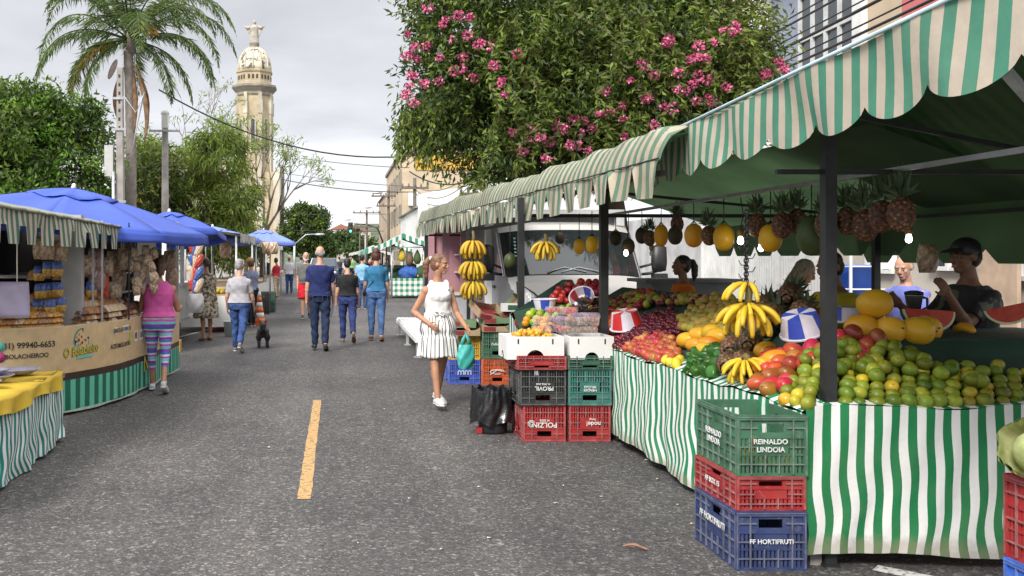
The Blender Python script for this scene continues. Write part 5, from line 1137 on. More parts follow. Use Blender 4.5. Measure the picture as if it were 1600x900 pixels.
# green grapes in clear bags, net bags
M_gr = fruit_mat('grape_skin', (.28, .32, .06), (.42, .46, .12), .25, 15, .1, .01)
def cluster(label, px, py, nb, r, R_, m, name='grape_bunch', cat='grapes', f=slopeL, grp=None, up=.06):
    p = f(px, py); mb = MB()
    for k in range(nb):
        u = Vector(RNG.normal(size=3)).normalized() * (RNG.random() ** .4); mb.ell((u.x * R_[0], u.y * R_[1], u.z * R_[2]), r, 9, 6)
    o = mb.build(name, m, origin=(p.x, p.y, p.z + up)); return tag(o, label, cat, grp)
cluster('green grapes bagged beside the striped price tags', 1030, 484, 40, .017, (.075, .08, .09), M_gr); cluster('pale green grapes at the top of the heap', 1068, 462, 55, .018, (.13, .15, .075), M_gr); cluster('green grapes behind the pale ones near the white gate', 1092, 460, 35, .018, (.1, .12, .06), M_gr)
M_net = mat('foam_net', (.62, .60, .55), .8, .1, 30, .6, 90)
for px, py, l, s_ in ((1067, 572, 'white foam net hanging over the skirt below the papayas', .07), (1115, 514, 'white foam net lying over the pears above the papayas', .07), (1228, 470, 'grey green foam net on the topmost pineapple', .08)):
    p = slopeL(px, py); mb = MB(); mb.lathe([(s_ * .3, s_ * 1.0), (s_ * .7, s_ * .6), (s_, 0), (s_ * .9, -s_ * .5), (s_ * 1.05, -s_ * .8)], 20, wob=lambda a, z: 1 + .08 * math.sin(a * 9)); o = mb.build('foam_net', M_net, origin=(p.x - .02, p.y, p.z + .03)); o.rotation_euler = (.5, -.5, .2); tag(o, l, 'foam net')
# dark fruit trays lying on the second slope
for k, (px, py, l) in enumerate(((900, 500, 'black tray of dark dates wrapped in film, lowest of three'), (915, 488, 'black tray of dark dates wrapped in film, middle of three'), (925, 476, 'black tray of dark dates below the leaning bowl, topmost of three'))):
    p = slope2(px, py); root = empty('date_tray', (p.x, p.y, p.z + .03), .6, l, 'fruit tray'); root.rotation_euler = (.42, 0, .5)
    mb = MB(); mb.box((0, 0, 0), (.34, .12, .03)); mb.build('tray', M_black, root)
    mb = MB()
    for q in range(42): mb.ell((random.uniform(-.15, .15), random.uniform(-.045, .045), .02 + random.random() * .012), (.016, .011, .01), 7, 5)
    mb.build('dates', mat('date_skin', (.07, .03, .02), .35, .4, 20), root)
M_clear = mat('clear_plastic', (.75, .75, .75), .12, .05, 3, spec=.6, alpha=.18)
PK = [mat('berries_red', (.42, .03, .03), .4, .4, 60), mat('berries_purple', (.18, .03, .16), .45, .4, 50), mat('berries_orange', (.6, .24, .03), .4, .3, 40), mat('berries_brown', (.24, .10, .05), .5, .4, 45)]
def pack(loc, k, rz, label, w_=.17, d_=.13, h_=.07):
    root = empty('fruit_pack', loc, rz, label, 'fruit pack'); mb = MB()
    mb.prism([(-w_ / 2 * .88, 0), (w_ / 2 * .88, 0), (w_ / 2, h_ * .55), (w_ / 2 * 1.04, h_ * .58), (w_ / 2 * .85, h_), (-w_ / 2 * .85, h_), (-w_ / 2 * 1.04, h_ * .58), (-w_ / 2, h_ * .55)], 1, -d_ / 2, d_ / 2); mb.build('clear_lid', M_clear, root)
    mb = MB()
    for q in range(22): mb.ell((random.uniform(-.4, .4) * w_, random.uniform(-.38, .38) * d_, .018 + random.random() * h_ * .5), random.uniform(.014, .02), 8, 5)
    mb.build('berries', PK[k], root)
TZ = .93
for i, (px, Y, z, k, l) in enumerate(((846, 8.62, TZ, 2, 'clear pack of orange fruit on the left white box'), (846, 8.64, TZ + .075, 2, 'clear pack of apricot halves stacked on the left white box'), (866, 8.75, TZ, 1, 'purple fruit pack in the middle of the packs'), (866, 8.78, TZ + .075, 1, 'pink wrapped fruit pack on top of a purple one'), (868, 8.85, TZ + .15, 0, 'clear pack of red tomatoes highest in the stack'), (886, 8.85, TZ + .15, 0, 'second pack of red tomatoes beside the highest one'), (884, 8.6, TZ, 0, 'pink purple fruit pack between the white boxes'), (884, 8.66, TZ + .075, 1, 'wrapped magenta fruit pack behind the strawberries'),
    (892, 8.5, TZ, 3, 'clear strawberry pack leftmost on the right white box'), (908, 8.5, TZ, 3, 'clear strawberry pack second on the right white box'), (924, 8.5, TZ, 3, 'clear strawberry pack rightmost on the right white box'), (894, 8.52, TZ + .075, 3, 'strawberry pack stacked on the leftmost one'), (910, 8.52, TZ + .075, 3, 'strawberry pack stacked on the second one'), (926, 8.52, TZ + .075, 3, 'strawberry pack stacked on the rightmost one'), (905, 8.75, TZ + .10, 1, 'magenta film wrapped pack in front of the date trays'), (922, 8.78, TZ + .1, 1, 'purple film wrapped pack nearest the square post'))):
    pack((gx(px, Y), Y, z), k, random.uniform(-.15, .15), l, .16 if k != 3 else .09)
CG = fruit_mat('cape_gooseberry_skin', (.62, .28, .02), (.68, .38, .04), .4, 20, .12, .015)
P['cg'] = mk('yellow_berry', 'small yellow orange berry heaped in the left white box', 'berry', 'yellow berries in the left white box', round_fruit(.019, CG, 1.1, .1, False, 10))
for q in range(95):
    a = random.random(); x = 1.60 + .30 * random.random(); y = 8.43 + .26 * random.random(); h_ = .05 * (1 - ((x - 1.74) / .2) ** 2) * random.random()
    put(P['cg'].get(), (x, y, .885 + .02 + max(0, h_)), Euler((random.random() * 3, random.random() * 3, 0)), scale=random.uniform(.85, 1.2))
# ------------------------------------------------------------------ crates, boxes, bags
CC = {}
def crate_mat(n, c):
    CC[n] = c
    m = mat(n, c, .55, .22, 7, .05, 60, dirt=.3); nt = m.node_tree; b = nt.nodes['Principled BSDF']; src = b.inputs['Base Color'].links[0].from_socket
    f = rampn(nt, noise(nt, 16, 6, rough=.75), [(.55, (0, 0, 0)), (.72, (.55, .55, .55))]); nt.links.new(mixc(nt, f, src, tuple(.55 * x + .14 for x in c)), b.inputs['Base Color']); return m
CM = {'green': crate_mat('crate_green', (.045, .135, .075)), 'red': crate_mat('crate_red', (.33, .022, .022)), 'blue': crate_mat('crate_blue', (.028, .045, .13)), 'black': crate_mat('crate_black', (.022, .024, .024)), 'teal': crate_mat('crate_teal', (.03, .15, .125)),
      'orange': crate_mat('crate_orange', (.58, .10, .02)), 'royal': crate_mat('crate_royal_blue', (.03, .08, .42)), 'yellow': crate_mat('crate_yellow', (.60, .36, .02)), 'sky': crate_mat('crate_bright_blue', (.04, .14, .55)), 'darkgreen': crate_mat('crate_dark_green', (.02, .09, .05))}
CW = {k: mat(m.name + '_worn_rib', tuple(.62 * x + .085 for x in CC[m.name]), .65, .4, 14, .1, 50, dirt=.4) for k, m in CM.items()}
def crate_body(w_, d_, h_, flip=False, dip=True):
    """ribbed plastic field crate, open on top; w along x, d along y"""
    mb = MB(); t = .012
    def wall(L_, tr, hole):
        def B(u0, u1, z0, z1, o0, o1, mi=0): # o outward depth
            if flip: z0, z1 = h_ - z1, h_ - z0
            c, dd = tr((u0 + u1) / 2, (o0 + o1) / 2, abs(u1 - u0), abs(o1 - o0)); mb.box((c[0], c[1], (z0 + z1) / 2), (dd[0], dd[1], abs(z1 - z0)), mi)
        H = h_; e = L_ / 2 - .004
        B(-e, e, 0, .05 * H, -t, 0); 
        for lo, hi in ((.05, .34), (.36, .62)):
            n = int(L_ / .022); 
            for i in range(n):
                u = -e + (i + .5) * (2 * e / n)
                if lo > .3 and abs(u) < L_ * .24: continue
                B(u - .0068, u + .0068, lo * H, hi * H, -t, -.003)
        B(-e, e, .34 * H, .36 * H, -t, .002)
        B(-L_ * .235, L_ * .235, .362 * H, .618 * H, -t + .001, -.002)
        B(-e, e, .62 * H, .66 * H, -t, .003)
        if hole:
            hw = min(.062, L_ * .17); B(-e, -hw, .66 * H, .92 * H, -t, -.002); B(hw, e, .66 * H, .92 * H, -t, -.002); B(-hw, hw, .66 * H, .71 * H, -t, -.002); B(-hw, hw, .86 * H, .92 * H, -t, -.002)
        else: B(-e, e, .66 * H, .92 * H, -t, -.002)
        B(-e, e, .92 * H, H, -t, .0095); B(-e, e, .955 * H, .975 * H, -.001, .0115, 1); B(-e, e, .92 * H, .93 * H, -.001, .0105, 1)
        n = max(4, round(L_ / .075))
        for i in range(n + 1):
            u = -e + 2 * e * i / n; u = max(-e + .004, min(e - .004, u)); zt = .92; 
            if hole and abs(u) < .075: B(u - .0033, u + .0033, .05 * H, .36 * H, -.001, .0085, 1)
            else: B(u - .0033, u + .0033, .04 * H, .92 * H, -.001, .009, 1)
        for z in (.20, .48, .79):
            if z == .79 and hole: B(-e, -.075, z * H - .0033, z * H + .0033, -.0015, .008, 1); B(.075, e, z * H - .0033, z * H + .0033, -.0015, .008, 1)
            elif z == .48: B(-e, -L_ * .24, z * H - .0033, z * H + .0033, -.0015, .008, 1); B(L_ * .24, e, z * H - .0033, z * H + .0033, -.0015, .008, 1)
            else: B(-e, e, z * H - .0033, z * H + .0033, -.0015, .008, 1)
    wall(w_, lambda u, o, su, so: ((u, -d_ / 2 + .007 - o, 0), (su, so)), True); wall(w_, lambda u, o, su, so: ((-u, d_ / 2 - .007 + o, 0), (su, so)), True)
    wall(d_, lambda u, o, su, so: ((-w_ / 2 + .007 - o, -u, 0), (so, su)), True); wall(d_, lambda u, o, su, so: ((w_ / 2 - .007 + o, u, 0), (so, su)), True)
    for sx in (-1, 1):
        for sy in (-1, 1): mb.box((sx * (w_ / 2 - .010), sy * (d_ / 2 - .010), h_ / 2), (.02, .02, h_ - .004))
    zb = h_ - .012 if flip else .012
    for i in range(9): y = -d_ / 2 + .03 + (d_ - .06) * i / 8; mb.box((0, y, zb), (w_ - .03, .035, .008))
    for i in range(6): x = -w_ / 2 + .03 + (w_ - .06) * i / 5; mb.box((x, 0, zb - .007 if not flip else zb + .007), (.02, d_ - .03, .006))
    return mb
def crate(label, x, y, z, col, w_=.36, d_=.55, h_=.31, rz=0, flip=False, front=(), side=(), group=None):
    root = empty('crate', (x, y, z), rz, label, 'crate', group)
    crate_body(w_, d_, h_, flip).build('body', [CM[col], CW[col]], root)
    for txt, sz, u, v, m in front:
        zz = v * h_; lettering(txt, sz, m, root, (u, -d_ / 2 - .0035, zz), (PI / 2, PI if flip else 0, 0), bold=.02)
    for txt, sz, u, v, m in side: lettering(txt, sz, m, root, (-w_ / 2 - .0055, u, v * h_), (PI / 2, PI if flip else 0, -PI / 2), bold=.02)
    return root
LWH = M_wp
# front stack by the skirt corner
crate('blue ribbed crate at the bottom of the stack by the skirt corner, white lettering', 2.225, 5.185, 0, 'blue', .365, .56, .305, .0, False, [('FF HORTIFRUTI', .033, .0, .49, LWH)], [('FF HORTIFRUTI', .05, .02, .60, LWH)])
crate('red crate in the middle of the stack by the skirt corner, shallowest of three', 2.225, 5.19, .305, 'red', .36, .555, .175, .012, False, [], [('AF BOX 15', .04, .02, .5, LWH)])
crate('green crate on top of the stack by the skirt corner, two-line white lettering', 2.235, 5.19, .48, 'green', .365, .56, .315, -.01, False, [('REINALDO', .036, -.01, .57, LWH), ('LINDOIA', .036, -.01, .44, LWH)], [('REINALDO', .045, .02, .56, LWH), ('LINDOIA', .045, .02, .42, LWH)])
P['orange'].get()
o = dup(P['orange'].o); put(o, (2.26, 5.15, .61), label='orange seen through the handle of the green crate'); o.pop('group', None) if hasattr(o, 'pop') else None
for q in range(14): put(P['lime2'].get(), (2.12 + .075 * (q % 4) + random.uniform(-.01, .01), 4.98 + .11 * (q // 4), .535 + random.uniform(0, .02)), label='yellow orange lying inside the green crate', group='oranges inside the green crate')
# right edge stack with cabbage
crate('bright blue crate under the red one at the photo edge', 2.96, 3.75, 0, 'sky', .36, .5, .36)
crate('red crate with the pale cabbage at the photo edge', 2.96, 3.75, .36, 'red', .36, .5, .345)
cb = empty('cabbage', (2.88, 3.92, .79), 0, 'pale green cabbage on the red crate at the photo edge', 'cabbage'); cb.rotation_euler = (.3, -1.15, .3)
G_cab = mat('cabbage_leaf', (.40, .48, .16), .5, .25, 9, .2, 30, col2=(.66, .66, .36))
mb = MB(); mb.ell((0, 0, .04), (.085, .08, .13), 18, 12); mb.build('heart', G_cab, cb)
for k in range(6):
    a = k * 1.05; mb = MB(); mb.grid(lambda u, v: (math.cos(a + (u - .5) * 1.9) * (.05 + .065 * math.sin(PI * .5 * min(1, v * 1.4)) + .012 * math.sin(u * 17) * v), math.sin(a + (u - .5) * 1.9) * (.05 + .06 * math.sin(PI * .5 * min(1, v * 1.4)) + .01 * math.sin(u * 13) * v), -.10 + .25 * v), 12, 8); mb.build('outer_leaf', G_cab, cb)
mb = MB(); mb.tube([(0, 0, -.1), (0, 0, -.15)], [.03, .026], 10); mb.build('stalk', mat('cut_stalk', (.55, .38, .22), .7), cb)
# paired stacks before the second stall
Yc = 8.62
crate('red upside-down crate with white lettering on the ground under the black one', 1.815, Yc, 0, 'red', .37, .53, .315, 0, True, [('POLZIN', .062, 0, .47, LWH), ('H 3076', .028, .0, .59, LWH)], group=None)
crate('black crate between the red upside-down crate and the white fruit box', 1.80, Yc, .315, 'black', .40, .55, .315, 0, True, [('PROVIL', .05, .01, .48, LWH), ('41-3503-2025', .022, .0, .60, LWH), ('|||', .045, -.06, .9, LWH)])
crate('shallow red crate rim under the left white fruit box', 1.785, Yc - .01, .63, 'red', .43, .57, .12, 0, True)
crate('red upside-down crate with white swirl logo under the teal one', 2.21, Yc, 0, 'red', .36, .53, .315, 0, True, [('node!', .055, .03, .50, LWH), ('Embaj.', .022, .02, .62, LWH)])
lg = [o for o in bpy.data.objects if o.name.startswith('crate') and o.get('label', '').startswith('red upside-down crate with white')][0]
mb = MB(); 
for k in range(3): mb.tube([(-.115 + math.cos(a) * (.012 + .009 * k), -.272, .158 + math.sin(a) * (.012 + .009 * k)) for a in [q * PI / 8 for q in range(15)]], .0028, 4)
mb.build('swirl_logo', LWH, lg)
crate('teal upside-down crate with two-line white lettering under the right white box', 2.21, Yc, .315, 'teal', .375, .54, .315, 0, True, [('FRUTAS', .03, 0, .52, LWH), ('MENDES', .03, 0, .43, LWH)])
crate('green crate rim under the right white fruit box', 2.21, Yc, .63, 'darkgreen', .39, .55, .12, 0, True)
def white_box(label, x, y, z, w_, d_, h_):
    root = empty('white_box', (x, y, z), 0, label, 'box')
    def arch(L_): r = L_ * .16; return [(-L_ / 2, 0), (-r, 0)] + [(-r * math.cos(a), r * 1.05 * math.sin(a)) for a in [q * PI / 10 for q in range(1, 10)]] + [(r, 0), (L_ / 2, 0), (L_ / 2, h_), (-L_ / 2, h_)]
    mb = MB(); t = .014
    mb.prism(arch(w_), 1, -d_ / 2, -d_ / 2 + t); mb.prism(arch(w_), 1, d_ / 2 - t, d_ / 2); mb.prism(arch(d_ - 2 * t - .002), 0, -w_ / 2, -w_ / 2 + t); mb.prism(arch(d_ - 2 * t - .002), 0, w_ / 2 - t, w_ / 2); mb.bx(-w_ / 2 + t, w_ / 2 - t, -d_ / 2 + t, d_ / 2 - t, h_ * .62, h_ * .68)
    mb.build('body', mat('white_board', (.70, .69, .67), .75, .06, 4, dirt=.2), root)
    for s in (-1, 1): mb = MB(); mb.bx(s * w_ * .3 - .006, s * w_ * .3 + .006, -d_ / 2 - .003, -d_ / 2 + .001, h_ * .68, h_ * .9); mb.build('slot', M_dark, root)
white_box('white fruit box with arched cut-out holding yellow berries, left of the pair', 1.735, 8.56, .715, .50, .42, .20); white_box('white fruit box with arched cut-out under the strawberry packs, right of the pair', 2.225, 8.56, .715, .385, .42, .20)
# black rubbish bag over a bin crate
rb = empty('rubbish_bag', (1.44, 8.82, 0), 0, 'shiny black rubbish bag stretched over a small bin beside the red crate', 'rubbish bag')
def bagf(u, v):
    a = 2 * PI * u; r = .155 + .035 * v ** .8 + .012 * math.sin(a * 7 + v * 3) * (1 - v * .3) + .008 * math.sin(a * 17) * (1 - v) + .014 * math.sin(a * 4 + 5 * v) * v + .012 * math.sin(a * 11 + v * 9) * v
    return (r * math.cos(a) * 1.12, r * math.sin(a) * .95, .41 - .31 * v + .02 * math.sin(a * 5 + 1) * v + .016 * math.sin(a * 9) * (1 - v))
M_bag = mat('black_film', (.012, .012, .014), .24, .3, 8, .5, 22, spec=.7)
mb = MB(); mb.grid(bagf, 96, 20); mb.grid(lambda u, v: (lambda q: (q[0] * (1 - .12 * v), q[1] * (1 - .12 * v), q[2] - .28 * v))(bagf(u, 0)), 48, 4); mb.build('film', M_bag, rb)
mb = MB(); mb.lathe([(.125, 0), (.13, .02), (.15, .36)], 20); mb.build('bin', M_black, rb)
mb = MB(); mb.box((-.135, -.06, .03), (.05, .06, .05)); mb.build('bin_foot', CM['red'], rb)
# rear crates behind the walking woman
crate('royal blue crate with white lettering on the ground behind the woman in white', 1.63, 12.45, 0, 'royal', .40, .55, .31, 0, True, [('LULU', .075, 0, .48, LWH)])
crate('yellow crate on the royal blue one behind the teal carrier bag', 1.63, 12.45, .31, 'yellow', .40, .55, .31)
crate('orange red crate with white emblem on the ground beside the royal blue one', 2.03, 12.35, 0, 'orange', .38, .55, .33, 0, True)
eo = [o for o in bpy.data.objects if o.get('label', '').startswith('orange red crate')][0]
mb = MB(); mb.tube([(math.cos(a) * .09, -.282, .165 + math.sin(a) * .028) for a in [q * PI / 9 for q in range(16)]], .007, 4); mb.tube([(-.09, -.282, .13), (0, -.282, .19), (.1, -.282, .16)], .007, 4); mb.build('emblem', LWH, eo)
crate('green crate with white lettering on the orange red one', 2.03, 12.35, .33, 'green', .38, .55, .34, 0, True, [('CAMPO', .045, 0, .55, LWH)])
crate('dark green crate on the ground behind the black crate, lower of two', 2.40, 12.3, 0, 'darkgreen', .30, .55, .33); crate('dark green crate behind the black crate, upper of two', 2.40, 12.3, .33, 'darkgreen', .30, .55, .33)
M_tr1 = mat('tray_green', (.12, .20, .10), .8, .2, 5); M_tr2 = mat('tray_red', (.26, .03, .035), .8, .3, 5); M_tr3 = mat('tray_card', (.34, .25, .15), .85, .2, 5)
def tray(label, loc, rz, rot=(0, 0), n=0, w_=.36, d_=.48):
    root = empty('fruit_tray', loc, rz, label, 'cardboard tray'); root.rotation_euler = (rot[0], rot[1], rz); mb = MB(); h_ = .10
    for s in (-1, 1): mb.prism([(-w_ / 2, 0), (w_ / 2, 0), (w_ / 2, h_), (w_ * .3, h_ * .7), (-w_ * .3, h_ * .7), (-w_ / 2, h_)], 1, s * d_ / 2 - .006, s * d_ / 2 + .006); mb.bx(s * w_ / 2 - .006, s * w_ / 2 + .006, -d_ / 2 + .008, d_ / 2 - .008, 0, h_)
    mb.build('side_wall', M_tr1 if n % 2 else M_tr3, root); mb = MB(); mb.bx(-w_ / 2 + .008, w_ / 2 - .008, -d_ / 2 + .008, d_ / 2 - .008, .004, .02); mb.build('base', M_tr2, root)
    mb = MB(); mb.bx(-w_ / 2 + .01, -.02, -d_ / 2 - .010, -d_ / 2 - .007, .01, h_ * .65); mb.build('printed_band', M_tr2, root)
for i, (x, z, rz, rot, l) in enumerate(((1.62, .62, .05, (0, 0), 'flat cardboard tray on the yellow crate, lower of two'), (1.60, .73, -.1, (0, .05), 'flat cardboard tray on the yellow crate, upper of two'), (2.02, .67, .02, (0, 0), 'red-lined cardboard tray flat on the green lettered crate'), (2.04, .775, -.03, (0, -.02), 'red-lined cardboard tray second above the green lettered crate'), (1.93, .88, .2, (.3, .2), 'crumpled red tray tilted on top of the other trays'), (2.32, .80, 0, (0, -.85), 'green and red cardboard tray leaning up steeply'), (2.46, .78, 0, (0, -.8), 'second green and red tray leaning behind the first'), (2.24, .95, 0, (0, -.75), 'topmost leaning tray below the white truck frame'))):
    tray(l, (x, 12.3, z), rz, rot, i)
bx_ = empty('printed_carton', (2.18, 12.05, .98), .1, 'small white carton with a green label on the leaning trays', 'carton')
mb = MB(); mb.box((0, 0, 0), (.2, .12, .1)); mb.build('body', M_white, bx_); mb = MB(); mb.box((.02, -.062, 0), (.12, .004, .06)); mb.build('label', CM['darkgreen'], bx_)
# low slatted platform
pf = empty('slatted_platform', (1.56, 17.6, 0), 0, 'low white slatted metal platform on the road behind the woman in white', 'platform')
for k in range(7): mb = MB(); x = -.25 + .5 * k / 6; mb.bx(x - .036, x + .036, -2.4, 2.4, .33, .36); mb.build('slat', M_white, pf)
for x in (-.29, .29): mb = MB(); mb.bx(x - .015, x + .015, -2.41, 2.41, .26, .329); mb.build('frame', M_white, pf)
mb = MB(); mb.bx(-.31, .31, -2.45, -2.412, .26, .362); mb.build('frame', M_white, pf)
for x in (-.25, .25):
    for y in (-2.2, 0, 2.2): mb = MB(); mb.bx(x - .025, x + .025, y - .025, y + .025, .02, .26); mb.bx(x - .06, x + .06, y - .06, y + .06, 0, .02); mb.build('leg', M_galv, pf)
# litter
for i, (px, py, l) in enumerate(((993, 860, 'curled brown dry leaf on the asphalt in front of the crates'),)):
    Y = 2400 / (py - 403); mb = MB(); mb.grid(lambda u, v: ((u - .5) * .13, (v - .5) * .035 * math.sin(PI * (.08 + .84 * u)), .008 + .012 * math.sin(u * 4) + .01 * (v - .5) ** 2 * 4), 10, 4); o = mb.build('dry_leaf', mat('dry_leaf', (.32, .16, .10), .8, .3, 20), origin=(0, 0, 0), solid=.002); put(o, (gx(px, Y), Y, .004), -.25); tag(o, l, 'leaf')
for px, py in ((748, 762), (868, 787), (765, 842), (940, 777), (905, 930), (1090, 765), (1115, 770), (1028, 750), (870, 683), (700, 700), (640, 780), (560, 850), (820, 700), (1010, 720), (985, 735), (1060, 790), (930, 702), (905, 690), (780, 690), (735, 640), (960, 830), (420, 700), (350, 640), (1080, 820), (880, 760), (600, 640), (690, 860)):
    Y = 2400 / (py - 403); mb = MB(); s = random.uniform(.008, .018); mb.add([(-s, -s * .6, .006), (s, -s * .5, .010), (s * .8, s * .6, .006), (-s * .7, s * .5, .012)], [(0, 1, 2, 3)]); o = mb.build('litter_scrap', mat('paper_scrap', (.55, .47, .38), .8, .3, 40), origin=(0, 0, 0)); put(o, (gx(px, Y), Y, 0), random.random() * 6); tag(o, 'small pale scrap of litter on the asphalt', 'litter', 'scraps of litter on the asphalt')
# ------------------------------------------------------------------ white truck behind the fruit
def truck():
    root = empty('truck', (3.35, 12.6, 0), 0, 'white light truck with boxed cargo body parked behind the second fruit stall', 'truck')
    Wd = .98
    M_tw = mat('truck_white', (.62, .61, .58), .28, .05, 2, spec=.5, dirt=.15); M_tg = mat('truck_grey_and_side_shade', (.20, .20, .21), .35, .15, 3, dirt=.2); M_scr = mat('windscreen_glass', (.018, .024, .026), .07, .2, 2, spec=.9)
    def surf(prof, x0, x1, off=0, nx=16, sub=5):
        pts = []
        for (a, b) in zip(prof, prof[1:]):
            for k in range(sub): t = k / sub; pts.append((a[0] + (b[0] - a[0]) * t, a[1] + (b[1] - a[1]) * t))
        pts.append(prof[-1])
        def f(u, v):
            i = min(len(pts) - 1, int(round(v * (len(pts) - 1)))); y, z = pts[i]; x = x0 + (x1 - x0) * u; q = abs(x) / Wd
            return (x, y + .22 * q ** 3 - off, z - .05 * q ** 4 + off * .5)
        mb = MB(); mb.grid(f, nx, len(pts) - 1); return mb
    surf([(0.02, .42), (-.02, .72), (0, .78)], -.96, .96).build('bumper', M_tg, root)
    surf([(0.0, .78), (.02, .98), (.10, 1.10), (.45, 1.27), (.78, 1.36)], -.95, .95).build('bonnet', M_tw, root)
    surf([(.80, 1.37), (1.30, 1.95), (1.36, 2.0)], -.86, .86, .012).build('windscreen', M_scr, root)
    surf([(.78, 1.36), (1.36, 2.0), (1.5, 2.08), (2.1, 2.14)], -.95, .95).build('cab_front', M_black, root)
    surf([(1.36, 2.0), (1.5, 2.08), (2.1, 2.14)], -.95, .95, .016).build('cab_roof', M_tw, root)
    for s in (-1, 1):
        mb = MB(); mb.prism([(.22, .42), (.20, .78), (.22, 1.0), (.34, 1.10), (1.0, 1.34), (1.58, 1.98), (1.75, 2.08), (2.1, 2.1), (2.1, .42)], 0, s * .93, s * .965); sd = mb.build('side_panel', M_tg, root)  # shadow along the truck's flank is put into the panels' grey colour
        mb = MB(); mb.prism([(1.12, 1.36), (1.6, 1.92), (2.0, 1.95), (2.0, 1.36)], 0, s * .966, s * .975); mb.build('side_window', M_scr, sd)
        mb = MB(); mb.prism([(1.0, 1.34), (1.08, 1.34), (1.66, 1.98), (1.58, 1.98)], 0, s * .976, s * .985); mb.build('window_trim', M_steel, sd)
        mb = MB(); mb.bx(s * .972, s * .99, 1.75, 1.92, 1.15, 1.19); mb.build('door_handle', M_black, sd)
        # headlight: tall slanted lens
        hl = MB(); hl.grid(lambda u, v: (s * (.60 + .32 * u), .03 + .20 * u ** 2 + .10 * v - .012, .84 + .10 * u + (.20 + .14 * u) * v), 8, 8); h = hl.build('headlight', mat('lamp_lens', (.62, .63, .64), .12, .3, 22, spec=.9, bump=.4, bsc=60), root)
        mb = MB(); mb.tube([(s * (.60 + .32 * u), .02 + .20 * u ** 2 + .10 * v - .014, .84 + .10 * u + (.20 + .14 * u) * v) for u, v in ((0, 0), (1, 0), (1, 1), (.4, 1), (0, .9), (0, 0))], .012, 5); mb.build('lamp_rim', M_black, h)
        # mirror
        mb = MB(); mb.lathe([(.02, -.02), (.10, 0), (.115, .12), (.105, .33), (.04, .37)], 14, (s * 1.22, .98, 1.42), sy=.62); mb.box((s * 1.22, .965, 1.33), (.2, .12, .1)); m_ = mb.build('mirror', M_black, root)
        mb = MB(); mb.tube([(s * .96, 1.15, 1.36), (s * 1.1, 1.02, 1.38), (s * 1.2, .98, 1.42)], .022, 6); mb.tube([(s * .96, 1.2, 1.45), (s * 1.15, 1.0, 1.52)], .018, 6); mb.build('mirror_arm', M_black, m_)
        for y in (.95, 3.6):
            mb = MB(); mb.lathe([(.36, -.11), (.38, -.08), (.38, .08), (.36, .11)], 24, (s * .85, y, .38), M=Matrix.Rotation(PI / 2, 3, 'Y')); wh = mb.build('wheel', M_rub, root)
            mb = MB(); mb.lathe([(.2, -.125), (.21, .125)], 18, (s * .85, y, .38), M=Matrix.Rotation(PI / 2, 3, 'Y')); mb.build('rim', M_galv, wh)
    for s in (-1, 1): mb = MB(); mb.tube([(s * .1 - .3, .80, 1.40), (s * .1 - .05, .86, 1.47), (s * .1 + .25, .80, 1.405)], .010, 5); mb.build('wiper', M_galv, root)
    mb = MB(); mb.lathe([(.045, 0), (.045, .004)], 16, (-.72, .925, 1.505), M=Matrix.Rotation(-.86, 3, 'X')); mb.build('sticker', mat('sticker_green', (.05, .40, .2), .5), root)
    for k in range(6): mb = MB(); mb.box((-.80 + .004 * k, 1.02 + .042 * k, 1.63 + .05 * k), (.03, .004, .035), M=Matrix.Rotation(-.86, 3, 'X')); mb.build('sticker', mat('sticker_pale', (.25, .42, .42), .5), root)
    # cargo box with white edge frame
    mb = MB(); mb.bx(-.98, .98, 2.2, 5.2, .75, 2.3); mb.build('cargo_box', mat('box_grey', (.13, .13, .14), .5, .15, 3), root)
    mb = MB(); mb.bx(-1.06, -.94, 2.08, 2.2, .55, 2.34); mb.bx(.94, 1.06, 2.08, 2.2, .55, 2.34); mb.bx(-.94, .94, 2.09, 2.19, 2.22, 2.34); mb.build('box_frame', mat('frame_white', (.68, .68, .67), .4, .05), root)
    mb = MB(); mb.bx(-.5, .5, .3, 5.1, .4, .6); mb.build('chassis', M_dark, root)
truck()
# ------------------------------------------------------------------ pink food trailer beyond
pt = empty('food_trailer', (2.2, 17.0, 0), 0, 'pink food trailer with serving counter and shelves left of the truck', 'food trailer')
M_pk = mat('trailer_pink', (.42, .22, .25), .5, .12, 2, dirt=.2)
for nm, a in (('side_wall', (1.9, 1.98, 16.95, 19.5, .5, .95)), ('back_wall', (3.3, 3.36, 16.9, 19.6, .4, 2.3)), ('end_wall', (1.9, 3.3, 19.5, 19.56, .4, 2.3)), ('roof', (1.85, 3.4, 16.85, 19.6, 2.301, 2.36)), ('floor', (1.9, 3.29, 16.96, 19.49, .42, .47))):
    mb = MB(); mb.bx(*a); mb.build(nm, M_pk, pt, world=True)
for x, y in ((1.93, 16.9), (2.25, 16.9), (1.93, 19.45)): mb = MB(); mb.bx(x - .06, x + .06, y - .05, y + .05, .45, 2.3); mb.build('pillar', M_pk, pt, world=True)
mb = MB(); mb.bx(1.75, 3.2, 16.75, 17.1, .95, 1.0); mb.build('counter', mat('counter_pale', (.55, .5, .46), .5), pt, world=True)
mb = MB(); mb.bx(2.0, 2.4, 16.8, 16.88, .3, .94); mb.build('counter_panel', mat('silver_panel', (.38, .38, .40), .4, .1), pt, world=True)
mb = MB(); mb.bx(2.4, 2.9, 16.8, 16.88, .3, .94); mb.build('counter_panel', mat('rose_panel', (.55, .14, .16), .5, .1), pt, world=True)
for z in (1.3, 1.65): mb = MB(); mb.bx(2.4, 3.28, 19.2, 19.48, z, z + .03); mb.build('shelf', M_white, pt, world=True)
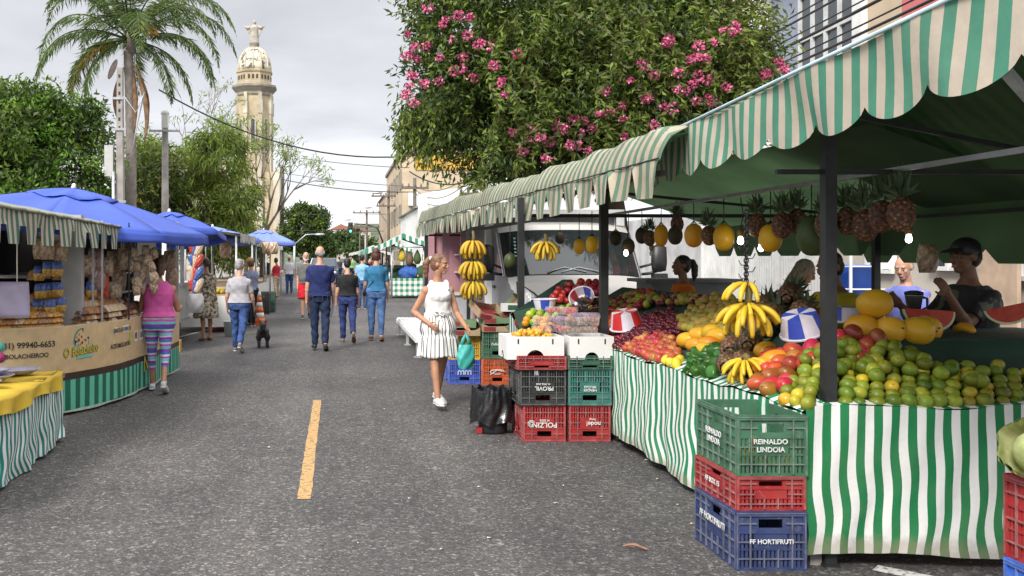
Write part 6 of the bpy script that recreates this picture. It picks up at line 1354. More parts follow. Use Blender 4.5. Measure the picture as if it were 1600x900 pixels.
for k in range(2): mb = MB(); mb.lathe([(.26, -.1), (.28, 0), (.26, .1)], 20, (1.95, 17.8 + .7 * k, .28), M=Matrix.Rotation(PI / 2, 3, 'Y')); mb.build('wheel', M_rub, pt, world=True)
for k in range(7):
    px = 702 + 9 * k; mb = MB(); mb.box((0, 0, .06), (.09, .08, .12)); mb.box((0, 0, .13), (.05, .05, .03)); o = mb.build('goods_jar', mat(('jar_red', 'jar_white', 'jar_tan')[k % 3], ((.4, .05, .05), (.6, .6, .58), (.45, .3, .16))[k % 3], .5), origin=(1.85 + .11 * k, 16.9, 1.0)); tag(o, 'small %s jar on the pale counter of the pink trailer' % ('red', 'white', 'tan')[k % 3], 'jar', '%s jars on the pink trailer counter' % ('red', 'white', 'tan')[k % 3])

# ------------------------------------------------------------------ left: striped cloth table in the front corner
lt = empty('market_table', (-2.9, 7.4, 0), 0, 'low table with teal striped cloth and a yellow cover at the photo corner', 'market table')
M_teal = stripe_mat('teal_white_stripe', (.015, .20, .17), (.68, .68, .66), .062, dirt=.1)
pth = smooth_path([(-2.30, 5.6), (-2.31, 6.6), (-2.33, 7.5), (-2.39, 8.32), (-2.52, 8.42), (-3.1, 8.45)], 60)
skirt('cloth_skirt', pth, lambda u: .03 + .02 * math.sin(u * 11), lambda u: .60 - .02 * u, M_teal, lt, fold=.022, k=11, sway=.05, seed=5, out=-1 if False else 1, nu=230, nv=20)
mb = MB(); mb.bx(-3.5, -2.36, 5.62, 8.36, .56, .60); mb.build('table_top', M_wood, lt, world=True)
for x, y in ((-2.42, 5.7), (-2.45, 8.28), (-3.4, 5.7), (-3.4, 8.3)): mb = MB(); mb.bx(x - .025, x + .025, y - .025, y + .025, 0, .56); mb.build('leg', M_conc, lt, world=True)
f_, L_ = polyl(pth[:-14])
def yel(u, v):
    p, d = f_(u); n = Vector((d.y, -d.x, 0)); h = .628 - .02 * u + .006 * math.sin(u * 40)
    if v < .5: t = v / .5; q = p - n * (.9 * (1 - t)); return (q.x, q.y, h + .004 * math.sin(u * 23 + v * 20))
    t = (v - .5) / .5; q = p + n * (.02 + .022 * math.sin(u * 37 + t) * t + .015 * t); return (q.x, q.y, h - (.105 + .02 * math.sin(u * 17) + (.05 if u > .96 else 0)) * t)
mb = MB(); mb.grid(yel, 160, 16); mb.build('yellow_cover', mat('yellow_cloth', (.52, .35, .02), .8, .12, 5, .3, 25, dirt=.1), lt, world=True)
M_tray = mat('lilac_plastic', (.30, .29, .38), .25, .15, 6, spec=.6)
for i, (x, y, z, rz, s) in enumerate(((-2.75, 7.55, .635, .2, 1), (-2.78, 7.6, .68, -.15, .95), (-2.66, 8.0, .635, .5, .9), (-2.72, 7.15, .635, .0, 1.05), (-2.80, 6.85, .635, .4, .9))):
    mb = MB(); mb.grid(lambda u, v: (lambda a, r: (r * math.cos(a) * 1.25, r * math.sin(a), .045 * max(0, (v - .6) / .4) + .002 * math.sin(a * 14)))(2 * PI * u, .17 * v + .001), 40, 8)
    o = mb.build('plastic_platter', M_tray, solid=.004); put(o, (x, y, z), rz, scale=s); tag(o, ('bluish film-covered platter second on the yellow cover', 'upper platter stacked on the film-covered one', 'smaller platter at the far end of the yellow cover', 'nearer platter on the yellow cover', 'platter nearest the photo edge on the yellow cover')[i], 'platter')

# ------------------------------------------------------------------ biscuit stall with curved printed banner
cs = empty('biscuit_stall', (-3.0, 11, 0), 0, 'biscuit stall wrapped in a curved tan and green printed banner', 'market stall')
bp = smooth_path([(-4.1, 9.05), (-3.4, 9.22), (-2.84, 9.60), (-2.52, 10.2), (-2.36, 10.95), (-2.28, 11.9), (-2.24, 12.9), (-2.22, 13.6)], 84)
fB, LB = polyl(bp)
def u_at(px):
    lo = 0
    return min((abs(proj((*fB(i / 2000)[0].xy, 1))[0] - px), i / 2000) for i in range(2001))[1] * LB
def banner_pt(s, z, off=0):
    p, d = fB(min(1, max(0, s / LB))); n = Vector((d.y, -d.x, 0)); w_ = .012 * math.sin(s * 5 + 1) * (1.1 - z) + .006 * math.sin(s * 13) * (1.1 - z); q = p + n * (w_ + off); return (q.x, q.y, z)
def band(name, z0, z1, m, nv=8, off=0):
    mb = MB(); mb.grid(lambda u, v: banner_pt(u * LB, z0 + (z1 - z0) * v + .008 * math.sin(u * 31) * (1 - v) * (z0 < .1), off), 170, nv, 0, lambda u, v: (u * LB, v)); return mb.build(name, m, cs, world=True)
M_tan = mat('banner_tan', (.60, .44, .24), .55, .10, 9, .05, 20, dirt=.12); M_mint = stripe_mat('banner_green_stripe', (.02, .14, .09), (.13, .52, .36), .155, rough=.55, dirt=.08)
band('printed_banner', .05, .36, M_mint); band('banner_stripe', .362, .43, mat('banner_brown', (.045, .025, .018), .55)); band('tan_panel', .432, .90, M_tan)
band('hem', .03, .052, mat('hem_pale', (.45, .55, .48), .7, .3, 30), 1, .003); band('banner_top', .90, .915, mat('banner_edge', (.60, .50, .34), .7), 1)
def banner_mesh(me, s, z, rot=0, off=.006, m=None, name='lettering', sx=1):
    for v in me.vertices:
        x, y = v.co.x * sx, v.co.y; x, y = x * math.cos(rot) - y * math.sin(rot), x * math.sin(rot) + y * math.cos(rot); v.co = Vector(banner_pt(s + x, z + y, off + v.co.z)) - wloc(cs)
    me.materials.clear(); me.materials.append(m); me.name = name; o = bpy.data.objects.new(name, me); C.objects.link(o); o.parent = cs; return o
def bt(body, size, px, z, m, **kw): rot = kw.pop('rot', 0); off = kw.pop('off', .006); sx = kw.pop('sx', 1); return banner_mesh(text_mesh(body, size, .0005, **kw), u_at(px), z, rot, off, m, sx=sx)
M_yl = mat('letter_yellow', (.70, .52, .03), .5); M_mn = mat('logo_mint', (.16, .55, .45), .5); M_ck = mat('logo_biscuit', (.62, .42, .22), .5, .05); M_cb = mat('logo_brown', (.12, .045, .02), .5)
bt('(41) 99940-6653', .082, 45, .74, M_lk, bold=.015); bt('@BOLACHEIROO', .062, 38, .635, M_lk, bold=.012)
for px, z, m in ((0, .74, M_mn), (0, .635, mat('badge_pink', (.45, .05, .2), .5))): mb = MB(); mb.lathe([(.05, 0), (.05, .002)], 18); banner_mesh(mb.mesh('badge', m), u_at(px), z, 0, .005, m, 'badge')
def disc(r, px, z, m, off, n=40, bite=None, ds=0, dz=0, ex=1, nm='logo'):
    mb = MB(); vs = [(0, 0, 0)]
    for k in range(n):
        a = 2 * PI * k / n; rr = r
        x, y = rr * math.cos(a) * ex, rr * math.sin(a)
        if bite:
            for bx0, by0, br in bite:
                dd = math.hypot(x - bx0, y - by0)
                if dd < br: t = br / max(dd, 1e-4); x, y = bx0 + (x - bx0) * t, by0 + (y - by0) * t; 
                # pull to the bite's inner side
                if math.hypot(x, y) > r: q = r * .62 / math.hypot(x, y); x, y = x * q, y * q
        vs.append((x + ds, y + dz, 0))
    vs[0] = (ds, dz, 0); mb.add(vs, [(0, k + 1, (k + 1) % n + 1) for k in range(n)]); return banner_mesh(mb.mesh(nm, m), u_at(px), z, 0, off, m, nm)
bite = [(.10, .10, .075)]
disc(.128, 128, .755, M_mn, .004, bite=bite); disc(.117, 128, .755, M_lk, .006, bite=bite); disc(.108, 128, .755, M_ck, .008, bite=bite)
for ds, dz, r in ((-.055, .0, .018), (-.01, .03, .014), (.0, -.03, .016), (-.05, .055, .010), (.055, -.01, .013), (-.085, .03, .009), (.03, .0, .008), (-.03, -.045, .009)): disc(r, 128, .755, M_cb, .010, 12, ds=ds, dz=dz, nm='chip')
for rr, m, o_ in ((.034, M_mn, .009), (.026, M_lk, .011), (.012, M_lk, .012)): bt('O Bolacheiro', .125, 128, .645, m, bold=rr * 4 * .125 if False else rr, rot=.05, off=o_, shear=.15, sx=.8)
bt('O Bolacheiro', .125, 128, .645, M_yl, bold=.004, rot=.05, off=.014, shear=.15, sx=.8)
mb = MB(); mb.box((.05, 0, 0), (.25, .028, .001)); banner_mesh(mb.mesh('logo_ribbon', M_mn), u_at(128), .578, .03, .006, M_mn, 'logo_ribbon')
for px, z, wd, h_, m in ((190, .80, .42, .075, M_card), (196, .66, .02, .02, M_card)): mb = MB(); mb.box((0, 0, 0), (wd, h_, .001)); banner_mesh(mb.mesh('sticker', m), u_at(px), z, .02, .005, m, 'sticker')
bt('@BOLACHEIROO', .062, 191, .80, M_lk, bold=.012, off=.008); bt('ACEITAMOS CARTÃO', .07, 189, .63, M_lk, bold=.014, sx=.8)
for px, wd, m in ((204, .10, mat('badge_lime', (.45, .5, .12), .5)), (212, .13, M_card), (221, .14, M_card)): mb = MB(); mb.box((0, 0, 0), (wd, .12, .001)); banner_mesh(mb.mesh('badge', m), u_at(px), .69, 0, .005, m, 'badge')
disc(.045, 212, .70, mat('badge_rust', (.28, .06, .03), .5), .008, 20, nm='badge'); bt('SA', .10, 221, .69, mat('badge_navy', (.02, .03, .12), .5), bold=.02, off=.008)
for m, b_, o_ in ((M_lk, .03, .008), (M_yl, .004, .011)): bt('No', .26, 229, .33, m, bold=b_, rot=.1, off=o_, shear=.2)
# counter, posts, glazed display, roof frame
mb = MB(); N_ = 60; vs = [banner_pt(LB * i / N_, .885) for i in range(N_ + 1)]; inner = [(min(-3.6, x - .1) if False else x - .75 * (1 if y > 9.8 else .4), y + (.55 if y < 10.6 else .0), z) for x, y, z in vs]
mb.add(vs + inner, [(i, i + 1, N_ + 2 + i, N_ + 1 + i) for i in range(N_)]); mb.build('counter', mat('counter_tan', (.40, .30, .20), .6, .2, 5), cs, world=True)
mb = MB(); mb.bx(-2.87, -2.66, 10.02, 10.14, .90, 2.05); mb.build('post', mat('grey_pillar', (.36, .36, .36), .6, .12, 2, dirt=.5), cs, world=True)
mb = MB(); mb.bx(-2.49, -2.44, 10.2, 10.25, .9, 2.0); mb.bx(-2.30, -2.26, 11.0, 11.04, .9, 2.0); mb.bx(-2.24, -2.20, 13.4, 13.45, .9, 2.1); mb.bx(-3.75, -3.70, 9.2, 9.25, .9, 2.0); 
for i, a in enumerate(((-2.52, -2.502, 10.3, 10.318, .9, 2.0), (-2.36, -2.345, 10.9, 10.915, .9, 2.0), (-2.24, -2.20, 13.4, 13.45, .9, 2.1), (-3.75, -3.70, 9.3, 9.35, .9, 2.0), (-2.62, -2.60, 10.3, 10.32, .9, 2.0))):
    mb = MB(); mb.bx(*a); mb.build('post', M_dark if i % 2 else M_galv, cs, world=True)
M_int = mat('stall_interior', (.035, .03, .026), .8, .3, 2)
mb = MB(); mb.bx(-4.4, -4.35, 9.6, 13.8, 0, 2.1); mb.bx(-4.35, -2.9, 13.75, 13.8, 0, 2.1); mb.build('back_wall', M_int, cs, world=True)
for z in (1.12, 1.38): mb = MB(); mb.bx(-4.33, -3.1, 10.4, 13.6, z, z + .02); mb.bx(-3.1, -2.9, 10.9, 13.6, z, z + .02); mb.build('shelf', mat('shelf_grey', (.2, .19, .18), .6), cs, world=True)
# biscuit packs piled on the counter and the shelves
BIS = [mat('biscuits_brown', (.30, .14, .05), .35, .5, 45, .4, 70, spec=.6), mat('biscuits_golden', (.50, .25, .05), .35, .4, 45, .4, 70, spec=.6), mat('biscuits_pale', (.50, .38, .24), .35, .35, 45, .4, 70, spec=.6), mat('biscuits_dark', (.12, .055, .03), .35, .5, 45, .4, 70, spec=.6)]
def packmesh(m, i):
    mb = MB(); mb.grid(lambda u, v: ((u - .5) * .17, (v - .5) * .15, .0 + .07 * (math.sin(PI * u) * math.sin(PI * v)) ** .45 * (1 + .12 * math.sin(u * 29 + i) * math.sin(v * 17))), 16, 10); mb.grid(lambda u, v: ((u - .5) * .17, (v - .5) * .15, .002), 2, 2); return mb.mesh('biscuit_pack', m)
PKM = [packmesh(m, i) for i, m in enumerate(BIS)]
KN = ('brown', 'golden', 'pale', 'dark')
def bpack(i, loc, rot, label=None, group=None):
    o = bpy.data.objects.new('biscuit_pack', PKM[i]); C.objects.link(o); put(o, loc, rot); tag(o, label or 'pack of %s biscuits piled on the biscuit stall counter' % KN[i], 'biscuit pack', group or '%s biscuit packs piled on the biscuit stall counter' % KN[i])
random.seed(33)
for px in range(2, 100, 12):
    for k in range(6):
        s = u_at(px) ; p = banner_pt(s + random.uniform(-.01, .01), .89 + .058 * (k % 3), -.14 - .19 * (k // 3)); f__, d = fB(s / LB); i = random.choice((0, 1, 0, 1, 2) if px < 60 else (1, 1, 0))
        bpack(i, (p[0], p[1], p[2] + (.04 if k > 2 else 0)), math.atan2(d.y, d.x) + random.uniform(-.15, .15))
for px in range(140, 236, 8):
    for k in range(9):
        s = u_at(px); p = banner_pt(s + random.uniform(-.03, .03), .89 + .06 * (k % 3), -.12 - .17 * (k // 3)); f__, d = fB(s / LB)
        bpack(random.choice((0, 3, 2, 0)), (p[0], p[1], p[2] + .055 * (k // 3)), math.atan2(d.y, d.x) + random.uniform(-.3, .3))
for z in (1.14, 1.40):
    for y in [10.5 + .3 * q for q in range(10)]:
        for x in (-3.02, -3.3):
            bpack(random.randrange(4), (x, y, z), Euler((0, -.5, random.uniform(1.2, 1.9))), 'snack pack standing on the shelves inside the biscuit stall', 'snack packs on the shelves inside the biscuit stall')
# lilac plastic sheet and hanging snack strips
mb = MB(); mb.grid(lambda u, v: (-3.35 + .52 * u, 8.85 + .02 * math.sin(u * 7 + v * 3), 1.05 + .33 * v), 10, 8); sh = mb.build('plastic_sheet', mat('lilac_sheet', (.42, .38, .56), .2, .1, 4, spec=.6), origin=(-3.1, 8.85, 1.2), solid=.004); tag(sh, 'lilac plastic sheet hanging from a string at the photo edge', 'sheet')
mb = MB(); mb.tube([(-2.94, 8.85, 1.38), (-2.94, 8.85, 1.9)], .006, 5); tag(mb.build('string', M_card, origin=(-2.94, 8.85, 1.38)), 'pale string holding the lilac plastic sheet', 'string')
SNM = [mat('snack_blue', (.05, .10, .30), .3, .4, 25, spec=.6), mat('snack_gold', (.50, .30, .06), .3, .4, 30, spec=.6), mat('snack_clear', (.42, .30, .20), .25, .5, 30, .5, 45, spec=.7), mat('snack_pink', (.30, .19, .18), .25, .4, 22, .5, 40, spec=.7), mat('snack_red', (.40, .05, .03), .3, .5, 22, spec=.6), mat('snack_popcorn', (.48, .36, .25), .4, .55, 34, .8, 40, spec=.5)]
def bagmesh(w_, h_, t, m, i=0):
    mb = MB(); mb.grid(lambda u, v: (w_ * (u - .5) * (.8 + .2 * math.sin(PI * v)), -t * (math.sin(PI * u) * math.sin(PI * v)) ** .5 * (1 + .2 * math.sin(u * 19 + i + v * 11)), -h_ * v), 12, 14); mb.grid(lambda u, v: (w_ * (u - .5) * (.8 + .2 * math.sin(PI * v)), t * .8 * (math.sin(PI * u) * math.sin(PI * v)) ** .5, -h_ * v), 12, 8)
    if isinstance(m, tuple):
        mb.mi = [(0 if min(1, (v_ // 12) / 14) < .45 else 1) if v_ < 168 else 1 for v_ in range(len(mb.f))]
    return mb.mesh('snack_bag', list(m) if isinstance(m, tuple) else m)
BAG = {k: bagmesh(*a) for k, a in {'corn': (.15, .19, .05, (SNM[0], SNM[1])), 'corn2': (.15, .19, .05, (SNM[4], SNM[1])), 'clear': (.2, .27, .07, SNM[3]), 'pop': (.17, .22, .07, SNM[5]), 'tan': (.2, .26, .07, SNM[2]), 'multi': (.12, .26, .035, SNM[4]), 'multi2': (.12, .26, .035, SNM[0]), 'multi3': (.12, .26, .035, SNM[5])}.items()}
def sbag(k, p, rz, label, group=None, s=1, tilt=0):
    o = bpy.data.objects.new('snack_bag', BAG[k]); C.objects.link(o); put(o, p, Euler((0, tilt, rz)), scale=s); tag(o, label, 'snack bag', group)
for r_ in range(4):
    for c_ in range(3):
        p = at(62 + 15 * c_ + random.uniform(-3, 3), 385 + 27 * r_ - (8 if r_ == 0 else 0) + random.uniform(-4, 4), 9.75 + random.uniform(-.06, .06)); sbag('corn' if r_ else 'tan', p, random.uniform(-.3, .6), 'blue topped snack bag with golden crisps in the hanging strip' if r_ else 'tan snack bag at the top of the hanging strip', 'snack bags of the hanging strip beside the grey pillar' if r_ else 'tan bags topping the hanging strip', .8)
for px, py, k, Y, l in ((150, 388, 'clear', 10.9, 'big pinkish snack bag hanging under the blue umbrella, upper one'), (152, 418, 'clear', 10.85, 'big pinkish snack bag hanging just below the upper one'), (178, 392, 'tan', 11.4, 'tan snack bag hanging between pinkish and popcorn bags'), (186, 420, 'tan', 11.5, 'tan snack bag low behind the popcorn bags'), (196, 388, 'tan', 11.3, 'tan snack bag hanging high beside the popcorn bags'), (265, 392, 'tan', 12.6, 'tan snack bag hanging right above the woman in pink'), (268, 418, 'tan', 12.6, 'tan snack bag hanging lower beside the woman in pink'), (247, 398, 'clear', 12.4, 'pale snack bag hanging behind the popcorn bags'), (138, 398, 'pop', 10.7, 'light snack bag hanging just right of the thin post'), (166, 402, 'pop', 11.1, 'light snack bag between the big pinkish bags and the tan ones'), (163, 430, 'multi', 10.9, 'reddish snack pack low between the pinkish bags'), (143, 440, 'corn', 10.8, 'blue and gold snack pack lowest under the umbrella'), (180, 440, 'pop', 11.3, 'popcorn bag lowest right of the pinkish bags')): sbag(k, at(px, py, Y), random.uniform(.3, .9), l)
random.seed(9)
for r_ in range(5):
    for c_ in range(3):
        sbag('pop', at(210 + 13 * c_ + random.uniform(-5, 5), 388 + 13 * r_ + random.uniform(-6, 6), 11.25 + random.uniform(-.1, .1)), random.uniform(-.9, 1.2), 'clear popcorn bag in the hanging bunch above the woman in pink', 'popcorn bags in the hanging bunch by the woman in pink', random.uniform(.55, .85), random.uniform(-.5, .5))
for r_ in range(4):
    for c_ in range(3): sbag(('multi', 'multi2', 'multi3')[(r_ + c_) % 3], at(297 + 9 * c_, 378 + 19 * r_, 16.4), .3, 'colourful snack bag in the fan hanging under the second umbrella', 'colourful snack bags fanned under the second umbrella', 1.0, (c_ - 1) * .35)

# striped awning of the near left stall
la = empty('striped_awning', (-3.2, 9, 0), 0, 'faded green striped awning with cut tooth edge in front of the blue umbrella', 'awning')
aF = lambda Y: -2.60 + .045 * (Y - 7.5)
M_aw = stripe_mat('awning_faded_stripe', (.06, .13, .10), (.40, .37, .29), .11, dirt=.5, fade=.4)
mb = MB(); mb.grid(lambda u, v: (aF(6.2 + 5.4 * u) - 1.7 * v, 6.2 + 5.4 * u, 2.0 - .015 * (u * 5.4 - 1.3) + .10 * min(1, v * 3.2) ** .8 + .10 * v + .004 * math.sin(u * 33) * (1 - v)), 80, 10, 0, lambda u, v: (u * 5.4, v * 1.7)); mb.build('roof_cloth', M_aw, la, world=True, solid=.006)
canopy_valance('valance', (aF(6.2) + .01, 6.2), (aF(11.6) + .01, 11.6), lambda s: 2.02 - .08 * s, lambda s: 1.72 - .03 * s, M_aw, la, .42, 'flap', .15, per=20, out=Vector((1, 0, 0)), lean=.02)
mb = MB(); mb.tube([(aF(Y) + .02, Y, 2.0 - .015 * (Y - 7.5) + .003 * math.sin(Y * 17)) for Y in [6.2 + .1 * k for k in range(55)]], [.013 + .002 * math.sin(k * 1.7) for k in range(55)], 8); r_ = mb.build('rolled_edge', mat('rolled_cloth', (.22, .24, .18), .85, .4, 9, .5, 25, dirt=.4), la, world=True)
for Y in (6.4, 11.5): mb = MB(); mb.bar((-4.2, Y, 2.25), (aF(Y), Y, 2.0), .035); mb.build('arm', M_galv, la, world=True)
for Y in (6.4, 9.2): mb = MB(); mb.bx(-4.26, -4.2, Y - .03, Y + .03, 0, 2.28); mb.build('post', M_dark, la, world=True)

# blue umbrellas
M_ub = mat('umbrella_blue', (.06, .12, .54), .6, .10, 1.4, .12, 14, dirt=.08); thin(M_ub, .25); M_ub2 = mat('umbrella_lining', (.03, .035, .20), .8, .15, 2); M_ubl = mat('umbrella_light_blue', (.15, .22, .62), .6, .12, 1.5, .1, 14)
def umbrella(label, x, y, zt, zr, R_, m, n=8, rot=.2, hem=.14, cap=True):
    root = empty('umbrella', (x, y, 0), rot, label, 'umbrella', None)
    def f(u, v):
        a = 2 * PI * u; seg = (u * n) % 1.0; q = math.cos(PI / n) / math.cos((seg - .5) * 2 * PI / n); q = 1 / q if False else q; fl = math.sin(PI * seg)
        r = R_ * v * q * (1 - .0 * fl); z = zt - (zt - zr) * (v ** 1.6) - .10 * fl * v * (1 - v) * 2
        return (r * math.cos(a), r * math.sin(a), z)
    mb = MB(); [mb.grid(lambda u, v: f((q_ + u * .9999) / n, v), 8, 14) for q_ in range(n)]; cn = mb.build('canopy', m, root, solid=.004)
    mb = MB(); mb.grid(lambda u, v: (lambda p: (p[0] * (1 + .012 * v), p[1] * (1 + .012 * v), p[2] - hem * v * (.75 + .25 * math.sin(PI * ((u * n) % 1.0)))))(f(u, 1)), n * 8, 3); mb.build('hem', m, cn, solid=.003)
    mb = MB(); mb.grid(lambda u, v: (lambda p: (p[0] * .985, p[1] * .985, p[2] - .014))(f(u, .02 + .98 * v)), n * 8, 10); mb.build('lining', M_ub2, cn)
    if cap:
        mb = MB(); mb.grid(lambda u, v: (lambda p: (p[0] * 1.1, p[1] * 1.1, p[2] + .05 - .035 * v - (.012 if (u * n) % 1.0 < .5 else .0) * (v > .9)))(f(u, .30 * v)), n * 8, 4); mb.build('vent_cap', m, cn, solid=.003)
    mb = MB(); mb.lathe([(.02, 0), (.036, .015), (.026, .04), (.028, .055), (.008, .07)], 10, (0, 0, zt + .04)); mb.build('finial', M_white, root)
    mb = MB(); mb.tube([(0, 0, 0), (0, 0, zt)], .024, 8); mb.build('pole', M_galv, root)
    mb = MB(); mb.lathe([(.2, 0), (.2, .05), (.05, .09), (.04, .3)], 16); mb.build('base', M_dark, root)
    for k in range(n):
        a = 2 * PI * k / n; mb = MB(); mb.tube([(0, 0, zt - .06), (R_ * .5 * math.cos(a), R_ * .5 * math.sin(a), zt - .03 - (zt - zr) * .5 ** 1.6 - .02), (R_ * .97 * math.cos(a), R_ * .97 * math.sin(a), zr + .0)], .008, 4); mb.build('rib', M_galv, root)
    return root
ub = umbrella('big bright blue market umbrella above the biscuit stall', gx(130, 12.1), 12.1, 2.44, 2.06, 1.72, M_ub, rot=.12); ub.rotation_euler = (.04, .10, .12); ub.location.x -= .36
umbrella('second blue umbrella partly behind the first, over the white trailer', gx(268, 17.4), 17.4, 2.42, 2.02, 1.05, M_ub, rot=.3, hem=.12).rotation_euler.x = -.13
umbrella('third pale blue umbrella over the far vegetable stall', -3.15, 24.5, 2.35, 2.08, 1.2, M_ubl, rot=.1)
umbrella('fourth pale blue umbrella farthest along the left stalls', gx(412, 34), 34, 2.55, 2.15, 1.2, M_ubl, rot=.4)
# further left awnings and stalls
def left_stall(x, y, ln, dp, z0, z1, label, m, tablem=None):
    root = empty('market_stall', (x, y, 0), 0, label, 'market stall')
    mb = MB(); mb.grid(lambda u, v: (.0 - dp * v, ln * u, z0 + (z1 - z0) * v - .06 * math.sin(PI * v) - .03 * math.sin(u * 9) ** 2), 30, 10, 0, lambda u, v: (u * ln, v)); mb.build('roof_cloth', m, root, solid=.006)
    canopy_valance('valance', (x + .005, y), (x + .005, y + ln), z0 + .01, z0 - .2, m, root, .45, 'scallop', .08, per=8, out=Vector((1, 0, 0)))
    for px_ in (-.08, -dp + .05):
        for py_ in (.1, ln - .1): mb = MB(); mb.tube([(px_, py_, 0), (px_, py_, z0 + (z1 - z0) * (-px_ / dp) - .03)], .025, 6); mb.build('post', M_galv, root)
    mb = MB(); mb.bar((-.05, .1, z0 - .1), (-.05, ln - .1, z0 - .1), .03); mb.build('rail', M_dark, root)
    mb = MB(); mb.bx(-dp + .1, -.15, .2, ln - .2, .72, .78); mb.build('table_top', M_wood, root)
    skirt('skirt', [(x - .13, y + ln - .2), (x - .13, y + .18), (x - dp + .1, y + .18)], .12, .79, tablem or mat('white_cloth', (.6, .59, .56), .8, .1, 3), root, fold=.012, k=6, seed=9, out=-1, nu=60)
    return root
M_gaw = mat('grey_awning', (.36, .37, .31), .8, .25, 1.2, .1, 10, dirt=.3); M_waw = mat('white_awning', (.62, .62, .58), .75, .1, 1.2, dirt=.2)
left_stall(-2.05, 20.4, 5.2, 2.0, 2.12, 2.55, 'left stall with grey awning and yellow produce beyond the white trailer', M_gaw)
left_stall(-2.25, 26.6, 7.5, 2.2, 2.12, 2.7, 'left stall with greyish white awning beside the woman in red', M_gaw)
left_stall(-2.55, 36, 10, 2.4, 2.15, 2.95, 'pale white awning stall farthest along the left side', M_waw)
# produce on the far left stalls
for k in range(16): put(P['lemon'].get(), (-2.6 - .09 * (k % 4), 21.9 + .1 * (k // 4), .82 + .02 * (k % 3)), Euler((1.2, k, 0)), label='yellow fruit on the left stall beyond the white trailer', group='yellow fruit on the left stall', scale=1.3)
for k in range(12): put(P['orange'].get(), (-2.45 - .1 * (k % 3), 29 + .12 * (k // 3), .83), label='orange on the left stall beside the woman in red', group='oranges on the left stall by the woman in red', scale=1.2)
# white trailer
wt = empty('trailer', (-3.3, 18.2, 0), 0, 'dented white box trailer with open side below the second umbrella', 'trailer')
mb = MB(); mb.bx(-4.3, -2.52, 16.2, 20.2, .42, 1.12); mb.build('body', mat('trailer_white', (.58, .58, .56), .5, .08, 1.5, .1, 8, dirt=.3), wt, world=True)
mb = MB(); mb.bx(-2.52, -2.49, 16.2, 20.2, 1.06, 1.13); mb.bx(-2.52, -2.49, 16.2, 20.2, .42, .47); mb.build('side_trim', M_galv, wt, world=True)
for y in (16.3, 18.2, 20.1): mb = MB(); mb.bx(-2.60, -2.53, y - .035, y + .035, 1.12, 2.05); mb.build('post', M_white, wt, world=True)
for y in (17.7,):
    mb = MB(); mb.lathe([(.27, -.1), (.30, -.06), (.30, .06), (.27, .1)], 22, (-2.66, y, .30), M=Matrix.Rotation(PI / 2, 3, 'Y')); wh = mb.build('wheel', M_rub, wt, world=True)
    mb = MB(); mb.lathe([(.16, .09), (.14, .105)], 16, (-2.66, y, .30), M=Matrix.Rotation(PI / 2, 3, 'Y')); mb.build('rim', M_galv, wh, world=True)
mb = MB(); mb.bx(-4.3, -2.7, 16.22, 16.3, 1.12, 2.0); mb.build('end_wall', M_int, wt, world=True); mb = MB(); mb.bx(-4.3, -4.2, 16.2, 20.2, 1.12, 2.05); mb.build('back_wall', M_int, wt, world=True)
wt.location.x -= .35
st = MB(); st.bx(-.1, .1, -.1, .1, 0, .2); o = st.build('wooden_block', mat('ochre_block', (.48, .28, .05), .8, .2, 6), origin=(0, 0, 0)); put(o, (-2.75, 16.4, 0)); tag(o, 'ochre block under the corner of the white trailer', 'block')
crate('red orange crate stacked under the left stall, upper one', -2.55, 21.2, .31, 'orange', .5, .36, .3); crate('dark red crate on the ground under the left stall, lower one', -2.55, 21.2, 0, 'red', .5, .36, .31)
crate('dark crate standing on end under the table near the woman in red', -2.08, 27.6, 0, 'black', .36, .5, .62); crate('green crate beside the dark one near the woman in red', -2.0, 28.4, 0, 'darkgreen', .40, .5, .60)
bk = MB(); bk.lathe([(.15, 0), (.18, .3), (.19, .31), (.175, .31), (.14, .02)], 18); o = bk.build('bucket', mat('bucket_white', (.5, .55, .55), .5, .2, 4)); put(o, (-2.12, 19.6, 0)); tag(o, 'white bucket lined with a green bag on the road behind the woman in grey', 'bucket')
# hanging goods under the far left awnings
for k, (px, Y, l) in enumerate(((352, 21.9, 'dark bag hanging under the grey awning, first'), (428, 28.6, 'dark bag hanging by the far awning post'), (416, 28.8, 'long dark bundle hanging by the far awning'))):
    sbag('tan', at(px, 378, Y), .4, l, None, 1.4)
# traffic cone
cn = empty('traffic_cone', (gx(405, 23), 23.0, 0), 0, 'orange and white striped traffic cone standing beside the dog', 'traffic cone')
M_or = mat('cone_orange', (.75, .14, .02), .5, .1, 4); mb = MB(); mb.box((0, 0, .02), (.38, .38, .04)); mb.build('base', M_or, cn)
prev = None
for i in range(6):
    z0, z1 = .041 + .125 * i, .041 + .125 * (i + 1); r = lambda z: .15 - .115 * z / .8
    mb = MB(); mb.lathe([(r(z0), z0), (r(z1), z1 - .001)], 20); mb.build('band', M_or if i % 2 == 0 else M_white, cn)
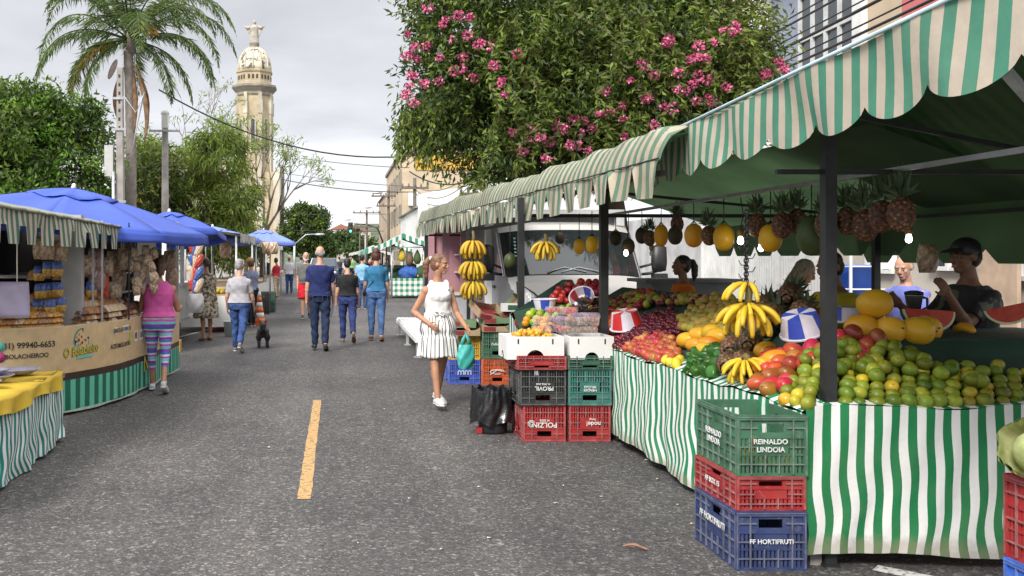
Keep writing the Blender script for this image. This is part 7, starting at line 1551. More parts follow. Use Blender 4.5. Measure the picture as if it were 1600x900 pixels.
# parked car at the end of the street
def car(label, x, y, col):
    root = empty('car', (x, y, 0), 0, label, 'car'); m = mat(col[0], col[1], .25, .05, 2, spec=.7)
    prof = [(0, .35), (-.02, .6), (.05, .85), (.9, 1.0), (1.6, 1.55), (3.2, 1.6), (4.1, 1.05), (4.15, .35)]
    mb = MB(); n = len(prof)
    xs = [(-.88, .05), (-.84, 0), (.84, 0), (.88, .05)]
    vs = [(xx * (1 if z < 1.05 else .82), yy, z) for xx, _ in xs for yy, z in prof]
    fs = [(i * n + k, i * n + (k + 1) % n, (i + 1) * n + (k + 1) % n, (i + 1) * n + k) for i in range(3) for k in range(n)]; fs += [tuple(range(n)), tuple(range(3 * n, 4 * n))]
    mb.add(vs, fs); mb.build('body', m, root)
    mb = MB(); mb.add([(-.72, .98, 1.07), (.72, .98, 1.07), (.64, 1.58, 1.53), (-.64, 1.58, 1.53)], [(0, 1, 2, 3)]); mb.v = [(a, b - .02, c + .015) for a, b, c in mb.v]; mb.build('windscreen', M_glass, root)
    for s in (-1, 1):
        mb = MB(); mb.ell((s * .62, -.0, .72), (.16, .05, .08)); mb.build('headlight', mat('lamp_lens', (.62, .63, .64)), root)
        for yy in (.8, 3.3): mb = MB(); mb.lathe([(.30, -.09), (.33, 0), (.30, .09)], 18, (s * .8, yy, .33), M=Matrix.Rotation(PI / 2, 3, 'Y')); mb.build('wheel', M_rub, root)
    mb = MB(); mb.bx(-.55, .55, -.05, -.021, .42, .58); mb.build('grille', M_black, root); mb = MB(); mb.bx(-.2, .2, -.06, -.051, .44, .55); mb.build('number_plate', M_white, root)
car('dark blue car facing down the street between the walking couples', gx(506, 58), 58, ('car_navy', (.012, .02, .05))); car('small white car parked far down at the crossing', gx(497, 105), 105, ('car_white', (.55, .55, .55))); car('silver car far down the right lane', gx(540, 96), 96, ('car_silver', (.35, .36, .37)))
# ------------------------------------------------------------------ people: one remeshed body each, clothing and hair as children
def remeshed(mb, voxel, smooth=2, wr=0, wsc=1.0, seed=0, scale=1.0):
    me = mb.mesh('tmp', []); o = bpy.data.objects.new('tmp', me); C.objects.link(o)
    m = o.modifiers.new('r', 'REMESH'); m.mode = 'VOXEL'; m.voxel_size = voxel; m.use_smooth_shade = True
    bpy.context.view_layer.update(); ev = o.evaluated_get(bpy.context.evaluated_depsgraph_get()); out = bpy.data.meshes.new_from_object(ev)
    bpy.data.objects.remove(o); bpy.data.meshes.remove(me)
    if smooth:
        bm = bmesh.new(); bm.from_mesh(out)
        for _ in range(smooth): bmesh.ops.smooth_vert(bm, verts=bm.verts, factor=.5, use_axis_x=True, use_axis_y=True, use_axis_z=True)
        bm.to_mesh(out); bm.free()
    n = len(out.vertices); co = np.empty(n * 3, np.float32); out.vertices.foreach_get('co', co); co = co.reshape(-1, 3)
    if wr:
        no = np.empty(n * 3, np.float32); out.vertices.foreach_get('normal', no); no = no.reshape(-1, 3); x, y, z = co.T; s = seed
        w1 = np.sin(z * 38 * wsc + 3 * np.sin(x * 13 + s) + 2.5 * np.sin(y * 11 + s * 2)) * np.sin(x * 17 - z * 9 + s) ; w2 = np.sin(z * 71 * wsc + x * 33 + 2 * np.sin(y * 31 + s)); w3 = np.sin(x * 23 * wsc + 2 * np.sin(z * 7 + s))
        co = co + no * (wr * (.6 * w1 + .25 * w2 + .35 * w3))[:, None]
    out.vertices.foreach_set('co', (co * scale).astype(np.float32).ravel())
    out.polygons.foreach_set('use_smooth', [True] * len(out.polygons)); out.update(); return out
def loft(mb, rings, n=20, off=0, M=None):
    """rings: (z, rx, ry, cx, cy)"""
    vs = []; fs = []
    for z, rx, ry, cx, cy in rings:
        for k in range(n):
            a = 2 * PI * k / n; c, s = math.cos(a), math.sin(a); v = Vector((cx + (rx + off) * math.copysign(abs(c) ** .85, c), cy + (ry + off) * math.copysign(abs(s) ** .85, s), z)); vs.append(M @ v if M is not None else v)
    m = len(rings)
    for i in range(m - 1):
        for k in range(n): fs.append((i * n + k, i * n + (k + 1) % n, (i + 1) * n + (k + 1) % n, (i + 1) * n + k))
    fs.append(tuple(range(n))[::-1]); fs.append(tuple((m - 1) * n + k for k in range(n))); mb.add(vs, fs, 0, True)
def capsule(mb, a, b, ra, rb, n=12): mb.tube([a, b], [ra, rb], n); mb.ell(a, ra * .99, n, 8); mb.ell(b, rb * .99, n, 8)
SKIN = {'light': mat('skin_light', (.50, .28, .19), .5, .12, 9, .05, 90, spec=.4), 'tan': mat('skin_tan', (.40, .20, .12), .5, .14, 9, .05, 90, spec=.4), 'dark': mat('skin_dark', (.20, .10, .06), .5, .14, 9, .05, 90, spec=.4)}
def cloth(name, col, var=.12, sc=7, **k): return mat(name, col, .85, var, sc, 1, 13, spec=.2, **k)
def jeans(name, col): return mat(name, col, .85, .45, 6, 1, 16, spec=.2)
M_pock = mat('pocket_seam', (.035, .045, .09), .8)
M_eye = mat('eye_white', (.36, .33, .31), .3); M_iris = mat('iris', (.04, .025, .015), .3); M_lip = mat('lips', (.36, .12, .10), .5)
def person(label, X, Y, rz=0, H=1.7, sex='m', b=1.0, skin='light', legs=(8, 4, -8, 14), arms=((0, 8, 12), (0, 8, 12)), head=(0, 0), top=None, bot=None, hair=None, shoes=None, vox=.010, belly=0, fem_bust=1, lean=0, group=None):
    """legs: right thigh, right knee, left thigh, left knee (deg, forward +); arms: (pitch fwd, abduct, elbow) right, left; +y is forward"""
    s = H / 1.75; f = sex == 'f'; sh = .152 if f else .165; hw = .092 if f else .088
    sg = {1: None, -1: None}; J = {}; lows = []
    for side, (th, kn) in ((1, legs[:2]), (-1, legs[2:4])):
        hip = Vector((side * hw, 0, .91)); a = R(th); knee = hip + Vector((side * .004, math.sin(a), -math.cos(a))) * .42; c = R(th - kn); ank = knee + Vector((-side * .006, math.sin(c), -math.cos(c))) * .41; fp = R(max(-50, min(8, (th - kn) * (1.0 if th - kn < -12 else .25))))
        heel = ank + Vector((0, -.05 * math.cos(fp) + .06 * math.sin(fp) , -.06)); toe = ank + Vector((side * .02, .17 * math.cos(fp), -.065 + .17 * math.sin(fp))); J[side] = (hip, knee, ank, heel, toe, fp); lows += [heel.z - .022, toe.z - .018]
    dz = -min(lows); D = Vector((0, 0, dz))
    for k in J: J[k] = tuple(v + D if isinstance(v, Vector) else v for v in J[k])
    T = Matrix.Translation(D) @ Matrix.Translation((0, 0, .95)) @ Matrix.Rotation(R(-lean), 4, 'X') @ Matrix.Translation((0, 0, -.95))
    tor = ([(.80, .155, .11), (.88, .178, .128), (.95, .172, .122), (1.03, .145, .105), (1.10, .135, .098), (1.18, .142, .105), (1.27, .155, .112), (1.33, .148, .10), (1.38, .118, .085), (1.42, .078, .068), (1.46, .055, .052)] if f else
           [(.80, .15, .105), (.88, .168, .118), (.95, .168, .115), (1.03, .162, .11), (1.10, .164, .11), (1.18, .172, .114), (1.27, .184, .12), (1.34, .178, .115), (1.395, .140, .095), (1.435, .088, .075), (1.475, .062, .06)])
    tor = [(z, rx * b, ry * b + (belly * math.exp(-((z - 1.06) / .12) ** 2) * .5), 0, belly * math.exp(-((z - 1.06) / .12) ** 2) * .5 - .012 * math.exp(-((z - 1.3) / .15) ** 2)) for z, rx, ry in tor]
    zs = 1.325 if f else 1.345; ARM = {}
    for side, (p, ab, el) in ((1, arms[0]), (-1, arms[1])):
        S0 = Vector((side * sh * (.5 + .5 * b), -.01, zs)); pa, aa = R(p), R(ab); d = Vector((side * math.sin(aa), math.sin(pa) * math.cos(aa), -math.cos(pa) * math.cos(aa))).normalized(); E = S0 + d * .285
        pe = R(p + el); ab2 = aa * (.3 if ab < 25 else -1.0); d2 = Vector((side * math.sin(ab2), math.sin(pe) * math.cos(ab2), -math.cos(pe) * math.cos(ab2))).normalized(); W = E + d2 * .245; ARM[side] = [T @ v for v in (S0, E, W)]
    body = MB(); ab_ = .5 + .5 * b
    lg = .84 if bot and bot['kind'] in ('pants', 'leggings') else 1.0
    loft(body, tor, off=-.016 if top else 0, M=T)
    if f and fem_bust and not top:
        for k in (-1, 1): body.ell(T @ Vector((k * .068, .085, 1.265)), (.062 * b, .055, .06))
    for side in (1, -1):
        hip, knee, ank, heel, toe, fp = J[side]
        capsule(body, hip, knee, (.088 if f else .085) * ab_ * lg, .054 * lg)
        capsule(body, knee, ank, .052 * lg, .036); lg < 1 or body.ell(knee.lerp(ank, .28) + Vector((0, -.018, 0)), (.049, .053, .10)); body.tube([heel + Vector((0, .02, .02)), ank.lerp(toe, .5) + Vector((0, 0, -.02)), toe], [.03, (.036, .03), (.034, .018)], 10); capsule(body, ank, heel + Vector((0, .02, .02)), .036, .028)
        S0, E, W = ARM[side]; capsule(body, S0, E, (.046 if f else .052) * ab_, .037 * ab_); capsule(body, E, W, .038 * ab_, .026); body.ell(E.lerp(W, .25), (.04 * ab_,) * 3); body.ell(S0, .056 * ab_)
        # hand
        d = (W - E).normalized(); inw = Vector((-side, 0, 0)); inw = (inw - d * inw.dot(d)).normalized(); fw = d.cross(inw) * side; fw = fw if fw.y > 0 or abs(d.y) > .8 else -fw
        c = W + d * .045; Mh = Matrix((fw, inw, d)).transposed(); body.ell(c, (.040, .017, .052), 12, 8, M=Mh); body.tube([W, c], [.025, (.03, .02)], 8)
        for q, ln in enumerate((.066, .074, .07, .056)):
            p0 = W + d * .082 + fw * (.028 - .0185 * q); p1 = p0 + (d + inw * .18).normalized() * ln * .5; p2 = p1 + (d + inw * .75).normalized() * ln * .55; body.tube([p0 - d * .02, p0, p1, p2], [.009, .0095, .0088, .0065], 7)
        p0 = W + d * .03 + fw * .03; p1 = p0 + (fw * .7 + d * .7 + inw * .2) * .034; p2 = p1 + (d + inw * .3 + fw * .15) * .03; body.tube([p0 - fw * .01, p0, p1, p2], [.012, .012, .0105, .008], 7)
    # neck and head
    Hd = T @ Matrix.Translation((0, .01, 1.50)) @ Matrix.Rotation(R(head[0]), 4, 'Z') @ Matrix.Rotation(R(-head[1]), 4, 'X') @ Matrix.Translation((0, 0, -1.50)); R3 = Hd.to_3x3()
    hp = lambda x, y, z: Hd @ Vector((x, y, z)); g = .93 if f else 1.0
    body.tube([T @ Vector((0, -.022, 1.40)), T @ Vector((0, -.01, 1.49)), hp(0, -.005, 1.57)], [(.07 * g, .065), .053 * g, .052 * g], 14)
    def he(c, r): body.ell(hp(*c), r, 16, 11, M=R3)
    he((0, -.008, 1.658), (.075 * g, .095, .092)); he((0, .03, 1.605), (.058 * g, .062, .078)); he((0, .062, 1.548), (.030 * g, .028, .024)); he((0, .075, 1.668), (.052 * g, .016, .012))
    for k in (-1, 1): he((k * .036, .066, 1.618), (.022, .02, .024)); he((k * .077 * g, -.005, 1.632), (.011, .021, .032))
    body.tube([hp(0, .088, 1.652), hp(0, .104, 1.628), hp(0, .112, 1.612)], [.009, .0125, .013], 8); body.ell(hp(0, .100, 1.606), (.018, .014, .009), M=R3); he((0, .088, 1.578), (.024, .010, .007)); he((0, .086, 1.568), (.020, .010, .007))
    me = remeshed(body, vox, 2, scale=s); me.materials.append(SKIN[skin]); root = bpy.data.objects.new('person', me); C.objects.link(root); put(root, (X, Y, 0), rz); tag(root, label, 'person', group)
    def child(name, mb, m, voxel=None, sm=2, wr=0, wsc=1, remesh=True):
        if remesh: q = remeshed(mb, voxel or vox, sm, wr, wsc, seed=len(label), scale=s)
        else:
            mb.v = [(v[0] * s, v[1] * s, v[2] * s) for v in mb.v]; q = mb.mesh(name, [])
        q.materials.clear(); q.materials.append(m); q.name = name; o = bpy.data.objects.new(name, q); C.objects.link(o); o.parent = root; return o
    for k in (-1, 1):
        e = MB(); e.ell(hp(k * .031 * g, .0835, 1.640), (.0115, .006, .0065), 10, 6, M=R3); child('eye', e, M_eye, remesh=False)
        e = MB(); e.ell(hp(k * .031 * g, .0895, 1.640), (.006, .004, .0065), 8, 5, M=R3); child('iris', e, M_iris, remesh=False)
        e = MB(); e.tube([hp(k * .014 * g, .092, 1.662), hp(k * .032 * g, .092, 1.667), hp(k * .05 * g, .078, 1.660)], [.003, .0045, .002], 5); child('eyebrow', e, hair['mat'] if hair else M_iris, remesh=False)
    e = MB(); e.ell(hp(0, .0955, 1.573), (.024, .006, .009), 10, 6, M=R3); child('lips', e, M_lip, remesh=False)
    # clothing
    if top:
        mb = MB(); zt = top.get('z0', .93); rs = [(z, rx, ry, cx, cy) for z, rx, ry, cx, cy in tor if z >= zt and z <= top.get('z1', 1.45)]; lo = min(tor, key=lambda q: abs(q[0] - zt)); fl = top.get('flare', .012); rs = [(zt, lo[1] + fl, lo[2] + fl, lo[3], lo[4])] + rs
        loft(mb, rs, off=.016, M=T)
        if f and fem_bust:
            for k in (-1, 1): mb.ell(T @ Vector((k * .060, .066, 1.262)), (.080 * b, .068, .074))
            mb.ell(T @ Vector((0, .07, 1.25)), (.10 * b, .058, .075))
        sl = top.get('sleeve', .6)
        for side in (1, -1):
            S0, E, W = ARM[side]
            if sl > 0:
                mb.ell(S0, .060 * ab_ + .003)
                if sl <= 1: e = S0.lerp(E, sl); mb.tube([S0, e], [.060 * ab_, (.058 if not f else .052) * ab_], 14)
                else: e = E.lerp(W, sl - 1); mb.tube([S0, E], [.064 * ab_, .052 * ab_], 14); mb.ell(E, .052 * ab_); mb.tube([E, e], [.052 * ab_, .042], 14)
            elif top.get('strap', True):
                mb.tube([T @ Vector((side * .085, .085, 1.33)), T @ Vector((side * .095, .02, 1.425)), T @ Vector((side * .085, -.09, 1.32))], [.026, .022, .03], 8)
        child('shirt', mb, top['mat'], wr=top.get('wr', .010), wsc=.55)
    if bot:
        k = bot['kind']; mb = MB(); zt = bot.get('z1', 1.03)
        if k in ('pants', 'shorts', 'leggings'):
            o_ = {'pants': .014, 'shorts': .03, 'leggings': .008}[k]; loft(mb, [q for q in tor if q[0] <= zt], off=.004, M=T); e_ = bot.get('end', 1.0)
            for side in (1, -1):
                hip, knee, ank, heel, toe, fp = J[side]; r0 = (.092 if f else .09) * ab_ + o_; rk = (.056 + o_) * (1 if k == 'leggings' else 1.05); mb.ell(hip + Vector((side * .012, -.055, .015)), (.092 * ab_, .082, .092)); mb.ell(hip, r0)
                if k == 'shorts': e = hip.lerp(knee, e_); mb.tube([hip, e], [r0, rk * 1.35 + .01], 16)
                else:
                    mb.tube([hip, knee], [r0, rk], 16); mb.ell(knee, rk); e = knee.lerp(ank, e_); rc = (.056 if k == 'leggings' else .066) ; mb.tube([knee, knee.lerp(e, .35) + Vector((0, -.012, 0)), e], [rk, rc, (.040 if k == 'leggings' else bot.get('cuff', .056))], 16)
            tr = child('trousers' if k != 'shorts' else 'shorts', mb, bot['mat'], wr=bot.get('wr', .008), wsc=.8)
            if k == 'pants' and Y < 20:
                for side in (1, -1):
                    mb = MB(); q = T @ Vector((side * .082, -.160 * b, .862)); mb.tube([q + Vector((-.045, .0, .05)), q + Vector((-.042, -.016, -.03)), q + Vector((0, -.02, -.055)), q + Vector((.042, -.012, -.03)), q + Vector((.045, .004, .05)), q + Vector((-.045, .0, .05))], .0035, 4); o = child('pocket', mb, M_pock, remesh=False); o.parent = tr
        else:
            ze = bot.get('end', .55) + dz; zt = (zt if k == 'skirt' else 1.06) + dz; fl = bot.get('flare', .07); n = 96; pl = bot.get('pleat', .012)
            def sk(u, v):
                a = 2 * PI * u; z = zt + (ze - zt) * v; zz = z - dz; base = np.interp(zz, [q[0] for q in tor], [q[1] for q in tor]) if zz > .8 else .178 * b; by = np.interp(zz, [q[0] for q in tor], [q[2] for q in tor]) if zz > .8 else .13 * b
                r = pl * (.3 + v) * math.sin(a * 11 + 2 * math.sin(a * 3)) + .006 * math.sin(a * 23 + v * 7); rx = base + .02 + fl * v + r; ry = by + .025 + fl * v + r
                return (rx * math.cos(a), ry * math.sin(a) + (J[1][1].y + J[-1][1].y) * .22 * v, z + .01 * v * math.sin(a * 5))
            mb.grid(sk, n, 22, 0, lambda u, v: (u * 1.3, v * .5)); o = child('skirt' if k == 'skirt' else 'dress_skirt', mb, bot['mat'], remesh=False); md = o.modifiers.new('s', 'SOLIDIFY'); md.thickness = .006
            if bot.get('belt'):
                mb = MB(); mb.grid(lambda u, v: (lambda p: (p[0] * 1.03, p[1] * 1.03, p[2] - .05 * v * 0 + .02 - .05 * v))(sk(u, .02)), 48, 2); child('waist_tie', mb, bot['belt'], remesh=False)
                mb = MB(); yf = sk(.25, .02)[1] + .012
                for q in (-1, 1): mb.tube([(.05, yf, zt), (.05 + q * .05, yf + .02, zt + .03), (.05 + q * .075, yf + .015, zt), (.05 + q * .04, yf + .02, zt - .02), (.05, yf + .005, zt)], [(.014, .006)] * 5, 6); mb.tube([(.05, yf, zt), (.05 + q * .03, yf + .03, zt - .1), (.05 + q * .05, yf + .035, zt - .22)], [(.016, .005), (.02, .005), (.022, .004)], 6)
                child('bow', mb, bot['belt'], remesh=False)
    if shoes:
        for side in (1, -1):
            hip, knee, ank, heel, toe, fp = J[side]; mb = MB(); up = Vector((0, -math.sin(fp), math.cos(fp))); hi = shoes.get('high', 1)
            mb.tube([heel + Vector((0, .0, .012)), heel.lerp(toe, .35) + up * .018, heel.lerp(toe, .72) + up * .012, toe + up * .006, toe + (toe - heel).normalized() * .035 + up * .002], [(.036, .034), (.040, .040), (.046, .032), (.042, .024), (.018, .012)], 14); mb.ell(heel + Vector((0, .022, .02)), (.038, .042, .040 * (.7 + .3 * hi)))
            if hi: capsule(mb, ank + Vector((0, 0, -.02)), heel + Vector((0, .03, .02)), .042, .036)
            sh_o = child('shoe', mb, shoes['mat'], vox * .8, 1)
            mb = MB(); mb.tube([heel - up * .012 + Vector((0, -.02, 0)), heel.lerp(toe, .4) - up * .014, heel.lerp(toe, .8) - up * .016, toe + (toe - heel).normalized() * .04 - up * .012], [(.036, .008), (.036, .009), (.046, .009), (.026, .006)], 12); child('sole', mb, shoes.get('sole', M_white), remesh=False)
    if hair:
        st = hair['style']; mb = MB(); E_ = lambda c, r: mb.ell(hp(*c), r, 18, 12, M=R3)
        if st in ('short', 'bob', 'pony', 'long', 'bald'):
            if st == 'bald':
                for k in (-1, 1): E_((k * .062 * g, -.035, 1.635), (.020, .058, .045))
                E_((0, -.078, 1.625), (.062 * g, .026, .05))
            else: E_((0, -.020, 1.672), (.083 * g, .093, .090)); E_((0, -.045, 1.63), (.079 * g, .066, .085))
            if st == 'bob': E_((0, -.05, 1.60), (.088 * g, .065, .10)); [E_((k * .07 * g, -.015, 1.60), (.024, .045, .085)) for k in (-1, 1)]
            if st == 'long': E_((0, -.06, 1.52), (.085, .05, .20)); [E_((k * .068 * g, .0, 1.57), (.026, .04, .13)) for k in (-1, 1)]
            if st == 'pony': mb.tube([hp(0, -.09, 1.69), hp(0, -.135, 1.69), hp(.01, -.165, 1.62), hp(.0, -.16, 1.52), hp(.0, -.145, 1.45)], [.022, .03, .042, .036, .008], 10)
        child('hair', mb, hair['mat'], min(vox, .008), 1, wr=.0025, wsc=3)
        if hair.get('beard'): mb = MB(); E_((0, .055, 1.548), (.052, .05, .05)); E_((0, .045, 1.525), (.038, .04, .05)); [E_((k * .055, .03, 1.58), (.018, .035, .045)) for k in (-1, 1)]; child('beard', mb, hair.get('beardmat', hair['mat']), .007, 1, wr=.003, wsc=3)
        if hair.get('mask'): mb = MB(); mb.ell(hp(0, .058, 1.585), (.062, .062, .055), 16, 10, M=R3); child('face_mask', mb, hair['mask'], remesh=False)
        if hair.get('cap'): mb = MB(); mb.ell(hp(0, -.012, 1.685), (.088, .105, .085), 18, 10, M=R3); mb.tube([hp(0, .07, 1.69), hp(0, .13, 1.685), hp(0, .17, 1.675)], [(.075, .008), (.07, .007), (.05, .005)], 12); child('cap', mb, hair['cap'], .007, 1)
        if hair.get('tie'): mb = MB(); mb.ell(hp(0, -.115, 1.69), (.03, .02, .03), M=R3); child('hair_tie', mb, hair['tie'], remesh=False)
    root['_arm'] = [tuple(v * s) for sd in (1, -1) for v in ARM[sd]]; return root, {k: [Matrix.Rotation(rz, 3, 'Z') @ (v * s) + Vector((X, Y, 0)) for v in ARM[k]] for k in ARM}, T
H_br = mat('hair_brown', (.075, .035, .02), .5, .4, 30, .4, 120); H_bl = mat('hair_dark', (.012, .009, .008), .45, .4, 30, .4, 120); H_gr = mat('hair_grey', (.26, .26, .26), .6, .3, 30, .4, 120); H_au = mat('hair_auburn', (.16, .08, .042), .5, .4, 30, .5, 120); H_wh = mat('hair_white', (.55, .54, .52), .6, .2, 30, .3, 120); H_rd = mat('hair_dark_red', (.085, .022, .015), .5, .4, 30, .4, 120)
S_blk = mat('shoe_black', (.02, .02, .02), .5); S_wh = mat('shoe_white', (.62, .60, .57), .6, .1, 8); S_tan = mat('sandal_tan', (.20, .10, .06), .6); S_gry = mat('shoe_grey', (.16, .15, .14), .6); S_sole = mat('sole_brown', (.18, .10, .06), .7)
def noise_stripe(name, stops, scale, axis='Z', wob=.02):
    m, nt, b = node_mat(name); t = nn(nt, 'ShaderNodeTexCoord'); sp = nn(nt, 'ShaderNodeSeparateXYZ'); nt.links.new(t.outputs['Object'], sp.inputs[0]); nz = noise(nt, 7, 2, t.outputs['Object'])
    a = nn(nt, 'ShaderNodeMath', operation='MULTIPLY_ADD'); nt.links.new(nz, a.inputs[0]); a.inputs[1].default_value = wob; nt.links.new(sp.outputs[axis], a.inputs[2])
    mlt = nn(nt, 'ShaderNodeMath', operation='MULTIPLY'); nt.links.new(a.outputs[0], mlt.inputs[0]); mlt.inputs[1].default_value = scale; fr = nn(nt, 'ShaderNodeMath', operation='FRACT'); nt.links.new(mlt.outputs[0], fr.inputs[0])
    nt.links.new(rampn(nt, fr.outputs[0], stops, 'CONSTANT'), b.inputs['Base Color']); b.inputs['Roughness'].default_value = .75; return m
M_legg = noise_stripe('striped_leggings', [(0, (.62, .60, .66)), (.07, (.05, .22, .50)), (.17, (.25, .03, .38)), (.27, (.60, .58, .64)), (.33, (.16, .48, .58)), (.45, (.45, .05, .32)), (.52, (.62, .60, .66)), (.6, (.04, .14, .42)), (.7, (.26, .05, .45)), (.8, (.12, .5, .5)), (.9, (.50, .10, .40))], 3.4)
def floral(name, base, s1, s2, sc):
    m, nt, b = node_mat(name); n1 = noise(nt, sc, 2, rough=.4); n2 = noise(nt, sc * 1.4 + 3, 2, rough=.4)
    c = mixc(nt, rampn(nt, n1, [(.53, (0, 0, 0)), (.56, (1, 1, 1))]), base, s1); c = mixc(nt, rampn(nt, n2, [(.56, (0, 0, 0)), (.59, (1, 1, 1))]), c, s2); nt.links.new(c, b.inputs['Base Color']); b.inputs['Roughness'].default_value = .8; return m
M_flor = floral('leaf_print_dress', (.48, .43, .33), (.10, .075, .04), (.22, .15, .08), 17)
M_skst = stripe_mat('skirt_navy_stripe', (.10, .10, .13), (.72, .70, .66), .043, duty=.28, dirt=0)
M_wtop = cloth('white_top', (.72, .70, .68), .05)
# --- the woman in white with striped skirt (walking towards us, looking at the stalls)
w1, A1, _ = person('woman in white sleeveless top and striped skirt carrying a teal bag', 1.10, 10.35, PI + .30, 1.61, 'f', .98, 'tan', legs=(16, 4, -10, 12), arms=((-14, 26, 70), (12, 14, 44)), head=(48, 6), top=dict(mat=M_wtop, sleeve=0, z0=1.03, wr=.010, flare=.02), bot=dict(kind='skirt', mat=M_skst, z1=1.06, end=.56, flare=.062, pleat=.006, belt=M_wtop), hair=dict(style='pony', mat=H_au, tie=M_white), shoes=dict(mat=S_wh, high=0), vox=.006)
# teal carrier bag hanging from her hand
hw_ = A1[-1][2]; M_tb = mat('teal_film', (.06, .38, .34), .35, .15, 6, .5, 25, spec=.5)
def carrier(label, p, m, w_, h_, hd=.14):
    root = empty('carrier_bag', p, .3, label, 'bag'); mb = MB()
    mb.grid(lambda u, v: (lambda a: ((w_ * (.35 + .65 * math.sin(PI * (.15 + .72 * v)) ** .7) + .005 * math.sin(a * 5 + v * 11) + .004 * math.sin(a * 3 - v * 17)) * math.cos(a), (w_ * .5 * math.sin(PI * (.08 + .82 * v)) ** .8 + .006 * math.sin(a * 4 + 9 * v)) * math.sin(a), -hd - h_ * v))(2 * PI * u), 56, 20); mb.build('body', m, root)
    for k in (-1, 1): mb = MB(); mb.tube([(k * w_ * .4, 0, -hd - .01), (k * w_ * .3, 0, -hd * .5), (0, 0, 0)], [(.03, .006), (.018, .006), (.012, .006)], 8); mb.build('handle', m, root)
    return root
carrier('translucent teal carrier bag hanging from the hand of the woman in white', hw_ + Vector((.0, -.02, -.08)), M_tb, .10, .26, .11)
# --- pink top, striped leggings, back to us
person('woman in pink tank top and multicoloured striped leggings at the biscuit stall', gx(248, 11.5), 11.5, .10, 1.60, 'f', 1.25, 'tan', legs=(-13, 24, 9, 3), arms=((20, 14, 72), (20, 14, 72)), head=(10, 8), top=dict(mat=cloth('pink_tank', (.60, .11, .34)), sleeve=0, z0=.97, wr=.005), bot=dict(kind='leggings', mat=M_legg, z1=1.06, end=.55, wr=.003), hair=dict(style='pony', mat=H_br), shoes=dict(mat=mat('trainer_pale', (.55, .56, .60), .6, .15, 20)), vox=.006)
# --- navy couple walking away
wN, AN, _ = person('man in navy T-shirt and dark jeans walking away holding a folded paper', gx(500, 16.6), 16.6, .03, 1.77, 'm', 1.08, 'light', legs=(-7, 10, 5, 2), arms=((4, 9, 16), (-4, 9, 14)), head=(6, 0), top=dict(mat=cloth('navy_shirt', (.020, .028, .10)), sleeve=.72, z0=.90, flare=.022, wr=.011), bot=dict(kind='pants', mat=jeans('dark_jeans', (.018, .028, .062)), wr=.011), hair=dict(style='bald', mat=H_gr), shoes=dict(mat=S_blk, sole=S_blk), vox=.008, belly=.02)
mb = MB(); mb.box((0, 0, -.11), (.012, .14, .24)); mb.box((.008, 0, -.10), (.003, .13, .22)); o = mb.build('folded_paper', mat('paper_lilac', (.52, .50, .58), .7, .05)); put(o, AN[1][2] + Vector((0, .03, -.08)), Euler((.3, .15, .3))); tag(o, 'folded pale paper held by the man in navy', 'paper')
person('woman in black T-shirt and dark blue jeans walking between navy man and blue shirt woman', gx(543, 18.2), 18.2, .05, 1.60, 'f', 1.12, 'light', legs=(-18, 30, 8, 3), arms=((6, 10, 22), (2, 10, 20)), head=(-8, 4), top=dict(mat=cloth('black_shirt', (.022, .022, .024)), sleeve=.65, z0=.97, wr=.010), bot=dict(kind='pants', mat=jeans('indigo_jeans', (.030, .045, .14)), wr=.010), hair=dict(style='short', mat=H_bl), shoes=dict(mat=S_gry, sole=S_sole), vox=.008)
wB, AB, _ = person('woman in teal blue T-shirt with shoulder strap and light jeans walking away', gx(588, 18.5), 18.5, -.02, 1.76, 'f', 1.10, 'light', legs=(-5, 8, 5, 2), arms=((6, 10, 18), (10, 10, 26)), head=(-6, 2), top=dict(mat=cloth('teal_blue_shirt', (.035, .16, .30)), sleeve=.75, z0=.93, wr=.010), bot=dict(kind='pants', mat=jeans('light_jeans', (.075, .14, .30)), cuff=.045, wr=.005), hair=dict(style='bob', mat=H_rd), shoes=dict(mat=S_tan, high=0, sole=S_sole), vox=.008)
mb = MB(); b3_ = Vector((gx(588, 18.5), 18.5, 0)); mb.tube([b3_ + Vector((.12, -.0, 1.45)), b3_ + Vector((.03, -.125, 1.32)), b3_ + Vector((-.08, -.135, 1.14)), b3_ + Vector((-.18, -.06, 1.0))], [(.009, .004)] * 4, 6); mb.ell(b3_ + Vector((-.23, .05, .92)), (.04, .09, .07)); tag(mb.build('shoulder_bag', mat('bag_black', (.03, .035, .05), .6), origin=tuple(b3_)), 'thin dark shoulder bag across the back of the woman in teal blue', 'bag')
# --- grey haired woman with the dog
wG, AG, _ = person('grey-haired woman in grey T-shirt and blue jeans leading a black dog', gx(374, 16.4), 16.4, -.10, 1.58, 'f', 1.22, 'light', legs=(-16, 26, 9, 4), arms=((10, 14, 14), (4, 14, 24)), head=(-24, 2), top=dict(mat=cloth('grey_shirt', (.36, .35, .37)), sleeve=.75, z0=.93, wr=.010), bot=dict(kind='pants', mat=jeans('blue_jeans', (.040, .075, .20)), wr=.010), hair=dict(style='short', mat=H_gr), shoes=dict(mat=S_gry), vox=.008)
# --- floral dress with carrier bag
wF, AF, _ = person('woman in brown leaf-print dress holding a white carrier bag at the trailer', gx(322, 18.6), 18.6, .5, 1.60, 'f', 1.15, 'tan', legs=(2, 4, -4, 6), arms=((16, 12, 40), (26, 12, 60)), head=(0, 10), top=dict(mat=M_flor, sleeve=.6, z0=.95, wr=.005), bot=dict(kind='dress', mat=M_flor, end=.48, flare=.05, pleat=.006), hair=dict(style='short', mat=H_br), shoes=dict(mat=S_tan, high=0, sole=S_sole), vox=.009)
carrier('white carrier bag held by the woman in the leaf-print dress', at(305, 450, 17.9), mat('white_film', (.62, .61, .60), .4, .1, 6, .5, 25), .17, .36, .10)
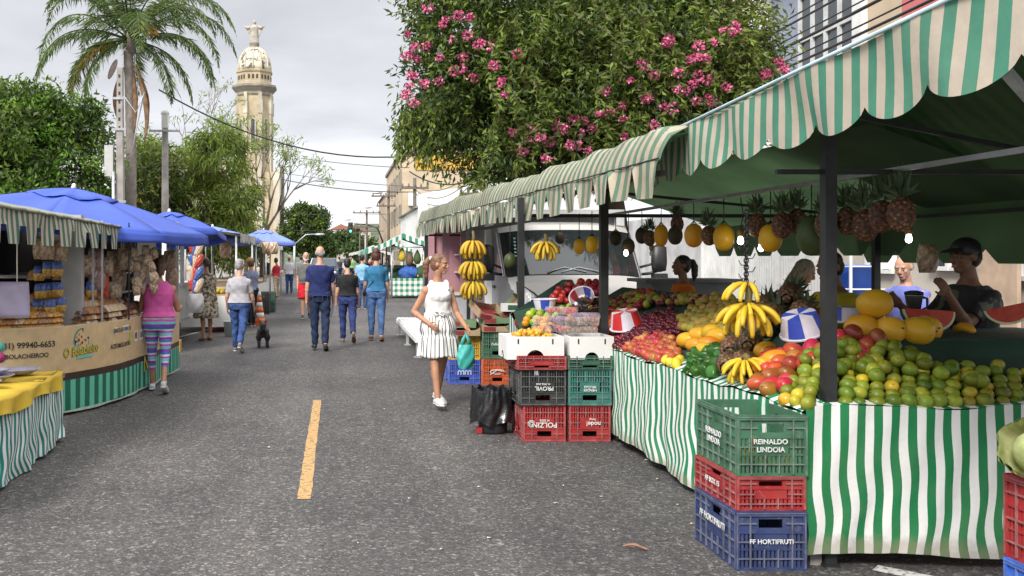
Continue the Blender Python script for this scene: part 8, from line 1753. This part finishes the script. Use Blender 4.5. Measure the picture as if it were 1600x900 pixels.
# --- further people
person('man with white beard in grey T-shirt and bright red shorts walking towards us', gx(478, 25), 25.0, PI + .05, 1.72, 'm', 1.05, 'light', legs=(10, 4, -8, 14), arms=((-6, 8, 20), (8, 8, 24)), head=(-5, 4), top=dict(mat=cloth('olive_grey_shirt', (.115, .12, .11)), sleeve=.7, z0=.92, wr=.010), bot=dict(kind='shorts', mat=cloth('red_shorts', (.55, .02, .035)), end=.95), hair=dict(style='bald', mat=H_gr, beard=True, beardmat=H_wh), shoes=dict(mat=S_blk), vox=.010, belly=.05)
person('woman in red T-shirt and beige trousers standing at a left stall', gx(432, 38), 38.0, .9, 1.60, 'f', 1.05, 'tan', legs=(2, 4, -3, 5), arms=((20, 8, 60), (20, 8, 50)), head=(0, 12), top=dict(mat=cloth('red_shirt', (.42, .03, .05)), sleeve=.7, z0=.95), bot=dict(kind='pants', mat=cloth('beige_trousers', (.36, .29, .22))), hair=dict(style='short', mat=H_bl), shoes=dict(mat=S_tan), vox=.012)
person('man in white shirt, jeans and dark face mask facing us far down the street', gx(452, 42.5), 42.5, PI - .1, 1.70, 'm', 1.08, 'light', legs=(4, 3, -4, 5), arms=((8, 14, 40), (2, 10, 20)), head=(0, 2), top=dict(mat=cloth('white_shirt', (.62, .63, .66)), sleeve=.75, z0=.90), bot=dict(kind='pants', mat=jeans('mid_jeans', (.045, .085, .21))), hair=dict(style='short', mat=H_wh, mask=M_black), shoes=dict(mat=S_blk), vox=.012)
person('person with straw hat, pale blue shirt and black bag behind the grey-haired woman', gx(392, 22.5), 22.5, .7, 1.60, 'f', 1.1, 'tan', legs=(4, 4, -4, 6), arms=((16, 8, 50), (10, 8, 40)), head=(10, 14), top=dict(mat=cloth('pale_blue_shirt', (.22, .25, .36)), sleeve=1.5, z0=.93), bot=dict(kind='pants', mat=cloth('black_trousers', (.02, .02, .022))), hair=dict(style='bob', mat=H_br, cap=mat('straw', (.42, .26, .10), .9, .3, 40, .5, 60)), shoes=dict(mat=S_blk), vox=.011)
mb = MB(); mb.ell((0, 0, 0), (.13, .09, .16), 16, 10); mb.tube([(-.05, 0, .12), (-.1, .02, .3), (-.02, .05, .42)], [(.012, .005)] * 3, 6); tag(mb.build('shoulder_bag', mat('bag_black', (.03, .035, .05)), origin=tuple(at(410, 435, 22.3))), 'bulky black shoulder bag of the person with the straw hat', 'bag')
person('man in light blue T-shirt partly behind the woman in teal blue', gx(566, 30), 30.0, -.1, 1.70, 'm', 1.0, 'light', legs=(4, 3, -4, 5), arms=((4, 9, 20), (4, 9, 20)), top=dict(mat=cloth('light_blue_shirt', (.22, .42, .60)), sleeve=.7, z0=.92), bot=dict(kind='pants', mat=jeans('mid_jeans', (.045, .085, .21))), hair=dict(style='short', mat=H_bl), shoes=dict(mat=S_blk), vox=.012)
for px, Y, rz, c, l, sx in ((415, 46, .3, (.03, .03, .03), 'person in black far behind the woman in red', 'm'), (470, 50, 0, (.16, .17, .22), 'person in grey blue walking far behind the bearded man', 'm'), (582, 60, 2.5, (.45, .03, .04), 'person in red far away by the small peaked stall', 'f'), (604, 50, 1.5, (.03, .03, .035), 'person in dark clothes far away between stalls', 'm'), (643, 40.5, 3.0, (.30, .08, .06), 'seller with rust shirt behind the gingham stall', 'f'), (530, 64, .2, (.05, .05, .06), 'person in black far down the street before the parked cars', 'f'), (549, 66, 2.9, (.14, .40, .10), 'person in green far down the street under the traffic light', 'f')):
    person(l, gx(px, Y), Y, rz, 1.66, sx, 1.05, 'tan', top=dict(mat=cloth('far_shirt_%d' % px, c), sleeve=.7), bot=dict(kind='pants', mat=jeans('dark_jeans', (.018, .028, .062))), hair=dict(style='short', mat=H_bl), shoes=dict(mat=S_blk), vox=.016)
# --- sellers behind the near stall
person('seller with dark ponytail in orange top seen in profile behind the grapes', gx(1066, 10.3), 10.3, PI / 2 + .1, 1.62, 'f', 1.12, 'dark', legs=(0, 2, 0, 2), arms=((14, 8, 40), (14, 8, 40)), top=dict(mat=cloth('orange_top', (.60, .14, .02)), sleeve=.5, z0=.95), bot=dict(kind='pants', mat=jeans('dark_jeans', (.018, .028, .062))), hair=dict(style='pony', mat=H_bl), shoes=dict(mat=S_blk), vox=.008)
person('seller with long fair hair bending over behind the pineapples', gx(1230, 8.7), 8.7, -PI / 2 - .5, 1.60, 'f', 1.0, 'light', legs=(0, 2, 0, 2), arms=((30, 8, 40), (30, 8, 40)), head=(0, 22), lean=8, top=dict(mat=cloth('dusty_top', (.34, .30, .29)), sleeve=.6, z0=.95), bot=dict(kind='pants', mat=jeans('dark_jeans', (.018, .028, .062))), hair=dict(style='long', mat=mat('hair_ash', (.27, .21, .15), .55, .35, 30, .4, 120)), shoes=dict(mat=S_blk), vox=.008)
person('seller in yellow T-shirt half hidden by the front post', gx(1303, 6.9), 6.9, PI * .5 + .3, 1.64, 'm', 1.35, 'dark', legs=(0, 2, 0, 2), arms=((20, 10, 50), (20, 10, 50)), head=(0, 14), top=dict(mat=cloth('mustard_shirt', (.42, .34, .03)), sleeve=.7, z0=.92), bot=dict(kind='pants', mat=jeans('dark_jeans', (.018, .028, .062))), hair=dict(style='short', mat=H_bl), shoes=dict(mat=S_blk), vox=.008, belly=.03)
person('balding man in blue T-shirt looking down at the counter', gx(1415, 9.1), 9.1, PI * .72, 1.62, 'm', 1.0, 'light', legs=(0, 2, 0, 2), arms=((30, 8, 50), (26, 8, 50)), head=(0, 20), top=dict(mat=cloth('periwinkle_shirt', (.16, .18, .48)), sleeve=.7, z0=.92), bot=dict(kind='pants', mat=jeans('dark_jeans', (.018, .028, .062))), hair=dict(style='bald', mat=H_gr), shoes=dict(mat=S_blk), vox=.007)
person('man in black cap and dark tie-dyed T-shirt raising a hand to his face', gx(1512, 6.6), 6.6, PI * .5 + .2, 1.72, 'm', 1.12, 'dark', legs=(0, 2, 0, 2), arms=((36, 8, 96), (52, 6, 92)), head=(0, 6), top=dict(mat=floral('tie_dye_shirt', (.018, .018, .02), (.12, .12, .08), (.022, .022, .03), 7), sleeve=.75, z0=.92), bot=dict(kind='pants', mat=jeans('dark_jeans', (.018, .028, .062))), hair=dict(style='short', mat=H_bl, cap=M_black), shoes=dict(mat=S_blk), vox=.007)
# blender, bin, basin rack behind the counter
bl = empty('blender_jug', at(1428, 508, 6.5), 0, 'steel blender jug on dark base before the man in blue', 'blender')
mb = MB(); mb.lathe([(.05, 0), (.055, .05), (.04, .07)], 16); mb.build('base', M_black, bl); mb = MB(); mb.lathe([(.035, .071), (.055, .20), (.057, .205)], 18); mb.build('jug', M_steel, bl); mb = MB(); mb.lathe([(.058, .206), (.058, .225), (.02, .235)], 18); mb.build('lid', M_black, bl); mb = MB(); mb.tube([(.05, 0, .10), (.09, 0, .12), (.09, 0, .18), (.055, 0, .19)], .009, 6); mb.build('handle', M_black, bl)
bn = MB(); bn.lathe([(.17, 0), (.22, .55), (.235, .56), (.235, .59), (.20, .59), (.16, .02)], 22); o = bn.build('blue_bin', mat('bin_blue', (.03, .12, .55), .45, .12, 4)); put(o, (gx(1338, 11), 11, .93)); tag(o, 'bright blue bin on a stand behind the seller in yellow', 'bin')
sd = MB(); sd.bx(-.3, .3, -.25, .25, 0, .92); o = sd.build('stand', mat('stand_grey', (.25, .24, .22), .7, .2)); put(o, (gx(1338, 11), 11, .0)); tag(o, 'grey stand under the bright blue bin', 'stand')
rk = empty('wire_rack', (gx(1372, 10.5), 10.5, 0), 0, 'white wire rack shelf behind the man in blue', 'rack')
for x in (-.3, .3): mb = MB(); mb.bx(x - .012, x + .012, -.012, .012, 0, 1.72); mb.build('upright', M_white, rk)
for z in (.7, .98, 1.25, 1.5): mb = MB(); mb.bx(-.288, .288, -.01, .01, z, z + .015); mb.bx(-.29, .29, .05, .3, z, z + .008); mb.build('shelf', M_white, rk)
mb = MB(); mb.box((0, 0, 0), (.22, .01, .28)); o = mb.build('notice', M_card); put(o, (gx(1385, 10.4), 10.4, 1.62)); tag(o, 'plain white notice sheet above the wire rack', 'notice')
p = at(1449, 405, 6.9); sbag('tan', p + Vector((0, 0, .11)), .1, 'folded greyish bag hanging beside the lone lit bulb', None, .8)
# counter of the rear kitchen and dark shelves behind the seller in orange
ct = MB(); ct.bx(3.6, 4.5, 10.9, 11.5, .1, 1.32); ct.bx(3.5, 4.6, 10.85, 11.55, 1.321, 1.36); tag(ct.build('side_counter', mat('counter_dark', (.10, .11, .11), .6, .2), origin=(4.0, 11.2, 0)), 'dark counter behind the seller in orange', 'counter')

# ------------------------------------------------------------------ dog on a lead
def dog():
    x0, y0 = gx(411, 17.2), 17.2; mb = MB()
    mb.tube([(0, -.20, .30), (0, -.12, .32), (0, .02, .31), (0, .15, .33), (0, .22, .36)], [(.07, .08), (.095, .10), (.095, .10), (.10, .115), (.07, .09)], 14)
    mb.tube([(0, .18, .37), (0, .26, .43), (0, .30, .46)], [.075, .06, .06], 10); mb.ell((0, .32, .47), (.062, .07, .06)); mb.tube([(0, .36, .46), (0, .42, .445)], [.036, .026], 8)
    for k in (-1, 1):
        mb.ell((k * .05, .30, .52), (.022, .02, .04)); mb.tube([(k * .065, .16, .30), (k * .065, .15, .16), (k * .065, .16, .02)], [.045, .032, .03], 8); mb.ell((k * .065, .175, .018), (.03, .04, .018))
        mb.ell((k * .062, -.16, .25), (.05, .075, .09)); mb.tube([(k * .068, -.13, .24), (k * .068, -.10, .17), (k * .068, -.19, .11), (k * .068, -.175, .02)], [.055, .042, .028, .028], 8); mb.ell((k * .068, -.155, .018), (.03, .04, .018))
    mb.tube([(0, -.21, .33), (0, -.27, .40), (0, -.25, .48), (0, -.19, .50)], [.035, .045, .05, .03], 8)
    me = remeshed(mb, .010, 1, .010, 4); me.materials.append(mat('dog_fur', (.020, .019, .018), .75, .5, 25, .9, 70)); o = bpy.data.objects.new('dog', me); C.objects.link(o); put(o, (x0, y0, 0), .08, scale=(1.12, .9, .84)); tag(o, 'small shaggy black dog walking away on a lead', 'dog')
    h = AG[1][2]; a = h + Vector((.01, .02, -.09)); e = Vector((x0, y0 + .16, .36)); mb = MB(); mb.tube(sag(a, e, .02, 8), .008, 5); mb.box(a, (.05, .03, .10)); tag(mb.build('dog_lead', M_black, origin=tuple(a)), 'black lead between the grey-haired woman and the dog', 'lead')
dog()
# produce on the gingham stall and hanging goods
random.seed(17)
for k in range(26):
    x = gst.location.x - gw + .1 + random.random() * (2 * gw - .2); v = random.random(); kd = random.choice(('lemon', 'orange', 'orange', 'pepper', 'redapple', 'citrus')); put(P[kd].get(), (x, 38.08 + v * .9, .86 + .36 * v), Euler((random.random() * 3, 0, random.random() * 3)), label={'lemon': 'yellow fruit', 'orange': 'orange', 'pepper': 'green pepper', 'redapple': 'red apple', 'citrus': 'green citrus'}[kd] + ' on the distant gingham stall', group=kd.replace('redapple', 'apple') + ' on the gingham stall', scale=1.6)
for i, (px, py, w_, h_, c, l) in enumerate(((640, 437, .45, .3, (.03, .10, .35), 'blue sack heap at the front of the gingham stall'), (668, 432, .55, .38, (.03, .08, .02), 'dark green leafy heap on the gingham stall'), (688, 438, .4, .22, (.05, .16, .40), 'blue crate-like bundle at the right of the gingham stall'))):
    p = at(px, py, 38.3); mb = MB(); mb.ell((0, 0, 0), (w_, .3, h_), 16, 10); me_ = remeshed(mb, .05, 0, .04, .5); me_.materials.append(mat('heap_%d' % i, c, .8, .3, 5, .5, 20)); o = bpy.data.objects.new('produce_heap', me_); C.objects.link(o); put(o, (p.x, p.y, .98)); tag(o, l, 'produce')
for k, (px, py) in enumerate(((628, 398), (652, 402), (640, 404), (665, 400), (677, 402), (690, 404))):
    p = at(px, py, 38.2); mb = MB(); mb.lathe([(.02, .3), (.12, .1), (.16, -.1), (.1, -.25), (.01, -.28)], 10); o = mb.build('hanging_produce', (mat('hang_yellow', (.55, .42, .04), .7), mat('hang_green', (.06, .10, .03), .7), mat('hang_brown', (.16, .10, .05), .7))[k % 3], origin=(0, 0, 0)); put(o, (p.x, p.y, p.z)); tag(o, '%s bundle hanging from the rail of the gingham stall' % ('yellow', 'green', 'brown')[k % 3], 'produce', '%s bundles hanging at the gingham stall' % ('yellow', 'green', 'brown')[k % 3])
for o in bpy.data.objects:
    if '_arm' in o: del o['_arm']
